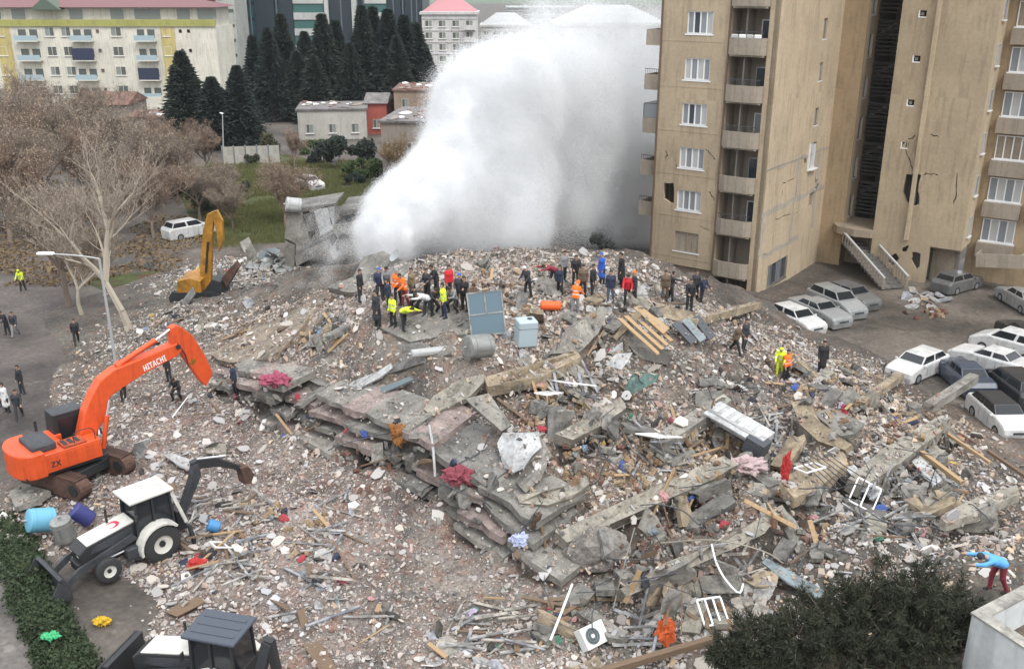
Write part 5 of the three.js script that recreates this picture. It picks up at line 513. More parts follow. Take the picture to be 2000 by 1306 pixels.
// ---------- debris ----------
R = rngOf(600);
function chunkGeo(n, sx, sy, sz) { const pts = []; for (let i = 0; i < n; i++) { const v = V(rr(-1, 1), rr(-1, 1), rr(-1, 1)).normalize().multiplyScalar(rr(0.75, 1)); pts.push(V(v.x * sx, v.y * sy, v.z * sz)); } const g = new ConvexGeometry(pts); return uvm(g); }
function shardGeo(n, th) { const a = []; for (let i = 0; i < n; i++) { const t = i / n * 6.283 + rr(-0.3, 0.3), r = rr(0.55, 1); a.push([Math.cos(t) * r, Math.sin(t) * r]); } return uvm(new THREE.ExtrudeGeometry(shapeOf(a), { depth: th, bevelEnabled: false }).translate(0, 0, -th / 2).rotateX(Math.PI / 2)); }
const G_CHUNK = [0, 1, 2, 3, 4, 5].map(i => chunkGeo(9 + i % 3, 1, 0.7, 0.85)), G_SHARD = [0, 1, 2, 3].map(i => shardGeo(5 + i, 0.16)), G_BLOCK = [0, 1, 2].map(i => { const g = new THREE.BoxGeometry(2, 1, 1.1), p = g.attributes.position; const q = new Map(); for (let k = 0; k < p.count; k++) { const key = [p.getX(k), p.getY(k), p.getZ(k)].join(); if (!q.has(key)) q.set(key, [rr(-0.25, 0.12), rr(-0.18, 0.1), rr(-0.2, 0.1)]); const d = q.get(key); p.setXYZ(k, p.getX(k) * (1 + d[0]), p.getY(k) * (1 + d[1]), p.getZ(k) * (1 + d[2])); } const f = g.toNonIndexed(); f.computeVertexNormals(); return uvm(f); });
const G_STICK = uvm(new THREE.BoxGeometry(0.09, 0.05, 2)), G_BAR = new THREE.CylinderGeometry(0.02, 0.02, 2, 5).rotateX(Math.PI / 2);
const G_PIECE = [0, 1, 2, 3, 4].map(() => { const a = rr(0.7, 1.1), b = rr(0.4, 0.65), q = [[-a, -b], [a * rr(0.7, 1), -b]]; const n = 4; for (let i = 1; i < n; i++) q.push([a * rr(0.75, 1.1), -b + 2 * b * i / n]); q.push([a * rr(0.4, 0.9), b], [-a * rr(0.7, 1), b], [-a * rr(0.85, 1.05), rr(-0.2, 0.2) * b]); return uvm(new THREE.ExtrudeGeometry(shapeOf(q), { depth: 0.2, bevelEnabled: false }).translate(0, 0, -0.1).rotateX(Math.PI / 2)); });
// kinds of debris by place: grey, pink dust, red brick, tan block, white plaster, dark; amount; size
const ZN = [
  [500, 900, 8, [3, 5, 1, 1, 1.5, 0.6], 1.1, 0.8], [560, 1060, 7, [3, 4, 1.4, 1, 3, 0.8], 1.7, 0.85], [650, 1180, 7, [3, 5, 1.4, 1, 2.2, 0.7], 1.5, 0.8], [830, 1120, 5, [6, 3, 0.5, 0.5, 1, 0.4], 0.35, 0.55], [900, 1090, 4, [6, 3, 0.5, 0.5, 1, 0.4], 0.4, 0.6], [400, 1100, 4, [3, 3, 1, 1, 4, 1], 1.8, 1.0], [330, 960, 5, [3, 4, 0.6, 1, 2.5, 1], 1.4, 0.9], [400, 800, 5, [3, 5, 0.8, 1, 2, 1], 1.5, 0.9], [700, 940, 5, [3, 2, 3, 1.5, 1, 2], 1.3, 0.9], [950, 1240, 6, [5, 3, 0.8, 1, 2.5, 0.6], 1.4, 0.8],
  [580, 650, 4, [3, 1, 2, 2.5, 4, 1], 1.6, 1.1], [480, 640, 4, [3, 1, 1.2, 2, 1, 2], 1.1, 0.9], [820, 690, 4, [5, 0.6, 0.8, 1.2, 0.6, 1.2], 0.7, 0.7], [1000, 580, 5, [4, 1, 2.2, 2, 2, 1], 1.8, 1.0], [1250, 580, 5, [4, 1, 1, 2, 2.5, 1], 1.4, 1.0], [1100, 660, 4, [3, 1, 2.5, 3, 3, 1], 1.8, 1.1],
  [600, 800, 4, [6, 1, 0.7, 1, 0.5, 2.2], 1.6, 1.2], [850, 900, 4, [6, 1, 1.2, 1, 0.7, 2], 1.6, 1.2], [1020, 1050, 4, [6, 1, 0.7, 1, 1, 1.5], 1.6, 1.2],
  [1090, 800, 4, [3, 0.6, 3, 3, 1.5, 1.2], 1.8, 1.1], [1180, 900, 5, [2, 0.6, 3.5, 5, 1.5, 0.8], 2.3, 1.15], [1330, 880, 4, [2, 0.6, 3, 4.5, 1.6, 1], 2.0, 1.1], [1400, 790, 4, [3, 0.4, 1.6, 1.4, 1, 3], 1.5, 1.0], [1480, 740, 4, [4, 0.3, 0.8, 1, 1, 4], 1.4, 1.0], [1620, 760, 5, [2.5, 0.6, 2, 3.5, 2, 1], 2.0, 1.0], [1720, 800, 4, [2, 0.5, 2.4, 5, 1.6, 1], 2.2, 1.2], [1780, 900, 5, [3, 0.5, 1.5, 2, 2, 2.5], 1.7, 1.1], [1350, 1010, 4, [2, 0.5, 5, 1.6, 1, 1], 2.0, 0.9], [1250, 1110, 4, [5, 1, 1.6, 1, 1.2, 1], 1.4, 1.0], [1560, 1040, 4, [3, 0.5, 2, 2, 2, 2], 1.7, 1.1], [1750, 1030, 5, [3, 0.4, 1.2, 1.6, 2.6, 2.5], 1.7, 1.1], [1350, 1200, 5, [4, 0.8, 1.5, 1.5, 2.5, 1.5], 1.6, 1.0], [1500, 1180, 4, [3, 0.5, 2, 1.5, 2, 2], 1.5, 1.0], [1120, 1250, 4, [4, 2, 1, 1.6, 1.6, 1], 1.6, 1.0],
  [330, 640, 5, [3, 0.6, 0.6, 1, 1.6, 2.5], 1.3, 0.9], [440, 540, 5, [4, 0.3, 0.4, 0.8, 1.5, 3], 1.6, 1.1], [230, 760, 5, [2.5, 0.8, 1, 1, 1.5, 2], 0.9, 0.8], [150, 1010, 4, [3, 2, 1, 1.4, 2, 1.5], 1.5, 0.9], [660, 600, 3, [4, 0.6, 1, 1.5, 2, 2], 1.3, 1.0], [1000, 515, 5, [5, 1, 1, 1.5, 1, 1.5], 1.5, 1.0], [1200, 525, 5, [5, 1, 1, 1.5, 1, 1.5], 1.5, 1.0], [840, 525, 4, [5, 1, 1, 1.5, 1, 1.5], 1.3, 1.0], [1420, 620, 3, [4, 0.5, 1, 1.6, 1.4, 1.6], 1.5, 1.0], [1500, 650, 3, [4, 0.5, 1, 1.6, 1.4, 1.6], 1.5, 0.9], [1600, 700, 3, [4, 0.5, 1, 1.6, 1.6, 1], 1.6, 0.9], [1680, 715, 2.5, [4, 0.5, 1, 1.6, 1.6, 1], 1.2, 0.8],
].map(([x, y, r, w, a, s]) => [PT(x, y), r, w, a, s]);
function zone(x, z) { let W = 1e-4, a = 0, s = 0; const w = [0, 0, 0, 0, 0, 0]; for (const [p, r, k, am, sz] of ZN) { const d = Math.hypot(x - p.x, z - p.z) / r, g = Math.exp(-d * d * 2); W += g; a += g * am; s += g * sz; for (let i = 0; i < 6; i++) w[i] += g * k[i]; } return [w.map(q => q / W), a / W * Math.min(1, W * 2.2), s / W]; }
const DUST = [0.34, 0.305, 0.275];
const PAL = [[[0.36, 0.34, 0.31], [0.29, 0.275, 0.25], [0.44, 0.415, 0.37], [0.24, 0.225, 0.205]], [[0.45, 0.355, 0.325], [0.40, 0.33, 0.305], [0.49, 0.41, 0.38]], [[0.29, 0.135, 0.09], [0.25, 0.125, 0.09], [0.32, 0.18, 0.13], [0.24, 0.15, 0.115]], [[0.52, 0.36, 0.215], [0.46, 0.33, 0.21], [0.57, 0.43, 0.28], [0.42, 0.27, 0.16]], [[0.62, 0.60, 0.57], [0.52, 0.51, 0.50], [0.47, 0.48, 0.51], [0.58, 0.53, 0.46]], [[0.075, 0.07, 0.065], [0.11, 0.095, 0.08], [0.06, 0.06, 0.07], [0.13, 0.085, 0.06]]];
const wpick = w => { let t = R() * w.reduce((a, b) => a + b, 0), i = 0; while (i < w.length - 1 && (t -= w[i]) > 0) i++; return i; };
const qRand = () => new THREE.Quaternion().setFromEuler(new THREE.Euler(rr(-3.14, 3.14), rr(-3.14, 3.14), rr(-3.14, 3.14)));
const nrm = (x, z) => V(topH(x - 0.25, z) - topH(x + 0.25, z), 0.5, topH(x, z - 0.25) - topH(x, z + 0.25)).normalize();
{ const N = 125000, lists = [...G_CHUNK, ...G_SHARD, ...G_BLOCK].map(() => [[], []]); let made = 0; const m4 = new THREE.Matrix4(), ball = [];
  for (let i = 0; i < 420000 && made < N; i++) { // spread evenly over what a viewer up here sees: nearer ground gets finer cover
    let x = rr(GX0 + 3, GX1 - 3), z = rr(GZ0 + 6, GZ1 - 2); if (x < -0.62 * -z - 2 || x > 0.62 * -z + 2) continue; const h = samp(HG, x, z); if (h < 0.02) { if (R() < 0.985) continue; } const [w, am, sz] = zone(x, z); const cl = 0.55 + 0.9 * (fbm(x * 0.7, z * 0.7, 50, 3) + 0.5); if (R() > am * cl * 0.5) continue;
    if (MG[Math.round((z - GZ0) / GC) * GNX + Math.round((x - GX0) / GC)] && R() < 0.72) continue; w[4] *= 0.85; const t = topH(x, z), k = wpick(w), s = sz * (0.035 + 0.05 * Math.pow(R(), 1.5) + 0.16 * Math.pow(R(), 9)) * (k === 5 ? 0.85 : 1); const gi = k === 4 && R() < 0.6 ? 6 + Math.floor(R() * 4) : (k === 3 || k === 2) && R() < 0.55 ? 10 + Math.floor(R() * 3) : Math.floor(R() * 6); const q = gi >= 6 && gi < 10 ? new THREE.Quaternion().setFromUnitVectors(V(0, 1, 0), nrm(x, z)).multiply(new THREE.Quaternion().setFromEuler(new THREE.Euler(rr(-0.5, 0.5), rr(-3, 3), rr(-0.5, 0.5)))) : qRand(); const s2 = gi >= 6 && gi < 10 ? s * 1.7 : gi >= 10 ? s * 0.85 : s;
    m4.compose(V(x, t + s2 * rr(-0.15, 0.5), z), q, V(s2 * rr(0.8, 1.5), s2 * rr(0.6, 1.1), s2 * rr(0.8, 1.3))); lists[gi][0].push(m4.clone()); const c = pick(PAL[k]), j = rr(0.72, 1.15), du = k === 5 ? rr(0, 0.25) : rr(0.25, 0.85); lists[gi][1].push(lin(...c.map((q, n) => (q + (DUST[n] - q) * du) * j))); made++; }
  const mat = S([1, 1, 1], 0.93); lists.forEach(([ms, cs], gi) => { if (!ms.length) return; const im = new THREE.InstancedMesh([...G_CHUNK, ...G_SHARD, ...G_BLOCK][gi], mat, ms.length); ms.forEach((m, i) => { im.setMatrixAt(i, m); im.setColorAt(i, cs[i]); }); im.name = numbered('small_rubble'); im.userData = { kind: 'stuff', label: gi < 6 ? 'small broken concrete and brick rubble covering the heap' : gi < 10 ? 'small flat plaster and tile shards strewn over the heap' : 'small broken bricks strewn over the heap', category: 'rubble' }; shade(im); scene.add(im); }); }
// pieces one can pick out
const inView = (x, z) => Math.abs(x) < 0.5 * -z + 1;
const KEEP = [[1156, 1262], [1165, 1240], [1533, 935], [1255, 738], [935, 690], [1026, 665], [955, 640], [1075, 608], [1010, 885]].map(([a, b]) => PT(a, b));
function scatter(n, name, label, cat, group, spots, make) { let c = 0; for (let i = 0; i < n * 30 && c < n; i++) { const s = spots[Math.floor(R() * spots.length)], p = s[2] ? PT(s[0] + rr(-s[2], s[2]), s[1] + rr(-s[2], s[2]) * 0.6) : PT(s[0], s[1]); if (!inView(p.x, p.z) || p.z > -24) continue; if (MG[Math.round((p.z - GZ0) / GC) * GNX + Math.round((p.x - GX0) / GC)] && R() < (name === 'flat_slab_piece' ? 1 : 0.78)) continue; if (KEEP.some(k => Math.hypot(k.x - p.x, k.z - p.z) < 1.1)) continue; const o = make(p); if (!o) continue; const m = shade(new THREE.Mesh(o[0], o[1])); m.name = numbered(name); tag(m, label, cat, group); m.position.copy(p).add(o[2]); m.quaternion.copy(o[3]); m.scale.copy(o[4]); scene.add(m); c++; } }
const MC = PAL.map((pl, i) => pl.map(c => i === 0 || i === 1 ? conc(c) : S(c, 0.92, { map: T_CONC })));
const lay = (p, wob = 0.35) => new THREE.Quaternion().setFromUnitVectors(V(0, 1, 0), nrm(p.x, p.z)).multiply(new THREE.Quaternion().setFromEuler(new THREE.Euler(rr(-wob, wob), rr(-3.14, 3.14), rr(-wob, wob))));
const ALLP = [[620, 650, 60], [520, 640, 60], [1000, 570, 90], [1120, 650, 80], [600, 800, 90], [780, 870, 80], [900, 950, 70], [1050, 1050, 60], [1080, 800, 80], [1200, 880, 90], [1350, 870, 80], [1450, 780, 80], [1600, 770, 80], [1720, 800, 80], [1800, 900, 90], [1350, 1010, 70], [1250, 1110, 80], [1560, 1040, 90], [1760, 1010, 90], [1350, 1190, 80], [1120, 1220, 70], [560, 1050, 130], [650, 1170, 120], [400, 1080, 70], [330, 960, 60], [420, 800, 60], [450, 560, 80], [330, 650, 70], [1250, 600, 90], [950, 1230, 100], [1500, 940, 90], [1900, 1000, 60]];
const SOLID = ALLP.filter(([x, y]) => x > 560 && y < 1130 || x > 1050);
scatter(300, 'concrete_chunk', 'jagged grey chunk of broken concrete lying loose in the heap', 'concrete chunk', 'loose concrete chunks', SOLID.concat(SOLID, [[950, 1020, 60], [700, 860, 80], [480, 560, 60]]), p => { const s = rr(0.16, 0.30) + 0.4 * Math.pow(R(), 5); return [pick(G_CHUNK), pick(MC[0]), V(0, s * 0.2, 0), qRand(), V(s * rr(0.9, 1.6), s * rr(0.6, 0.9), s)]; });
scatter(85, 'flat_slab_piece', 'flat broken piece of floor slab lying tilted in the heap', 'slab piece', 'flat slab pieces', SOLID, p => { const s = rr(0.35, 0.85); return [pick(G_PIECE), pick([M_C1, M_C2, M_C3, M_C4, M_TANSLAB]), V(0, 0.18, 0), lay(p, 0.45), V(s * rr(0.9, 1.7), rr(0.8, 1.2), s * rr(0.8, 1.1))]; });
scatter(260, 'hollow_brick', 'broken tan hollow brick block lying in the heap', 'brick', 'tan hollow bricks', [[1180, 900, 90], [1180, 900, 90], [1330, 880, 80], [1250, 930, 80], [1700, 790, 90], [1700, 790, 90], [1620, 760, 80], [1090, 800, 70], [1000, 570, 80], [1100, 650, 70], [600, 650, 50], [1780, 850, 60], [1450, 900, 60], [1550, 1040, 80], [1350, 1190, 80], [560, 1040, 90], [1130, 1230, 60]], p => { const s = rr(0.11, 0.24); return [pick(G_BLOCK), pick(MC[3]), V(0, s * 0.35, 0), lay(p, 0.9), V(s, s * rr(0.8, 1.1), s)]; });
scatter(120, 'red_brick', 'broken red brick lying in the heap', 'brick', 'red bricks', [[1180, 920, 80], [1350, 1010, 70], [1350, 1010, 70], [1090, 820, 60], [700, 930, 70], [1000, 590, 60], [580, 640, 50], [1550, 1040, 70], [1250, 1090, 60], [1700, 830, 60]], p => { const s = rr(0.1, 0.19); return [pick(G_BLOCK), pick(MC[2]), V(0, s * 0.35, 0), lay(p, 0.9), V(s, s, s)]; });
scatter(170, 'plaster_board', 'white broken plaster sheet lying on the rubble', 'plaster', 'white plaster sheets', [[610, 650, 50], [610, 650, 40], [1040, 640, 60], [1050, 700, 50], [560, 1040, 130], [400, 1080, 70], [640, 1150, 100], [900, 1270, 80], [1350, 1230, 70], [1300, 900, 80], [1700, 960, 100], [1800, 960, 80], [1620, 740, 70], [350, 900, 70], [450, 560, 60], [1200, 610, 70], [1280, 580, 50], [1450, 1180, 60], [330, 640, 60], [250, 1030, 40]], p => { const s = rr(0.14, 0.34) + 0.3 * Math.pow(R(), 6); return [pick(G_SHARD), pick(MC[4]), V(0, 0.06, 0), lay(p, 0.5), V(s * rr(1, 1.7), s * 0.5, s)]; });
scatter(190, 'white_strip', 'thin white plastic or window strip lying across the rubble', 'strip', 'white strips', [[1100, 770, 60], [1300, 890, 60], [1700, 960, 110], [1750, 1010, 90], [1420, 1110, 80], [1500, 880, 70], [420, 1090, 90], [560, 1040, 120], [950, 1240, 80], [1270, 1230, 70], [370, 1010, 60], [650, 1150, 110], [1480, 850, 60]], p => { const l = rr(0.35, 1.1); return [G_STICK, pick(MC[4]), V(0, rr(0.08, 0.3), 0), lay(p, 0.45), V(rr(0.6, 1.3), 1, l)]; });
scatter(120, 'wood_piece', 'splintered brown wood piece lying in the rubble', 'wood', 'splintered wood', ALLP, p => { const l = rr(0.35, 1.2); return [G_STICK, pick([M_WOODT, M_WOODD, M_WOODD]), V(0, rr(0.06, 0.3), 0), lay(p, 0.4), V(rr(0.7, 2), 1, l)]; });
scatter(110, 'steel_bar', 'dark bent steel bar sticking out of the rubble', 'steel bar', 'loose steel bars', SOLID, p => { const l = rr(0.5, 1.6); return [G_BAR, M_DARKM, V(0, rr(0.1, 0.5), 0), lay(p, 0.8), V(rr(0.6, 1.1), rr(0.6, 1.1), l)]; });
scatter(120, 'household_scrap', 'dark crumpled household scrap in the rubble', 'scrap', 'household scraps', ALLP.concat([[1500, 740, 60], [1450, 760, 60], [1800, 1030, 80]]), p => { const s = rr(0.15, 0.4); return [pick(G_CHUNK), pick([...MC[5], M_NAVY, M_BLUEGREY, M_MAROONC, M_WOODD]), V(0, s * 0.25, 0), lay(p, 0.7), V(s * 1.4, s * 0.7, s)]; });
// white window frames and grilles lying about
function grille(label, px, py, w, h, n, turn, lift = 0.45, tilt = -0.25) { const T = thing('window_frame', label, 'window frame'), p = PT(px, py); T.position.set(p.x, p.y + lift, p.z); T.rotation.set(tilt, turn, rr(-0.2, 0.2)); part('frame', mrg([bb(-w / 2, w / 2, 0, 0.05, -h / 2, -h / 2 + 0.06), bb(-w / 2, w / 2, 0, 0.05, h / 2 - 0.06, h / 2)]), M_WHITE, T); for (let i = 0; i <= n; i++) part('slat', bb(-w / 2 + w * i / n - 0.03, -w / 2 + w * i / n + 0.03, 0.002, 0.048, -h / 2 + 0.06, h / 2 - 0.06), M_WHITE, T); }
grille('white slatted shutter lying below the long tan parapet', 1118, 770, 1.7, 1.3, 6, 0.7); grille('small white slatted shutter beside bricks near the parapet', 1070, 790, 0.9, 0.8, 4, 0.7); grille('white slatted frame lying on tan bricks mid heap', 1285, 893, 1.7, 1.2, 6, 0.8); grille('white window frame standing near twisted cables', 1685, 1000, 1.0, 1.1, 2, -0.5, 0.6, 0.9); grille('white window frame beside the round red cloth slab', 1580, 935, 0.9, 0.9, 2, 0.3); grille('broken white frame in the litter beside the backhoe', 440, 1075, 1.0, 0.9, 2, 0.6, 0.2); grille('white frame lying at the foot of the pine', 1390, 1215, 0.9, 1.0, 3, 0.2, 0.4, 0.6);
// pipes and long bent bars
function pipe(name, label, cat, pts, r, m) { return one(name, tube(pts.map(q => at(q, q[3] ?? 0.3)), r, 6), m, label, cat); }
pipe('white_pipe', 'thin white pipe hanging in a bend below the sagging slab', 'pipe', [[1390, 1062, 2.95], [1400, 1100, 2.5], [1420, 1135, 2.1], [1445, 1158, 1.9], [1452, 1140, 2.1]], 0.04, M_WHITE); pipe('white_pipe', 'long white pole lying beside the air conditioner', 'pipe', [[1075, 1250, 1.0], [1095, 1200, 1.5], [1118, 1140, 2.1]], 0.045, M_WHITE); pipe('steel_cable', 'pale bent tube crossing the slab edge near the stone slab', 'cable', [[1198, 1190, 1.3], [1215, 1120, 2.2], [1240, 1030, 3.3]], 0.025, M_C1); pipe('steel_cable', 'yellowish bent tube over the sagging slab', 'cable', [[1290, 1060, 2.9], [1400, 1055, 3.2], [1500, 1080, 2.6], [1530, 1100, 2.2]], 0.03, M_C3); pipe('white_pipe', 'thin white strip hanging down the pancaked edge', 'pipe', [[838, 830, 4.4], [845, 870, 3.8], [850, 930, 2.6]], 0.06, M_PLATE); pipe('white_pipe', 'long wooden lath lying across the rubble field', 'pipe', [[703, 1255, 0.6], [760, 1220, 0.7]], 0.03, M_WOODT); pipe('white_pipe', 'white lath lying by the excavator in the dug pit', 'pipe', [[336, 815, 1.3], [366, 775, 1.9]], 0.035, M_WHITE);
R = rngOf(640); for (let k = 0; k < 7; k++) { const o = k * 9; pipe('bent_rebar', 'black reinforcing bar combed over the tan slab by the red cloth', 'steel bar', [[1560 + o, 900 - k * 3, 3.9], [1592 + o, 925 - k * 3, 3.8], [1625 + o, 958 - k * 5, 3.2]], 0.022, M_DARKM).userData.group = 'bars over the slab'; }
[[1250, 1000], [1150, 960], [1330, 1130], [1560, 960], [1620, 1060], [1260, 760], [1340, 760], [1900, 960], [1180, 1180], [960, 1000], [880, 930], [760, 860], [1680, 1000], [1740, 960], [1800, 1010], [1840, 1060], [1770, 1050], [1480, 770], [1430, 770], [1500, 790], [1380, 700], [1860, 1080], [1700, 1050]].forEach(([x, y]) => { const p = PT(x, y); const pts = [p.clone().add(V(0, 0.1, 0))]; let d = V(rr(-1, 1), rr(0.1, 0.7), rr(-0.5, 1)).normalize(); for (let i = 0; i < 5; i++) { d.add(V(rr(-0.5, 0.5), rr(-0.5, 0.2), rr(-0.5, 0.5))).normalize(); const q = pts[i].clone().addScaledVector(d, rr(0.35, 0.75)); q.y = Math.max(q.y, topH(q.x, q.z) + 0.05); pts.push(q); } one('tangled_cable', tube(pts, 0.025, 5), M_DARKM, 'black tangled cable looping over the burnt part of the heap', 'cable', 'tangled cables'); });
// plaster and bricks fallen off the second wing
scatter(16, 'fallen_plaster', 'white plaster sheet fallen at the foot of the second wing', 'plaster', 'plaster below the second wing', [[1800, 595, 34], [1835, 590, 22], [1790, 580, 20]], p => { const s = rr(0.25, 0.6); return [pick(G_SHARD), pick(MC[4]), V(0, 0.12, 0), lay(p, 0.5), V(s * rr(1, 2), s * 0.4, s)]; });
scatter(26, 'fallen_brick', 'orange brick lump fallen at the foot of the second wing', 'brick', 'bricks below the second wing', [[1805, 605, 36], [1830, 615, 20]], p => { const s = rr(0.12, 0.28); return [pick(G_BLOCK), pick([...MC[3], ...MC[2]]), V(0, s * 0.4, 0), lay(p, 0.9), V(s, s, s)]; });
scatter(26, 'crumpled_sheet', 'crumpled blue grey metal sheet heaped behind the yellow excavator', 'metal sheet', 'crumpled metal sheets', [[505, 512, 36], [540, 520, 20], [360, 585, 22]], p => { const s = rr(0.4, 1.0); return [pick(G_PIECE), pick([M_BLUEGREY, M_GALV, M_C1]), V(0, 0.3, 0), lay(p, 0.8), V(s * rr(0.8, 1.5), 0.25, s)]; });
{ R = rngOf(660); const G_RAG = [0, 1, 2, 3].map(q => { const g = new THREE.IcosahedronGeometry(1, 3), a = g.attributes.position; for (let i = 0; i < a.count; i++) { const v = V().fromBufferAttribute(a, i), k = 0.7 + 0.9 * fbm(v.x * 1.8 + q * 5, v.y * 1.8, v.z * 1.8, 3) + 0.5 * Math.abs(PN.noise(v.x * 4 + q, v.y * 4, v.z * 4)); a.setXYZ(i, v.x * k, v.y * k * 0.4, v.z * k * 0.7); } g.computeVertexNormals(); return g; });
  const RC = [[0.05, 0.09, 0.28], [0.30, 0.04, 0.05], [0.5, 0.49, 0.47], [0.40, 0.22, 0.22], [0.07, 0.16, 0.11], [0.03, 0.03, 0.04], [0.34, 0.29, 0.38], [0.42, 0.30, 0.12], [0.18, 0.25, 0.34]].map(c => S(c, 0.95));
  scatter(110, 'clothing_scrap', 'small crumpled piece of clothing or bedding in the rubble', 'clothing', 'crumpled clothing', ALLP, p => { const s = rr(0.1, 0.32); return [pick(G_RAG), pick(RC), V(0, s * 0.3, 0), lay(p, 0.4), V(s, s, s)]; }); }
// ---------- machines ----------
const FONT = await new FontLoader().loadAsync('fonts/droid/droid_sans_bold.typeface.json');
const M_ORANGE = new THREE.MeshPhysicalMaterial({ color: lin(0.80, 0.10, 0.016), roughness: 0.55, clearcoat: 0.15, clearcoatRoughness: 0.5, map: T_WALL }), M_ORANGE2 = S([0.62, 0.10, 0.03], 0.6, { map: T_CONC }), M_BLACK = S([0.02, 0.021, 0.023], 0.55), M_BLACKG = S([0.015, 0.018, 0.022], 0.12), M_RUST = S([0.16, 0.085, 0.06], 0.9, { map: T_CONC }), M_CHARCOAL = S([0.07, 0.075, 0.085], 0.6, { map: T_CONC }), M_TYRE = S([0.03, 0.03, 0.031], 0.9), M_RIM = S([0.55, 0.54, 0.48], 0.6), M_MACHW = S([0.70, 0.70, 0.66], 0.55, { map: T_WALL }), M_YELLOW = S([0.62, 0.29, 0.025], 0.55, { map: T_CONC }), M_ROD = S([0.7, 0.7, 0.72], 0.25, { metalness: 0.7 });
const vplane = (o, dir) => (px, py) => { const n = V(-dir.z, 0, dir.x), d = ray(px, py), e = V(0, EYE, 0), t = o.clone().sub(e).dot(n) / d.dot(n), p = e.addScaledVector(d, t).sub(o); return [p.dot(dir), p.y]; };
const ext = (pts, th, z0, bev = 0.03) => uvm(new THREE.ExtrudeGeometry(shapeOf(pts), { depth: th - 2 * bev, bevelEnabled: bev > 0, bevelThickness: bev, bevelSize: bev, bevelSegments: 2 }).translate(0, 0, z0 + bev));
function stadium(L, r, y) { const a = []; for (let i = 0; i <= 8; i++) { const t = -Math.PI / 2 + i / 8 * Math.PI; a.push([L / 2 - r + Math.cos(t) * r, y + Math.sin(t) * r]); } for (let i = 0; i <= 8; i++) { const t = Math.PI / 2 + i / 8 * Math.PI; a.push([-L / 2 + r + Math.cos(t) * r, y + Math.sin(t) * r]); } return a; }
function trackOn(parent, L, z, w, r, m) { const g = sub('track', parent); part('belt', ext(stadium(L, r, r), w, z - w / 2, 0.02), m, g); const n = Math.round(L / 0.2), sg = bx(0.11, 0.05, w + 0.04); for (let i = 0; i < n; i++) for (const top of [0, 1]) part('track_shoe', sg, m, g).position.set(-L / 2 + r * 0.6 + (L - 1.2 * r) * i / (n - 1), top ? 2 * r + 0.02 : 0.0, z); for (const s of [-1, 1]) part('sprocket', cyl(r * 0.6, r * 0.6, w + 0.08, 14).rotateX(Math.PI / 2).translate(s * (L / 2 - r), r, z), M_BLACK, g); return g; }
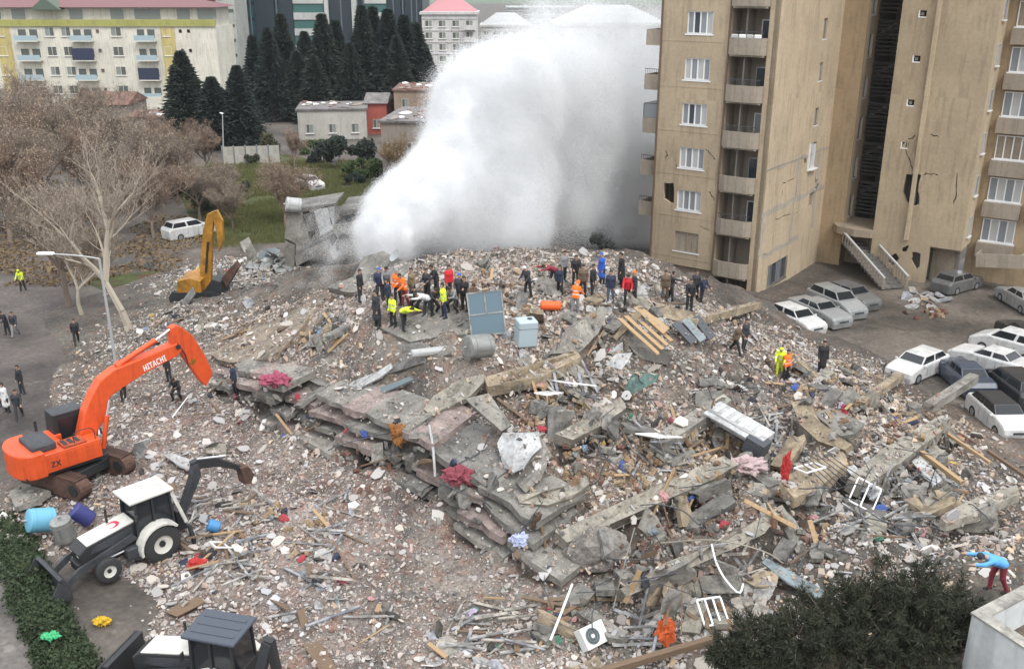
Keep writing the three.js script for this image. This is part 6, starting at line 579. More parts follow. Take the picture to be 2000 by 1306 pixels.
{ // orange excavator
  const T = thing('excavator', 'orange crawler excavator with raised boom beside the dug pit', 'excavator'); const foot = P(152, 838, 2.9), hd = 45 * Math.PI / 180, dir = V(Math.cos(hd), 0, -Math.sin(hd)); const o = foot.clone().addScaledVector(dir, -0.35).setY(0); o.y = 0.6; const q = vplane(o, dir); T.position.copy(o); T.rotation.y = hd; const tr = a => a.map(([x, y]) => q(x, y));
  const under = sub('undercarriage', T); under.rotation.y = -1.25; trackOn(under, 4.1, 1.25, 0.62, 0.46, M_RUST); trackOn(under, 4.1, -1.25, 0.62, 0.46, M_RUST); part('car_body', rbx(2.2, 0.5, 1.9, 0.08, 0, 0.6, 0), M_BLACK, under); part('turntable', cyl(0.75, 0.75, 0.3, 20, 0, 0.98, 0), M_BLACK, T);
  const cw = []; for (let i = 0; i <= 10; i++) { const t = -Math.PI / 2 + i / 10 * Math.PI; cw.push([-2.1 - Math.cos(t) * 0.65, Math.sin(t) * 1.25]); } cw.push([-1.7, 1.25], [-1.7, -1.25]);
  part('counterweight', uvm(new THREE.ExtrudeGeometry(shapeOf(cw), { depth: 1.0, bevelEnabled: true, bevelThickness: 0.08, bevelSize: 0.06, bevelSegments: 3 }).rotateX(-Math.PI / 2).translate(0, 1.22, 0)), M_ORANGE, T);
  part('side_body', rbx(2.5, 0.9, 0.85, 0.06, -0.45, 1.7, 0.86), M_ORANGE, T); part('side_body', rbx(1.5, 0.9, 0.85, 0.06, -1.0, 1.7, -0.86), M_ORANGE, T); part('deck', rbx(3.0, 0.45, 1.0, 0.03, -0.5, 1.35, 0), M_BLACK, T); part('engine_bay', rbx(1.4, 0.9, 1.0, 0.05, -1.25, 1.7, 0), M_ORANGE, T);
  part('engine_hood', rbx(1.05, 0.4, 1.6, 0.1, -1.5, 2.3, 0.15), M_CHARCOAL, T); part('tank_top', rbx(1.0, 0.14, 0.8, 0.04, -0.3, 2.2, 0.86), M_ORANGE2, T); for (let i = 0; i < 3; i++) part('vent', bx(0.16, 0.02, 0.5, -0.65 + i * 0.27, 2.285, 0.86), M_BLACK, T);
  part('exhaust', cyl(0.06, 0.06, 0.5, 8, -1.2, 2.75, -0.7), M_BLACK, T);
  const cab = sub('cab', T); part('cab_frame', ext([[-0.55, 1.2], [1.05, 1.2], [1.15, 2.0], [0.85, 2.95], [-0.45, 3.0]], 0.95, -1.45, 0.05), M_BLACK, cab); part('cab_window', ext([[-0.3, 1.9], [0.95, 1.9], [0.72, 2.8], [-0.3, 2.82]], 0.98, -1.465, 0.01), M_BLACKG, cab); part('cab_roof', rbx(1.35, 0.08, 0.98, 0.03, 0.2, 3.03, -0.97), M_CHARCOAL, cab); part('windscreen', bar(V(1.13, 2.0, -0.97), V(0.87, 2.9, -0.97), 0.8, 0.03, V(0, 0, 1)), M_BLACKG, cab);
  part('handrail', tube([V(-0.3, 2.15, 1.22), V(-0.3, 2.7, 1.22), V(0.5, 2.7, 1.22), V(0.6, 2.15, 1.22)], 0.02), M_BLACK, T);
  for (const [x, w] of [[-1.15, 0.75], [-0.35, 0.75], [0.4, 0.6]]) part('side_door', rbx(w, 0.62, 0.03, 0.01, x, 1.72, 1.285), M_ORANGE, T); part('skirt', rbx(3.6, 0.2, 2.3, 0.04, -0.7, 1.18, 0), M_BLACK, T); const boom = part('boom', ext(tr([[152, 850], [162, 802], [177, 766], [192, 741], [217, 721], [339, 670], [347, 681], [339, 691], [273, 726], [227, 756], [207, 771], [202, 792], [199, 814], [186, 830], [174, 860]]), 0.62, -0.31, 0.05), M_ORANGE, T);
  part('stick', ext(tr([[331, 640], [339, 635], [349, 638], [371, 655], [394, 691], [409, 723], [408, 731], [398, 750], [389, 741], [364, 706], [349, 684], [333, 672]]), 0.44, -0.22, 0.04), M_ORANGE, T);
  const c = (a, b, r0, r1, z) => { const u = q(...a), v = q(...b); return rod(V(u[0], u[1], z), V(v[0], v[1], z), r0, r1, 10); };
  part('arm_cylinder', c([232, 711], [303, 664], 0.13, 0.13, 0), M_ORANGE, T); part('cylinder_rod', c([303, 664], [333, 642], 0.06, 0.06, 0), M_ROD, T); part('cylinder_bracket', c([228, 716], [236, 708], 0.2, 0.2, 0), M_ORANGE, T);
  for (const z of [-0.48, 0.48]) { part('boom_cylinder', c([193, 868], [199, 805], 0.11, 0.11, z), M_ORANGE, T); part('cylinder_rod', c([199, 805], [204, 775], 0.055, 0.055, z), M_ROD, T); }
  part('bucket_cylinder', c([372, 664], [400, 712], 0.08, 0.08, 0.12), M_ORANGE2, T); part('bucket_link', c([400, 712], [404, 738], 0.06, 0.06, 0.0), M_BLACK, T); part('joint_pin', (() => { const u = q(341, 674); return cyl(0.12, 0.12, 0.72, 12).rotateX(Math.PI / 2).translate(u[0], u[1], 0); })(), M_BLACK, T);
  part('hose', tube([[340, 668], [356, 690], [362, 712]].map(a => { const u = q(...a); return V(u[0], u[1], 0.26); }), 0.03), M_BLACK, T);
  { const u = q(372, 704), v = q(300, 700); part('warning_sticker', bx(0.22, 0.3, 0.01).rotateZ(-0.9).translate(u[0], u[1], 0.235), M_YELLOW, T); const a = q(274, 716), b = q(318, 694); const L = Math.hypot(b[0] - a[0], b[1] - a[1]); const tg = new TextGeometry('HITACHI', { font: FONT, size: 0.3, depth: 0.008, curveSegments: 3 }); tg.computeBoundingBox(); tg.scale(L / tg.boundingBox.max.x, 1, 1).rotateZ(Math.atan2(b[1] - a[1], b[0] - a[0])).translate(a[0], a[1] - 0.16, 0.312); part('lettering', tg, M_WHITE, T); const t2 = new TextGeometry('ZX', { font: FONT, size: 0.26, depth: 0.008, curveSegments: 3 }).translate(-1.45, 1.5, 1.302); part('lettering', t2, M_BLACK, T); }
  part('mirror', rbx(0.05, 0.3, 0.18, 0.02, 0.85, 2.5, 1.3), M_BLACK, T);
}
function wheelOn(parent, x, z, r, w, side) { const g = sub('wheel', parent); g.position.set(x, r, z); const pr = [[r * 0.5, -w / 2], [r * 0.88, -w / 2], [r * 0.98, -w * 0.34], [r, -w * 0.2], [r, w * 0.2], [r * 0.98, w * 0.34], [r * 0.88, w / 2], [r * 0.5, w / 2]].map(([a, b]) => new THREE.Vector2(a, b)); part('tyre', new THREE.LatheGeometry(pr, 28).rotateX(Math.PI / 2), M_TYRE, g); const lg = []; for (let i = 0; i < 20; i++) { const t = i / 20 * 6.283; for (const s of [-1, 1]) lg.push(bx(r * 0.12, r * 0.06, w * 0.5).rotateY(0.5 * s).translate(0, r * 0.985, s * w * 0.22).rotateZ(t + (s > 0 ? 0.15 : 0))); } if (r > 0.6) part('tyre_tread', mrg(lg), M_TYRE, g); part('rim', new THREE.LatheGeometry([[0, w * 0.2], [r * 0.2, w * 0.22], [r * 0.24, w * 0.34], [r * 0.45, w * 0.3], [r * 0.52, w * 0.46], [r * 0.56, w * 0.48]].map(([a, b]) => new THREE.Vector2(a, b * side)), 24).rotateX(Math.PI / 2), M_RIM, g); part('hub', cyl(r * 0.16, r * 0.16, w * 0.2, 10).rotateX(Math.PI / 2).translate(0, 0, side * w * 0.28), M_BLACK, g); return g; }
function loader(label, rear, front, C) { // rear, front: ground points under the wheels on the side that shows
  const T = thing('backhoe_loader', label, 'backhoe loader'), dir = front.clone().sub(rear).setY(0).normalize(), side = V(-dir.z, 0, dir.x); const near = side.z > 0 ? 1 : -1; T.position.copy(rear).addScaledVector(side, -0.85 * near); T.position.y = (rear.y + front.y) / 2; T.rotation.y = Math.atan2(-dir.z, dir.x);
  const WB = C.wb || rear.distanceTo(front); for (const s of [-1, 1]) { wheelOn(T, 0, s * 0.85, C.rr || 0.78, 0.46, s); wheelOn(T, WB, s * 0.8, C.fr || 0.5, 0.32, s); part('rear_fender', (() => { const a = []; for (let i = 0; i <= 10; i++) { const t = -0.2 + i / 10 * 2.6; a.push([Math.cos(t) * 0.92, 0.78 + Math.sin(t) * 0.92]); } for (let i = 10; i >= 0; i--) { const t = -0.2 + i / 10 * 2.6; a.push([Math.cos(t) * 0.84, 0.78 + Math.sin(t) * 0.84]); } return ext(a, 0.5, s * 0.87 - 0.25, 0.01); })(), C.body, T); }
  part('chassis', rbx(WB + 1.7, 0.35, 0.7, 0.04, WB / 2 + 0.1, 0.75, 0), M_BLACK, T); part('front_axle', rbx(0.25, 0.22, 1.4, 0.04, WB, 0.5, 0), M_BLACK, T); part('side_tank', rbx(0.8, 0.5, 0.45, 0.06, WB * 0.45, 0.75, near * 0.62), M_CHARCOAL, T);
  part('hood', ext([[0.75, 0.95], [WB + 0.75, 0.95], [WB + 0.82, 1.35], [WB + 0.55, 1.55], [0.75, 1.85]], 0.95, -0.475, 0.06), M_BLACK, T); part('hood_top', ext([[0.8, 1.86], [WB + 0.5, 1.57], [WB + 0.52, 1.62], [0.8, 1.93]], 0.9, -0.45, 0.015), C.body, T); for (const s of [-1, 1]) part('hood_side', ext([[0.9, 1.3], [WB + 0.45, 1.25], [WB + 0.3, 1.5], [0.9, 1.75]], 0.03, s * 0.49 - 0.015, 0.005), M_CHARCOAL, T);
  if (C.crescent) { const s = new THREE.Shape(); s.absarc(0, 0, 0.24, 0.6, 5.68, false); s.absarc(0.08, 0, 0.185, 5.5, 0.78, true); const g = new THREE.ExtrudeGeometry(s, { depth: 0.008, bevelEnabled: false }).rotateX(-Math.PI / 2).rotateZ(-Math.atan2(0.3, WB - 0.3)).translate(WB * 0.55 + 0.25, 1.848, 0); g.computeBoundingBox(); part('emblem', g, S([0.6, 0.02, 0.05], 0.6), T); }
  const cab = sub('cab', T), ch = C.ch || 2.75; for (const [x, z] of [[-0.75, -0.65], [-0.75, 0.65], [0.78, -0.65], [0.78, 0.65], [0.05, 0.66], [0.05, -0.66]]) part('cab_post', bar(V(x, 1.0, z), V(x * 0.92, ch, z * 0.95), 0.08, 0.08, V(1, 0, 0)), C.post || M_BLACK, cab); part('cab_glass', ext([[-0.72, 1.45], [0.72, 1.45], [0.66, ch - 0.05], [-0.66, ch - 0.05]], 1.2, -0.6, 0.02), M_BLACKG, cab); part('cab_floor', rbx(1.55, 0.5, 1.25, 0.05, 0, 1.2, 0), M_BLACK, cab); part('cab_roof', rbx(1.85, 0.13, 1.5, 0.06, 0.05, ch + 0.05, 0, 3), C.roof, cab); for (let i = 0; i < 3; i++) part('roof_rib', rbx(1.5, 0.03, 0.12, 0.015, 0.05, ch + 0.125, -0.4 + i * 0.4), C.roof, cab); part('seat', rbx(0.5, 0.7, 0.5, 0.08, -0.2, 1.6, 0), M_BLACK, cab); part('mirror', rbx(0.06, 0.3, 0.2, 0.02, 0.85, ch - 0.5, near * 0.95), M_BLACK, cab); part('exhaust', cyl(0.05, 0.05, 0.9, 8, WB * 0.7, 2.0, -near * 0.35), M_BLACK, T);
  for (const s of [-1, 1]) { part('loader_arm', ext([[0.8, 1.25], [1.0, 1.5], [WB + 1.0, 0.95], [WB + 1.7, 0.5], [WB + 1.6, 0.3], [WB + 0.9, 0.7]], 0.12, s * 0.62 - 0.06, 0.01), C.arm, T); part('lift_cylinder', rod(V(1.0, 0.9, s * 0.55), V(WB + 0.8, 0.8, s * 0.55), 0.05), M_ROD, T); part('headlight', rbx(0.06, 0.14, 0.2, 0.02, WB + 0.84, 1.3, s * 0.3), M_WHITE, T); }
  const bk = sub('front_bucket', T), B = []; const bp = [[0, 0.05], [0.95, 0.0], [1.0, 0.08], [0.2, 0.16], [0.12, 0.6], [0.35, 1.0], [0.25, 1.05], [0, 0.65]]; part('bucket_shell', ext(bp, 2.2, -1.1, 0.01).translate(WB + 1.55, 0.05, 0), C.bucket, bk); for (const s of [-1, 1]) part('bucket_side', ext([[0.05, 0.08], [0.95, 0.04], [0.4, 0.98], [0.1, 0.62]], 0.05, s * 1.13 - 0.025, 0.005).translate(WB + 1.55, 0.05, 0), C.bucket, bk);
  return { T, dir, q: vplane(T.position.clone(), dir), WB }; }
{ const a = loader('white backhoe loader with a red crescent on its hood', P(318, 1090, 0.25), P(216, 1138, 0.15), { body: M_MACHW, roof: M_MACHW, arm: M_CHARCOAL, bucket: M_CHARCOAL, crescent: true, wb: 2.15 });
  const T = a.T, rear = sub('digging_arm', T); part('swing_post', rbx(0.4, 0.9, 0.5, 0.05, -1.25, 1.0, 0), M_BLACK, rear); part('arm_boom', ext([[-1.2, 1.1], [-1.45, 1.1], [-2.35, 2.6], [-2.3, 3.15], [-2.1, 3.15], [-1.95, 2.6]], 0.3, -0.15, 0.03), M_CHARCOAL, rear); part('dipper', ext([[-2.05, 3.25], [-2.3, 3.3], [-3.1, 3.1], [-4.2, 2.3], [-4.25, 2.1], [-3.1, 2.75], [-2.2, 2.95]], 0.26, -0.13, 0.03), M_BLACK, rear); part('dipper_cylinder', rod(V(-2.3, 3.3, 0), V(-3.6, 3.0, 0), 0.06), M_ROD, rear); part('digging_bucket', ext([[-4.1, 2.3], [-4.45, 2.25], [-4.7, 1.8], [-4.5, 1.45], [-4.25, 1.5], [-4.2, 1.9]], 0.55, -0.275, 0.02), M_RUST, rear); for (const s of [-1, 1]) part('stabiliser', bar(V(-1.3, 0.95, s * 0.75), V(-1.35, 0.05, s * 1.0), 0.14, 0.14, V(1, 0, 0)), M_BLACK, rear); for (const s of [-1, 1]) part('rear_panel', bar(V(-0.8, 2.6, s * 0.6), V(-1.25, 1.1, s * 0.62), 0.1, 0.14, V(1, 0, 0)), M_MACHW, rear); }
{ const a = loader('black roofed tractor loader with a wide black bucket by the hedge', P(420, 1400, 0.1), P(270, 1370, 0.1), { body: M_MACHW, roof: S([0.055, 0.065, 0.085], 0.6), arm: M_BLACK, bucket: M_BLACK, wb: 2.2, ch: 2.7 }); part('loader_frame', rbx(0.2, 1.0, 1.9, 0.03, 3.75, 0.75, 0), M_BLACK, a.T); const ba = sub('digging_arm', a.T); part('arm_boom', ext([[-1.0, 1.0], [-1.3, 1.0], [-1.75, 2.5], [-1.5, 2.6]], 0.3, -0.15, 0.03), M_CHARCOAL, ba); part('dipper', ext([[-1.55, 2.65], [-1.8, 2.6], [-2.0, 0.9], [-1.85, 0.85]], 0.26, -0.13, 0.03), M_BLACK, ba); }
{ const T = thing('yellow_excavator', 'old yellow excavator with a rusty upright boom behind the heap', 'excavator'), D = 66, q = (x, y) => { const p = PD(x, y, D); return [p.x, p.y]; }, tr = a => a.map(b => q(...b)); const E = (pts, th, m, n) => part(n, ext(tr(pts), th, -D - th / 2, 0.03), m, T); E([[355, 566], [357, 540], [378, 535], [400, 540], [402, 566]], 2.4, M_YELLOW, 'house'); E([[398, 566], [392, 530], [398, 450], [406, 418], [418, 412], [414, 470], [412, 562]], 0.45, M_YELLOW, 'boom'); E([[414, 414], [424, 411], [434, 430], [436, 470], [428, 490], [424, 450]], 0.4, M_YELLOW, 'stick'); E([[402, 566], [420, 540], [436, 545], [440, 566]], 1.6, M_BLACK, 'cab'); E([[436, 540], [460, 512], [466, 522], [446, 556]], 1.0, M_RUST, 'bucket'); const tg = sub('undercarriage', T); const b = PD(390, 572, D); tg.position.set(b.x, Math.max(0.6, b.y - 0.6), -D); trackOn(tg, 3.6, 0.95, 0.55, 0.42, M_BLACK); trackOn(tg, 3.6, -0.95, 0.55, 0.42, M_BLACK); const u = q(408, 470), v = q(404, 530); part('boom_cylinder', rod(V(u[0], u[1], -D + 0.3), V(v[0], v[1], -D + 0.3), 0.08), M_BLACK, T); }
// ---------- cars ----------
const carPaint = c => new THREE.MeshPhysicalMaterial({ color: lin(...c), map: T_WALL, roughness: 0.42, clearcoat: 0.7, clearcoatRoughness: 0.15 });
const M_CARGLASS = S([0.014, 0.017, 0.02], 0.08), M_LAMP = S([0.6, 0.6, 0.6], 0.15), M_TAIL = S([0.35, 0.01, 0.012], 0.25);
const CARS = { hatch: { L: 4.0, hood: 0.24, ws: 0.40, rf0: 0.40, rf1: 0.86, rw: 0.97, belt: 0.92, roof: 1.47 }, sedan: { L: 4.6, hood: 0.25, ws: 0.29, rf0: 0.42, rf1: 0.70, rw: 0.84, belt: 0.92, roof: 1.44 }, suv: { L: 4.4, hood: 0.22, ws: 0.26, rf0: 0.38, rf1: 0.90, rw: 0.98, belt: 1.05, roof: 1.68 } };
CARS.hatch.ws = 0.26;
function car(label, px, py, hx, hy, kind, paint, o = {}) { // centre pixel, a pixel towards which its front points
  const T = thing('parked_car', label, 'car'), c = P(px, py, o.h || 0), f = P(hx, hy, o.h || 0), d = f.sub(c); T.position.copy(c); T.rotation.set(o.rx || 0, Math.atan2(-d.z, d.x), o.rz || 0, 'YXZ'); const K = CARS[kind], L = K.L, W = 1.74, X = u => L / 2 - u * L; // u 0 front .. 1 rear
  const fw = X(0.19), rw = X(0.80), r = 0.32, pts = []; const arc = cx => { for (let i = 0; i <= 8; i++) { const t = i / 8 * Math.PI; pts.push([cx + Math.cos(t + Math.PI) * -1 * (r + 0.06), 0.3 + Math.sin(t) * (r + 0.06)]); } };
  pts.push([X(1) + 0.05, 0.28]); { const a = []; for (const cx of [rw, fw]) { a.push([cx - r - 0.06, 0.24]); for (let i = 1; i < 8; i++) { const t = Math.PI - i / 8 * Math.PI; a.push([cx + Math.cos(t) * (r + 0.06), 0.28 + Math.sin(t) * (r + 0.06)]); } a.push([cx + r + 0.06, 0.24]); } pts.push(...a); }
  pts.push([X(0) - 0.06, 0.26], [X(0), 0.5], [X(0) - 0.03, 0.68], [X(0.05), 0.80], [X(K.hood), K.belt + 0.02], [X(K.rw), K.belt + 0.05]); if (K.rw < 0.9) pts.push([X(0.97), K.belt + 0.02]); pts.push([X(1), K.belt - 0.12], [X(1) + 0.02, 0.5]);
  part('body', ext(pts, W, -W / 2, 0.13), paint, T); for (const s of [-1, 1]) { for (const u of [0.40, 0.63]) part('door_seam', bx(0.018, 0.5, 0.008, X(u), 0.62, s * (W / 2 + 0.002)), M_CHARCOAL, T); for (const u of [0.58, 0.79]) part('door_handle', rbx(0.16, 0.035, 0.03, 0.01, X(u) + 0.12, 0.8, s * (W / 2 + 0.012)), paint, T); part('sill_trim', bx(L * 0.36, 0.06, 0.02, X(0.5), 0.3, s * (W / 2 - 0.02)), M_CHARCOAL, T); } part('bonnet_seam', bx(0.015, 0.008, W - 0.5, X(K.hood) + 0.05, K.belt + 0.135, 0), M_CHARCOAL, T); part('grille', bx(0.02, 0.12, 0.8, X(0) + 0.135, 0.58, 0), M_CHARCOAL, T);
  const b0 = X(K.ws) + 0.1, b1 = X(K.rw), t0 = X(K.rf0), t1 = X(K.rf1), wb = W / 2 - 0.06, wt = W / 2 - 0.22, y0 = K.belt, y1 = K.roof; const cg = new THREE.BufferGeometry(); const v = [[b0, y0, wb], [b0, y0, -wb], [b1, y0, -wb], [b1, y0, wb], [t0, y1 - 0.05, wt], [t0, y1 - 0.05, -wt], [t1, y1 - 0.05, -wt], [t1, y1 - 0.05, wt], [(t0 + t1) / 2, y1, wt * 0.8], [(t0 + t1) / 2, y1, -wt * 0.8]]; const F2 = [[0, 1, 5], [0, 5, 4], [1, 2, 6], [1, 6, 5], [2, 3, 7], [2, 7, 6], [3, 0, 4], [3, 4, 7], [4, 5, 9], [4, 9, 8], [5, 6, 9], [6, 7, 8], [6, 8, 9], [7, 4, 8]]; cg.setAttribute('position', new THREE.Float32BufferAttribute(F2.flat().flatMap(i => v[i]), 3)); cg.computeVertexNormals(); part('cabin', uvm(cg), o.roofM || paint, T);
  const quad = (name, a, b, c2, d2, m) => { const A = [a, b, c2, d2].map(p => V(...p)), ctr = A[0].clone().add(A[1]).add(A[2]).add(A[3]).multiplyScalar(0.25), n = A[1].clone().sub(A[0]).cross(A[3].clone().sub(A[0])).normalize(); if (n.dot(ctr.clone().sub(V(0, 0.8, 0))) < 0) n.negate(); const q = A.map(p => p.clone().lerp(ctr, 0.09).addScaledVector(n, 0.012)), g = new THREE.BufferGeometry(); g.setAttribute('position', new THREE.Float32BufferAttribute([0, 1, 2, 0, 2, 3].flatMap(i => q[i].toArray()), 3)); g.computeVertexNormals(); part(name, g, m || M_CARGLASS, T); };
  quad('windscreen', v[0], v[1], v[5], v[4]); quad('rear_window', v[2], v[3], v[7], v[6]); const mid = 0.5; for (const s of [0, 1]) { const A = s ? v[3] : v[1], B = s ? v[0] : v[2], C2 = s ? v[4] : v[6], D2 = s ? v[7] : v[5]; const lp = (p, q2, t) => p.map((x, i) => x + (q2[i] - x) * t); quad('side_window', A, lp(A, B, 0.49), lp(D2, C2, 0.49), D2); quad('side_window', lp(A, B, 0.51), B, C2, lp(D2, C2, 0.51)); }
  for (const s of [-1, 1]) { for (const x of [fw, rw]) { const g = sub('wheel', T); g.position.set(x, r, s * (W / 2 - 0.1)); part('tyre', new THREE.LatheGeometry([[r * 0.6, -0.1], [r * 0.95, -0.1], [r, -0.06], [r, 0.06], [r * 0.95, 0.1], [r * 0.6, 0.1]].map(([a, b]) => new THREE.Vector2(a, b)), 20).rotateX(Math.PI / 2), M_TYRE, g); part('rim', cyl(r * 0.62, r * 0.62, 0.04, 16).rotateX(Math.PI / 2).translate(0, 0, s * 0.075), M_STEEL, g); }
    part('headlight', rbx(0.2, 0.13, 0.36, 0.05, X(0.02), 0.7, s * 0.62), M_LAMP, T); part('taillight', rbx(0.1, 0.18, 0.3, 0.04, X(0.992), 0.8, s * 0.64), M_TAIL, T); part('mirror', rbx(0.12, 0.13, 0.18, 0.04, b0 - 0.25, y0 + 0.1, s * (W / 2 + 0.06)), paint, T); }
  part('number_plate', rbx(0.02, 0.11, 0.5, 0.005, X(0) + 0.005, 0.42, 0), M_WHITE, T); part('bumper', rbx(0.1, 0.16, W - 0.2, 0.05, X(0) - 0.04, 0.36, 0), M_CHARCOAL, T); return T; }
const C_WHITE = carPaint([0.72, 0.73, 0.74]), C_SILVER = carPaint([0.34, 0.35, 0.36]), C_GREY = carPaint([0.16, 0.165, 0.17]), C_DARK = carPaint([0.03, 0.032, 0.037]), C_BLUE = carPaint([0.05, 0.07, 0.11]);
car('white hatchback parked first in the row along the tan block', 1553, 640, 1600, 660, 'hatch', C_WHITE); car('silver car parked between the white hatchback and a grey car', 1598, 624, 1645, 644, 'sedan', C_SILVER); car('dusty grey car parked beside the silver one', 1632, 608, 1676, 627, 'suv', C_SILVER); car('dark grey car parked last in the row by the entrance stair', 1662, 594, 1704, 610, 'hatch', C_GREY);
car('white car with rubble over its hood at the heap edge', 1790, 732, 1752, 748, 'hatch', C_WHITE); car('white sedan standing apart in the yard', 1935, 722, 1875, 704, 'sedan', C_WHITE); car('white car parked behind the white sedan', 1972, 692, 1930, 680, 'suv', C_WHITE); car('dark blue car parked beside the leaning grey column', 1880, 752, 1858, 732, 'sedan', C_BLUE); car('black car parked behind the white car with dark roof', 1975, 775, 1945, 752, 'suv', C_DARK); car('white car with a dark roof under debris at the heap edge', 1950, 832, 1985, 862, 'hatch', C_WHITE, { roofM: C_DARK }); car('dark silver car at the far yard edge under balcony', 1995, 600, 1975, 588, 'sedan', C_SILVER); car('dark car at the corner of the yard behind the white cars', 2000, 672, 1980, 658, 'sedan', C_DARK); car('grey car tucked under the overhang of the second wing', 1868, 566, 1890, 560, 'hatch', C_GREY);
car('white van parked on the road behind the bare trees', 370, 462, 400, 456, 'suv', C_WHITE); car('white car on the brown bank near the reddish tree', 604, 368, 630, 376, 'hatch', C_WHITE);
// ---------- people ----------
function surfNet(f, lo, hi, c) { const nx = Math.ceil((hi[0] - lo[0]) / c) + 1, ny = Math.ceil((hi[1] - lo[1]) / c) + 1, nz = Math.ceil((hi[2] - lo[2]) / c) + 1, val = new Float32Array(nx * ny * nz), id = new Int32Array(nx * ny * nz).fill(-1), pos = [], idx = []; const I = (i, j, k) => (k * ny + j) * nx + i;
  for (let k = 0; k < nz; k++) for (let j = 0; j < ny; j++) for (let i = 0; i < nx; i++) val[I(i, j, k)] = f(lo[0] + i * c, lo[1] + j * c, lo[2] + k * c);
  const E = [[0, 1], [0, 2], [0, 4], [1, 3], [1, 5], [2, 3], [2, 6], [3, 7], [4, 5], [4, 6], [5, 7], [6, 7]];
  for (let k = 0; k < nz - 1; k++) for (let j = 0; j < ny - 1; j++) for (let i = 0; i < nx - 1; i++) { const v = []; let m = 0; for (let q = 0; q < 8; q++) { const w = val[I(i + (q & 1), j + (q >> 1 & 1), k + (q >> 2))]; v.push(w); if (w < 0) m |= 1 << q; } if (m === 0 || m === 255) continue; let x = 0, y = 0, z = 0, n = 0; for (const [a, b] of E) { if ((v[a] < 0) === (v[b] < 0)) continue; const t = v[a] / (v[a] - v[b]); x += (a & 1) + ((b & 1) - (a & 1)) * t; y += (a >> 1 & 1) + ((b >> 1 & 1) - (a >> 1 & 1)) * t; z += (a >> 2) + ((b >> 2) - (a >> 2)) * t; n++; } id[I(i, j, k)] = pos.length / 3; pos.push(lo[0] + (i + x / n) * c, lo[1] + (j + y / n) * c, lo[2] + (k + z / n) * c); }
  const quad = (a, b, d, e, fl) => { if (a < 0 || b < 0 || d < 0 || e < 0) return; fl ? idx.push(a, b, d, a, d, e) : idx.push(a, d, b, a, e, d); };
  for (let k = 1; k < nz - 1; k++) for (let j = 1; j < ny - 1; j++) for (let i = 1; i < nx - 1; i++) { const a = val[I(i, j, k)] < 0; if (a !== val[I(i + 1, j, k)] < 0) quad(id[I(i, j - 1, k - 1)], id[I(i, j, k - 1)], id[I(i, j, k)], id[I(i, j - 1, k)], a); if (a !== val[I(i, j + 1, k)] < 0) quad(id[I(i - 1, j, k - 1)], id[I(i - 1, j, k)], id[I(i, j, k)], id[I(i, j, k - 1)], a); if (a !== val[I(i, j, k + 1)] < 0) quad(id[I(i - 1, j - 1, k)], id[I(i, j - 1, k)], id[I(i, j, k)], id[I(i - 1, j, k)], a); }
  const g = new THREE.BufferGeometry(); g.setAttribute('position', new THREE.Float32BufferAttribute(pos, 3)); g.setIndex(idx); g.computeVertexNormals(); return g; }
// pose: lean (torso forward), crouch 0..1, arms [left, right] = [swing forward, out, elbow], legs [swing l, swing r], head nod
const POSES = { stand: { lean: 0.03, arms: [[0.1, 0.12, 0.2], [0.05, 0.12, 0.25]], legs: [0.04, -0.04] }, rest: { lean: 0.06, arms: [[0.2, 0.2, 1.0], [0.2, 0.2, 1.1]], legs: [0.02, 0.02] }, look: { lean: 0.22, arms: [[0.5, 0.15, 0.5], [0.35, 0.15, 0.6]], legs: [0.1, -0.12], nod: 0.4 }, walk: { lean: 0.08, arms: [[-0.4, 0.1, 0.3], [0.45, 0.1, 0.4]], legs: [0.38, -0.38] }, point: { lean: 0.1, arms: [[1.3, 0.3, 0.1], [0.2, 0.2, 0.9]], legs: [0.12, -0.1] }, bend: { lean: 1.15, arms: [[1.6, 0.1, 0.2], [1.4, 0.15, 0.3]], legs: [0.15, -0.2], nod: 0.3, crouch: 0.12 }, crouch: { lean: 0.55, arms: [[0.9, 0.1, 0.7], [0.8, 0.15, 0.9]], legs: [0.2, -0.1], crouch: 0.75, nod: 0.3 }, coat: { lean: 0.05, arms: [[0.08, 0.1, 0.15], [0.1, 0.1, 0.15]], legs: [0.02, -0.03], coat: 1 } };
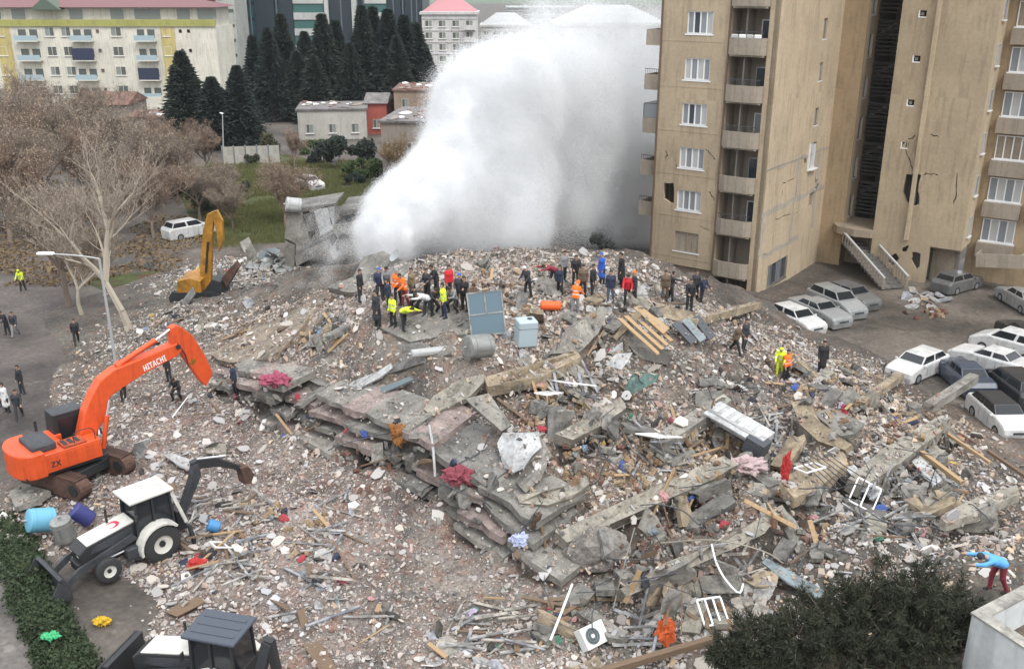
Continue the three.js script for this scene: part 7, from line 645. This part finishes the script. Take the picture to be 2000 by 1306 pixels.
function bodyOf(name) { const q = POSES[name], cr = q.crouch || 0, B = [], hipY = 0.93 - 0.42 * cr, hip = V(0, hipY, -0.12 * cr - 0.12 * Math.min(1, q.lean)); const tx = (y, z) => V(0, hip.y + y * Math.cos(q.lean) - z * Math.sin(q.lean), hip.z + y * Math.sin(q.lean) + z * Math.cos(q.lean)); const add = (a, b, r0, r1, k) => B.push([a, b, r0, r1, k]);
  const waist = tx(0.12, 0), chest = tx(0.36, 0.01), neck = tx(0.53, 0), nd = q.lean * 0.75 + (q.nod || 0), head = neck.clone().add(V(0, 0.165 * Math.cos(nd), 0.165 * Math.sin(nd) + 0.02)); const X = v => (s, o) => v.clone().add(V(s * o, 0, 0));
  add(X(hip)(-1, 0.075), X(hip)(1, 0.075), 0.125, 0.125, 'j'); add(hip, waist, 0.145, 0.14, 'j'); add(X(waist)(-1, 0.06), X(waist)(1, 0.06), 0.125, 0.125, 'j'); add(waist, chest, 0.145, 0.155, 'j'); add(X(chest)(-1, 0.11), X(chest)(1, 0.11), 0.125, 0.125, 'j'); const sh = tx(0.47, -0.01); add(X(sh)(-1, 0.15), X(sh)(1, 0.15), 0.085, 0.085, 'j'); add(sh, neck, 0.08, 0.06, 'j'); add(neck, head, 0.057, 0.06, 's');
  const hu = V(0, Math.cos(nd), Math.sin(nd)), hf = V(0, -Math.sin(nd), Math.cos(nd)); add(head.clone().addScaledVector(hu, 0.045), head.clone().addScaledVector(hu, -0.025).addScaledVector(hf, 0.02), 0.1, 0.078, 'h'); const nose = head.clone().addScaledVector(hf, 0.1).addScaledVector(hu, -0.005); add(nose, nose.clone().addScaledVector(hu, -0.03), 0.012, 0.018, 'h'); for (const s of [-1, 1]) add(X(head)(s, 0.095), X(head)(s, 0.1).addScaledVector(hu, -0.03), 0.018, 0.014, 'h');
  const hands = []; [-1, 1].forEach((s, i) => { const [sw, out, el] = q.arms[i], A = X(sh)(s, 0.185), base = q.lean * 0.35; const d1 = V(s * Math.sin(out), -Math.cos(sw + base * 0) * Math.cos(out), Math.sin(sw)).normalize(), E = A.clone().addScaledVector(d1, 0.29), d2 = V(s * Math.sin(out) * 0.4 - s * 0.25 * Math.min(1, el), -Math.cos(sw + el), Math.sin(sw + el)).normalize(), Hh = E.clone().addScaledVector(d2, 0.26), Kn = Hh.clone().addScaledVector(d2, 0.085); add(A, E, 0.068, 0.056, 'j'); add(E, Hh, 0.054, 0.043, 'j'); add(Hh, Kn, 0.032, 0.036, 's'); hands.push([Kn, d2, s]); });
  [-1, 1].forEach((s, i) => { const sw = q.legs[i], A = X(hip)(s, 0.095), kb = cr * 1.9 + Math.max(0, -sw) * 0.5 + 0.06, th = sw + cr * 1.25; const K = A.clone().add(V(s * 0.02 + s * 0.08 * cr, -Math.cos(th) * 0.43, Math.sin(th) * 0.43)), an = K.clone().add(V(s * 0.01, -Math.cos(th - kb) * 0.42, Math.sin(th - kb) * 0.42)); add(A, K, 0.1, 0.075, 't'); add(K, an, 0.075, 0.056, 't'); const fy = an.y - 0.05; add(an, V(an.x, fy, an.z), 0.05, 0.045, 'f'); add(V(an.x, fy, an.z - 0.04), V(an.x + s * 0.02, fy - 0.005, an.z + 0.15), 0.044, 0.036, 'f'); });
  if (q.coat) { add(V(0, hip.y - 0.05, hip.z), V(0, hip.y - 0.42, hip.z), 0.17, 0.2, 'j'); }
  const lo = [1e9, 1e9, 1e9], hi = [-1e9, -1e9, -1e9]; for (const [a, b, r0, r1] of B) [a, b].forEach(v => ['x', 'y', 'z'].forEach((k, i) => { lo[i] = Math.min(lo[i], v[k] - Math.max(r0, r1) - 0.06); hi[i] = Math.max(hi[i], v[k] + Math.max(r0, r1) + 0.06); }));
  const pre = B.map(([a, b, r0, r1, k]) => { const d = b.clone().sub(a); return [a.x, a.y, a.z, d.x, d.y, d.z, Math.max(1e-6, d.lengthSq()), r0, r1, k]; }); const dist = (p, x, y, z) => { const ax = x - p[0], ay = y - p[1], az = z - p[2], t = clamp((ax * p[3] + ay * p[4] + az * p[5]) / p[6], 0, 1); return Math.hypot(ax - p[3] * t, ay - p[4] * t, az - p[5] * t) - (p[7] + (p[8] - p[7]) * t); };
  const fld = (x, y, z) => { let d = 1e3; for (const p of pre) { const e = dist(p, x, y, z), k = 0.035, h = Math.max(k - Math.abs(d - e), 0) / k; d = Math.min(d, e) - h * h * k * 0.25; } return d; };
  const g = surfNet(fld, lo, hi, 0.024); g.computeBoundingBox(); const y0 = g.boundingBox.min.y; const P3 = g.attributes.position, lab = []; for (let i = 0; i < P3.count; i++) { const x = P3.getX(i), y = P3.getY(i), z = P3.getZ(i); let best = 1e3, k = 'j'; for (const p of pre) { const e = dist(p, x, y, z); if (e < best) { best = e; k = p[9]; } } if (k === 'h') { const r = V(x, y, z).sub(head); k = r.dot(hu) > 0.055 || r.dot(hf) < 0.012 ? 'c' : 's'; const fx = Math.abs(r.x), fy = r.dot(hu); if (k === 's' && fx > 0.018 && fx < 0.055 && fy > 0.0 && fy < 0.026) k = 'e'; if (k === 's' && fx < 0.03 && fy < -0.045 && fy > -0.065) k = 'm'; } else if (k === 'j') { const u = V(x, y, z).sub(hip), yy = u.y * Math.cos(q.lean) + u.z * Math.sin(q.lean); if (Math.abs(x) < 0.24 && ((yy > 0.1 && yy < 0.145) || (yy > 0.27 && yy < 0.315))) k = 'v'; else if (yy < -0.07 && !q.coat) k = 't'; } lab.push(k); }
  const fg = []; for (const [Kn, d, s] of hands) { const side = V(0, 0, 1).cross(d).normalize().multiplyScalar(1); for (let i = 0; i < 4; i++) { const a = Kn.clone().addScaledVector(side, (i - 1.5) * 0.02), len = [0.06, 0.07, 0.075, 0.058][i], m = a.clone().addScaledVector(d, len * 0.55), e = m.clone().addScaledVector(d, len * 0.4).add(V(-s * 0.012, 0, 0.018)); fg.push(rod(a, m, 0.0105, 0.0095, 5), rod(m, e, 0.0095, 0.007, 5)); } const tb = Kn.clone().addScaledVector(d, -0.05).addScaledVector(side, -0.03); fg.push(rod(tb, tb.clone().addScaledVector(side, -0.03).addScaledVector(d, 0.045), 0.012, 0.009, 5)); }
  const fm = mrg(fg); const base = g.toNonIndexed(), ii = g.index.array; const n1 = base.attributes.position.count, n2 = fm.attributes.position.count, pos = new Float32Array((n1 + n2) * 3), nor = new Float32Array((n1 + n2) * 3); pos.set(base.attributes.position.array); pos.set(fm.attributes.position.array, n1 * 3); nor.set(base.attributes.normal.array); nor.set(fm.attributes.normal.array, n1 * 3); const L = []; for (let i = 0; i < n1; i++) L.push(lab[ii[i]]); for (let i = 0; i < n2; i++) L.push('s'); for (let i = 1; i < pos.length; i += 3) pos[i] -= y0; return { pos, nor, L }; }
const BODY = {}; const M_PERSON = S([1, 1, 1], 0.85, { vertexColors: true });
const COL = { black: [0.018, 0.018, 0.02], dark: [0.03, 0.032, 0.038], navy: [0.022, 0.03, 0.06], blue: [0.03, 0.10, 0.42], orange: [0.85, 0.16, 0.015], yellow: [0.62, 0.75, 0.03], red: [0.5, 0.018, 0.025], brown: [0.11, 0.075, 0.05], khaki: [0.2, 0.16, 0.1], white: [0.6, 0.6, 0.6], grey: [0.2, 0.2, 0.21], jean: [0.07, 0.09, 0.14], skin: [0.42, 0.25, 0.17], hair: [0.025, 0.018, 0.014], lblue: [0.10, 0.33, 0.66], maroon: [0.2, 0.025, 0.04], pink: [0.5, 0.3, 0.3] };
function person(label, px, py, pose, j, t, o = {}) { const B = BODY[pose] || (BODY[pose] = bodyOf(pose)); const c = new Float32Array(B.L.length * 3), J = COL[j], TT = COL[t], hat = COL[o.hat || 'hair'], vest = j === 'yellow' || j === 'orange'; B.L.forEach((k, i) => c.set(k === 'j' ? J : k === 't' ? TT : k === 'f' ? COL.black : k === 'v' ? (vest ? [0.55, 0.56, 0.55] : J) : k === 'c' ? hat : k === 'e' ? [0.04, 0.03, 0.03] : k === 'm' ? [0.3, 0.12, 0.1] : COL.skin, i * 3));
  const g = new THREE.BufferGeometry(); g.setAttribute('position', new THREE.BufferAttribute(B.pos, 3)); g.setAttribute('normal', new THREE.BufferAttribute(B.nor, 3)); g.setAttribute('color', new THREE.BufferAttribute(c, 3)); const m = one('person', g, M_PERSON, label, 'person', o.group); const p = PT(px, py); m.position.copy(p); m.position.y -= 0.03; m.rotation.y = (o.yaw ?? rr(-1.5, 1.5)); m.scale.setScalar(o.s || 1.02); return m; }
R = rngOf(900);
[
  ['person in black standing apart at the end of the tilted roof slab', 704, 590, 'stand', 'black', 'dark'], ['person in a long dark coat facing the rescuers', 737, 640, 'coat', 'dark', 'black', { s: 1.12 }], ['person in dark blue with a blue cap watching the digging', 742, 588, 'rest', 'navy', 'dark', { hat: 'blue' }], ['person in grey bending behind the orange jackets', 756, 583, 'look', 'grey', 'dark'], ['rescuer in an orange jacket seen beside a second orange jacket', 777, 592, 'stand', 'orange', 'dark', { hat: 'grey' }], ['rescuer in orange jacket with red trousers among the crowd', 790, 598, 'look', 'orange', 'maroon'], ['person in khaki standing behind the orange jackets', 806, 590, 'stand', 'khaki', 'black'], ['person in black standing beside the red jacket', 852, 582, 'look', 'black', 'dark'], ['person in a red jacket among the dark crowd', 877, 585, 'stand', 'red', 'dark'], ['rescuer in dark clothes with a bright blue helmet', 898, 600, 'rest', 'dark', 'black', { hat: 'blue' }], ['rescuer in a full yellow jacket standing on the grey slab', 867, 622, 'stand', 'yellow', 'navy', { yaw: -1.2 }], ['person in brown stooping beside the solar panel', 922, 618, 'look', 'brown', 'khaki'], ['person in black between the yellow jacket and brown coat', 908, 606, 'stand', 'black', 'black'], ['rescuer in a yellow vest with dark sleeves near the long coat', 768, 640, 'stand', 'yellow', 'black', { s: 0.95 }], ['rescuer in a yellow vest bending towards the crowd', 792, 645, 'bend', 'yellow', 'black', { yaw: 0.8 }], ['person in a white shirt bending over the hole', 832, 618, 'bend', 'white', 'dark', { yaw: -1.0 }], ['person in black crouching beside the white shirt', 848, 614, 'crouch', 'black', 'black'], ['person in black crouching before the orange jackets', 815, 612, 'crouch', 'dark', 'black'], ['person in grey and black crouching near the yellow jacket', 885, 612, 'crouch', 'grey', 'black'], ['person in navy standing behind the yellow vest', 760, 612, 'stand', 'navy', 'black'], ['person in dark jacket at the back of the crowd', 835, 590, 'rest', 'dark', 'black'],
  ['person in dark clothes with a white helmet and red scarf', 1030, 582, 'look', 'dark', 'black', { hat: 'white' }], ['person in maroon leaning over the debris', 1078, 560, 'bend', 'maroon', 'dark', { yaw: -1 }], ['person in navy standing before the leaning maroon one', 1093, 582, 'stand', 'navy', 'black'], ['person in grey standing highest behind the navy one', 1101, 552, 'stand', 'grey', 'dark'], ['person in black with hands together near the brown coat', 1124, 560, 'rest', 'black', 'black'], ['person in brown coat beside the orange hooded jacket', 1138, 580, 'stand', 'brown', 'black'], ['person in black between brown coat and blue coat', 1157, 580, 'stand', 'black', 'dark'], ['person in orange hooded jacket and light grey trousers', 1124, 615, 'look', 'orange', 'grey', { hat: 'orange', yaw: 2.6 }], ['person in a long bright blue coat', 1175, 556, 'coat', 'blue', 'black', { hat: 'blue' }], ['tall person in a long black hooded coat beside the blue coat', 1213, 560, 'coat', 'black', 'black', { s: 1.1, hat: 'black' }], ['person in navy and jeans before the blue coat', 1192, 592, 'stand', 'navy', 'jean'], ['person in a bright red jacket before the planks', 1225, 597, 'look', 'red', 'dark'], ['person in dark jacket and cap behind the red jacket', 1238, 596, 'stand', 'dark', 'black', { hat: 'orange' }],
  ['person in brown standing near the tan block base', 1298, 590, 'stand', 'brown', 'brown'], ['person in dark with light collar beside the brown one', 1310, 592, 'point', 'dark', 'black', { yaw: 1.6 }], ['person in black standing legs apart with hands joined', 1346, 607, 'rest', 'black', 'black', { yaw: 0.2 }], ['person in dark jacket behind the black clad one', 1358, 584, 'stand', 'dark', 'black'], ['person in navy with light shoulders near the basement', 1371, 592, 'look', 'navy', 'black'],
  ['person in brown jacket climbing beside the burnt sheets', 1437, 692, 'walk', 'brown', 'black'], ['person in dark jacket beside the climbing brown one', 1453, 688, 'stand', 'dark', 'dark'], ['rescuer in an orange vest at the yard side of the heap', 1534, 745, 'stand', 'orange', 'black'], ['rescuer in yellow trousers and vest beside the orange vest', 1522, 737, 'look', 'yellow', 'yellow', { hat: 'yellow' }], ['person in a long black coat alone at the yard side', 1604, 731, 'coat', 'black', 'black', { s: 1.12 }],
  ['woman in light blue top and dark red skirt bending beside the pine', 1938, 1156, 'bend', 'lblue', 'maroon', { yaw: -1.4, s: 1.12, hat: 'dark' }],
  ['person in black standing on the street with arms at sides', 43, 770, 'stand', 'black', 'dark'], ['person in a white coat on the street with a companion', 14, 806, 'coat', 'white', 'black'], ['person in dark clothes walking on the street beside white coat', 38, 818, 'walk', 'dark', 'dark', { yaw: 0.4 }], ['person in black at the roadside behind the white coat', 6, 795, 'stand', 'black', 'black'], ['person in black with bowed head on the far street', 14, 655, 'look', 'black', 'black'], ['person in dark grey walking on the far street', 30, 657, 'walk', 'dark', 'grey'], ['person in black walking near the plane tree', 150, 672, 'walk', 'black', 'black'], ['cyclist in a bright yellow jacket leaning forward on the street', 44, 568, 'look', 'yellow', 'dark', { hat: 'yellow' }], ['person in black standing under the excavator boom', 330, 745, 'stand', 'black', 'dark'], ['person in black crouching beneath the excavator stick', 346, 782, 'crouch', 'black', 'black'], ['person in navy standing by the pancaked slabs', 460, 775, 'stand', 'navy', 'black'], ['person in dark trousers behind the excavator boom', 242, 782, 'stand', 'dark', 'black'],
].forEach(([l, x, y, p, j, t, o]) => person(l, x, y, p, j, t, o));
// ---------- smoke: a billowing body with fine flakes round it and drifting off ----------
{ R = rngOf(1000); const PF = [ // pixel x, y, depth, radius
  [735, 482, 57, 1.2], [758, 462, 57.5, 1.8], [790, 445, 58, 2.2], [775, 410, 58.5, 1.9], [825, 410, 59, 2.5], [850, 372, 60, 2.7], [872, 325, 61, 2.6], [890, 280, 62, 2.5], [905, 232, 63, 2.4], [925, 190, 64, 2.3], [950, 160, 65, 2.1], [985, 165, 66, 2.2], [1010, 190, 67, 2.4], [975, 235, 66, 3.4], [950, 310, 65, 4.2], [920, 385, 63, 4.0], [880, 440, 60.5, 3.0], [965, 425, 62.5, 3.6], [1000, 350, 68, 3.0], [1000, 260, 68, 2.4]].map(([x, y, D, r]) => [PD(x, y, D), r]);
  const bil = (x, y, z) => 0.75 * PN.noise(x * 0.3, y * 0.3, z * 0.3) + 0.32 * (0.5 - Math.abs(PN.noise(x * 0.7 + 9, y * 0.7, z * 0.7))) + 0.16 * (0.4 - Math.abs(PN.noise(x * 1.5 + 3, y * 1.5, z * 1.5))) + 0.06 * (0.4 - Math.abs(PN.noise(x * 3.1, y * 3.1, z * 3.1)));
  const core = (x, y, z) => { let d = 1e3; for (const [p, r] of PF) { const e = Math.hypot(x - p.x, y - p.y, z - p.z) - r, k = 1.2, h = Math.max(k - Math.abs(d - e), 0) / k; d = Math.min(d, e) - h * h * k * 0.25; } if (d > 2.2) return d; return d - bil(x, y, z) * 1.15 + 0.75; };
  const lo = [-17, 4.4, -72], hi = [8, 24.5, -53]; const g0 = surfNet(core, lo, hi, 0.21); stuff('smoke_plume', g0, new THREE.MeshPhysicalMaterial({ color: lin(0.87, 0.875, 0.88), roughness: 1, specularIntensity: 0 }), 'dense white body of the smoke plume rising behind the rescuers', 'smoke');
  // a puff: a small cloud of fine flakes, used many times over
  const puffGeo = (n, sig, e) => { const pos = new Float32Array(n * 9); const gs = () => (R() + R() + R() + R() - 2) * 1.73; for (let i = 0; i < n; i++) { const c = V(gs() * sig, gs() * sig, gs() * sig), a = V(rr(-1, 1), rr(-1, 1), rr(-1, 1)).normalize(), b = V(rr(-1, 1), rr(-1, 1), rr(-1, 1)).cross(a).normalize(), k = e * rr(0.7, 1.3); for (let q = 0; q < 3; q++) { const t = q * 2.0944; pos[i * 9 + q * 3] = c.x + (a.x * Math.cos(t) + b.x * Math.sin(t)) * k; pos[i * 9 + q * 3 + 1] = c.y + (a.y * Math.cos(t) + b.y * Math.sin(t)) * k; pos[i * 9 + q * 3 + 2] = c.z + (a.z * Math.cos(t) + b.z * Math.sin(t)) * k; } } const g = new THREE.BufferGeometry(); g.setAttribute('position', new THREE.BufferAttribute(pos, 3)); g.computeVertexNormals(); return g; };
  const flakeM = new THREE.MeshPhysicalMaterial({ color: lin(0.88, 0.885, 0.89), roughness: 1, transmission: 0.5, thickness: 0, specularIntensity: 0 });
  const lay2 = (name, label, geo, list) => { const im = new THREE.InstancedMesh(geo, flakeM, list.length), m = new THREE.Matrix4(); list.forEach(([x, y, z, s], i) => { m.compose(V(x, y, z), qRand(), V(s, s, s)); im.setMatrixAt(i, m); }); im.name = numbered(name); im.userData = { kind: 'stuff', label, category: 'smoke' }; shade(im); scene.add(im); };
  const skin = []; { const p = g0.attributes.position, ix = g0.index.array, n = g0.attributes.normal, T = ix.length / 3; for (let i = 0; i < 12000 && skin.length < 3900; i++) { const k = Math.floor(R() * T) * 3, a = ix[k]; if (n.getZ(a) < -0.45) continue; const off = rr(0.0, 0.12), y = p.getY(a) + n.getY(a) * off, x = p.getX(a) + n.getX(a) * off, z = p.getZ(a) + n.getZ(a) * off; if (y < topH(x, z) + 0.2) continue; skin.push([x, y, z, rr(0.8, 1.2) , x > -3.5 + rr(-2, 2) ? 1 : 0]); } } lay2('smoke', 'soft white edge of the smoke plume', puffGeo(1000, 0.26, 0.015), skin.filter(q => !q[4])); lay2('smoke', 'soft trailing side of the smoke plume', puffGeo(1800, 0.5, 0.0145), skin.filter(q => q[4]));
  // drifting haze: pixel x, y, depth, radius, how thick
  const HZ = [[1090, 440, 64, 3.0, 1.4], [1050, 340, 65, 3.0, 1.2], [1040, 250, 66, 2.6, 0.8], [1010, 330, 61, 2.6, 0.7], [1060, 400, 61, 3.0, 1], [1030, 240, 62, 2.6, 0.6], [1110, 430, 62, 3.0, 1], [980, 200, 62, 2.2, 0.35], [1090, 320, 63, 3.4, 1], [1000, 460, 59, 2.2, 0.6], [1160, 440, 64, 2.6, 1], [1110, 300, 70, 4.6, 1], [1165, 380, 70, 4.0, 1], [1160, 250, 74, 5, 0.55], [1100, 190, 71, 4.4, 0.35], [1060, 140, 70, 3.4, 0.4], [1180, 160, 80, 6, 0.1], [1000, 115, 70, 2.4, 0.2], [1100, 90, 80, 5, 0.08], [1215, 320, 86, 5, 0.8], [1190, 450, 70, 2.4, 0.8], [1130, 470, 65, 2.8, 0.9], [1050, 440, 62, 3.6, 0.5], [1220, 430, 84, 4, 0.8], [1240, 210, 92, 6, 0.25], [1240, 110, 96, 7, 0.06],
    [705, 500, 57.2, 0.9, 0.5], [680, 520, 57.2, 0.85, 0.5], [650, 540, 57.2, 0.8, 0.5], [620, 556, 57.2, 0.7, 0.5], [592, 570, 57.2, 0.55, 0.4], [690, 478, 61, 1.5, 0.3], [655, 500, 62, 1.6, 0.25], [640, 470, 64, 1.7, 0.2]].map(([x, y, D, r, k]) => [PD(x, y, D), r, k]);
  const vol = HZ.map(([, r, k]) => r * r * r * k), tot = vol.reduce((a, b) => a + b, 0), hz = []; for (let i = 0; i < 60000 && hz.length < 4200; i++) { let t = R() * tot, k = 0; while (k < vol.length - 1 && (t -= vol[k]) > 0) k++; const [p, r] = HZ[k]; const ux = rr(-1, 1), uy = rr(-1, 1), uz = rr(-1, 1), l = ux * ux + uy * uy + uz * uz; if (l > 1 || R() < l * 0.7) continue; const x = p.x + ux * r * 1.1, y = p.y + uy * r * 1.1, z = p.z + uz * r * 1.1; if (y < topH(x, z) + 0.15) continue; { const b = V(x, 0, z).sub(BO), lx = b.dot(BX), lz = b.dot(BZ); if (lx > -12.2 && lz > -4) continue; } hz.push([x, y, z, Math.min(1.6, 0.35 + r * 0.28) * rr(0.8, 1.2)]); }
  lay2('smoke', 'thin grey smoke drifting off the plume towards the tan block', puffGeo(1900, 0.42, 0.0115), hz); }
scene.fog = new THREE.FogExp2(0xdfe6ea, 0.00012);
renderer.render(scene, camera);
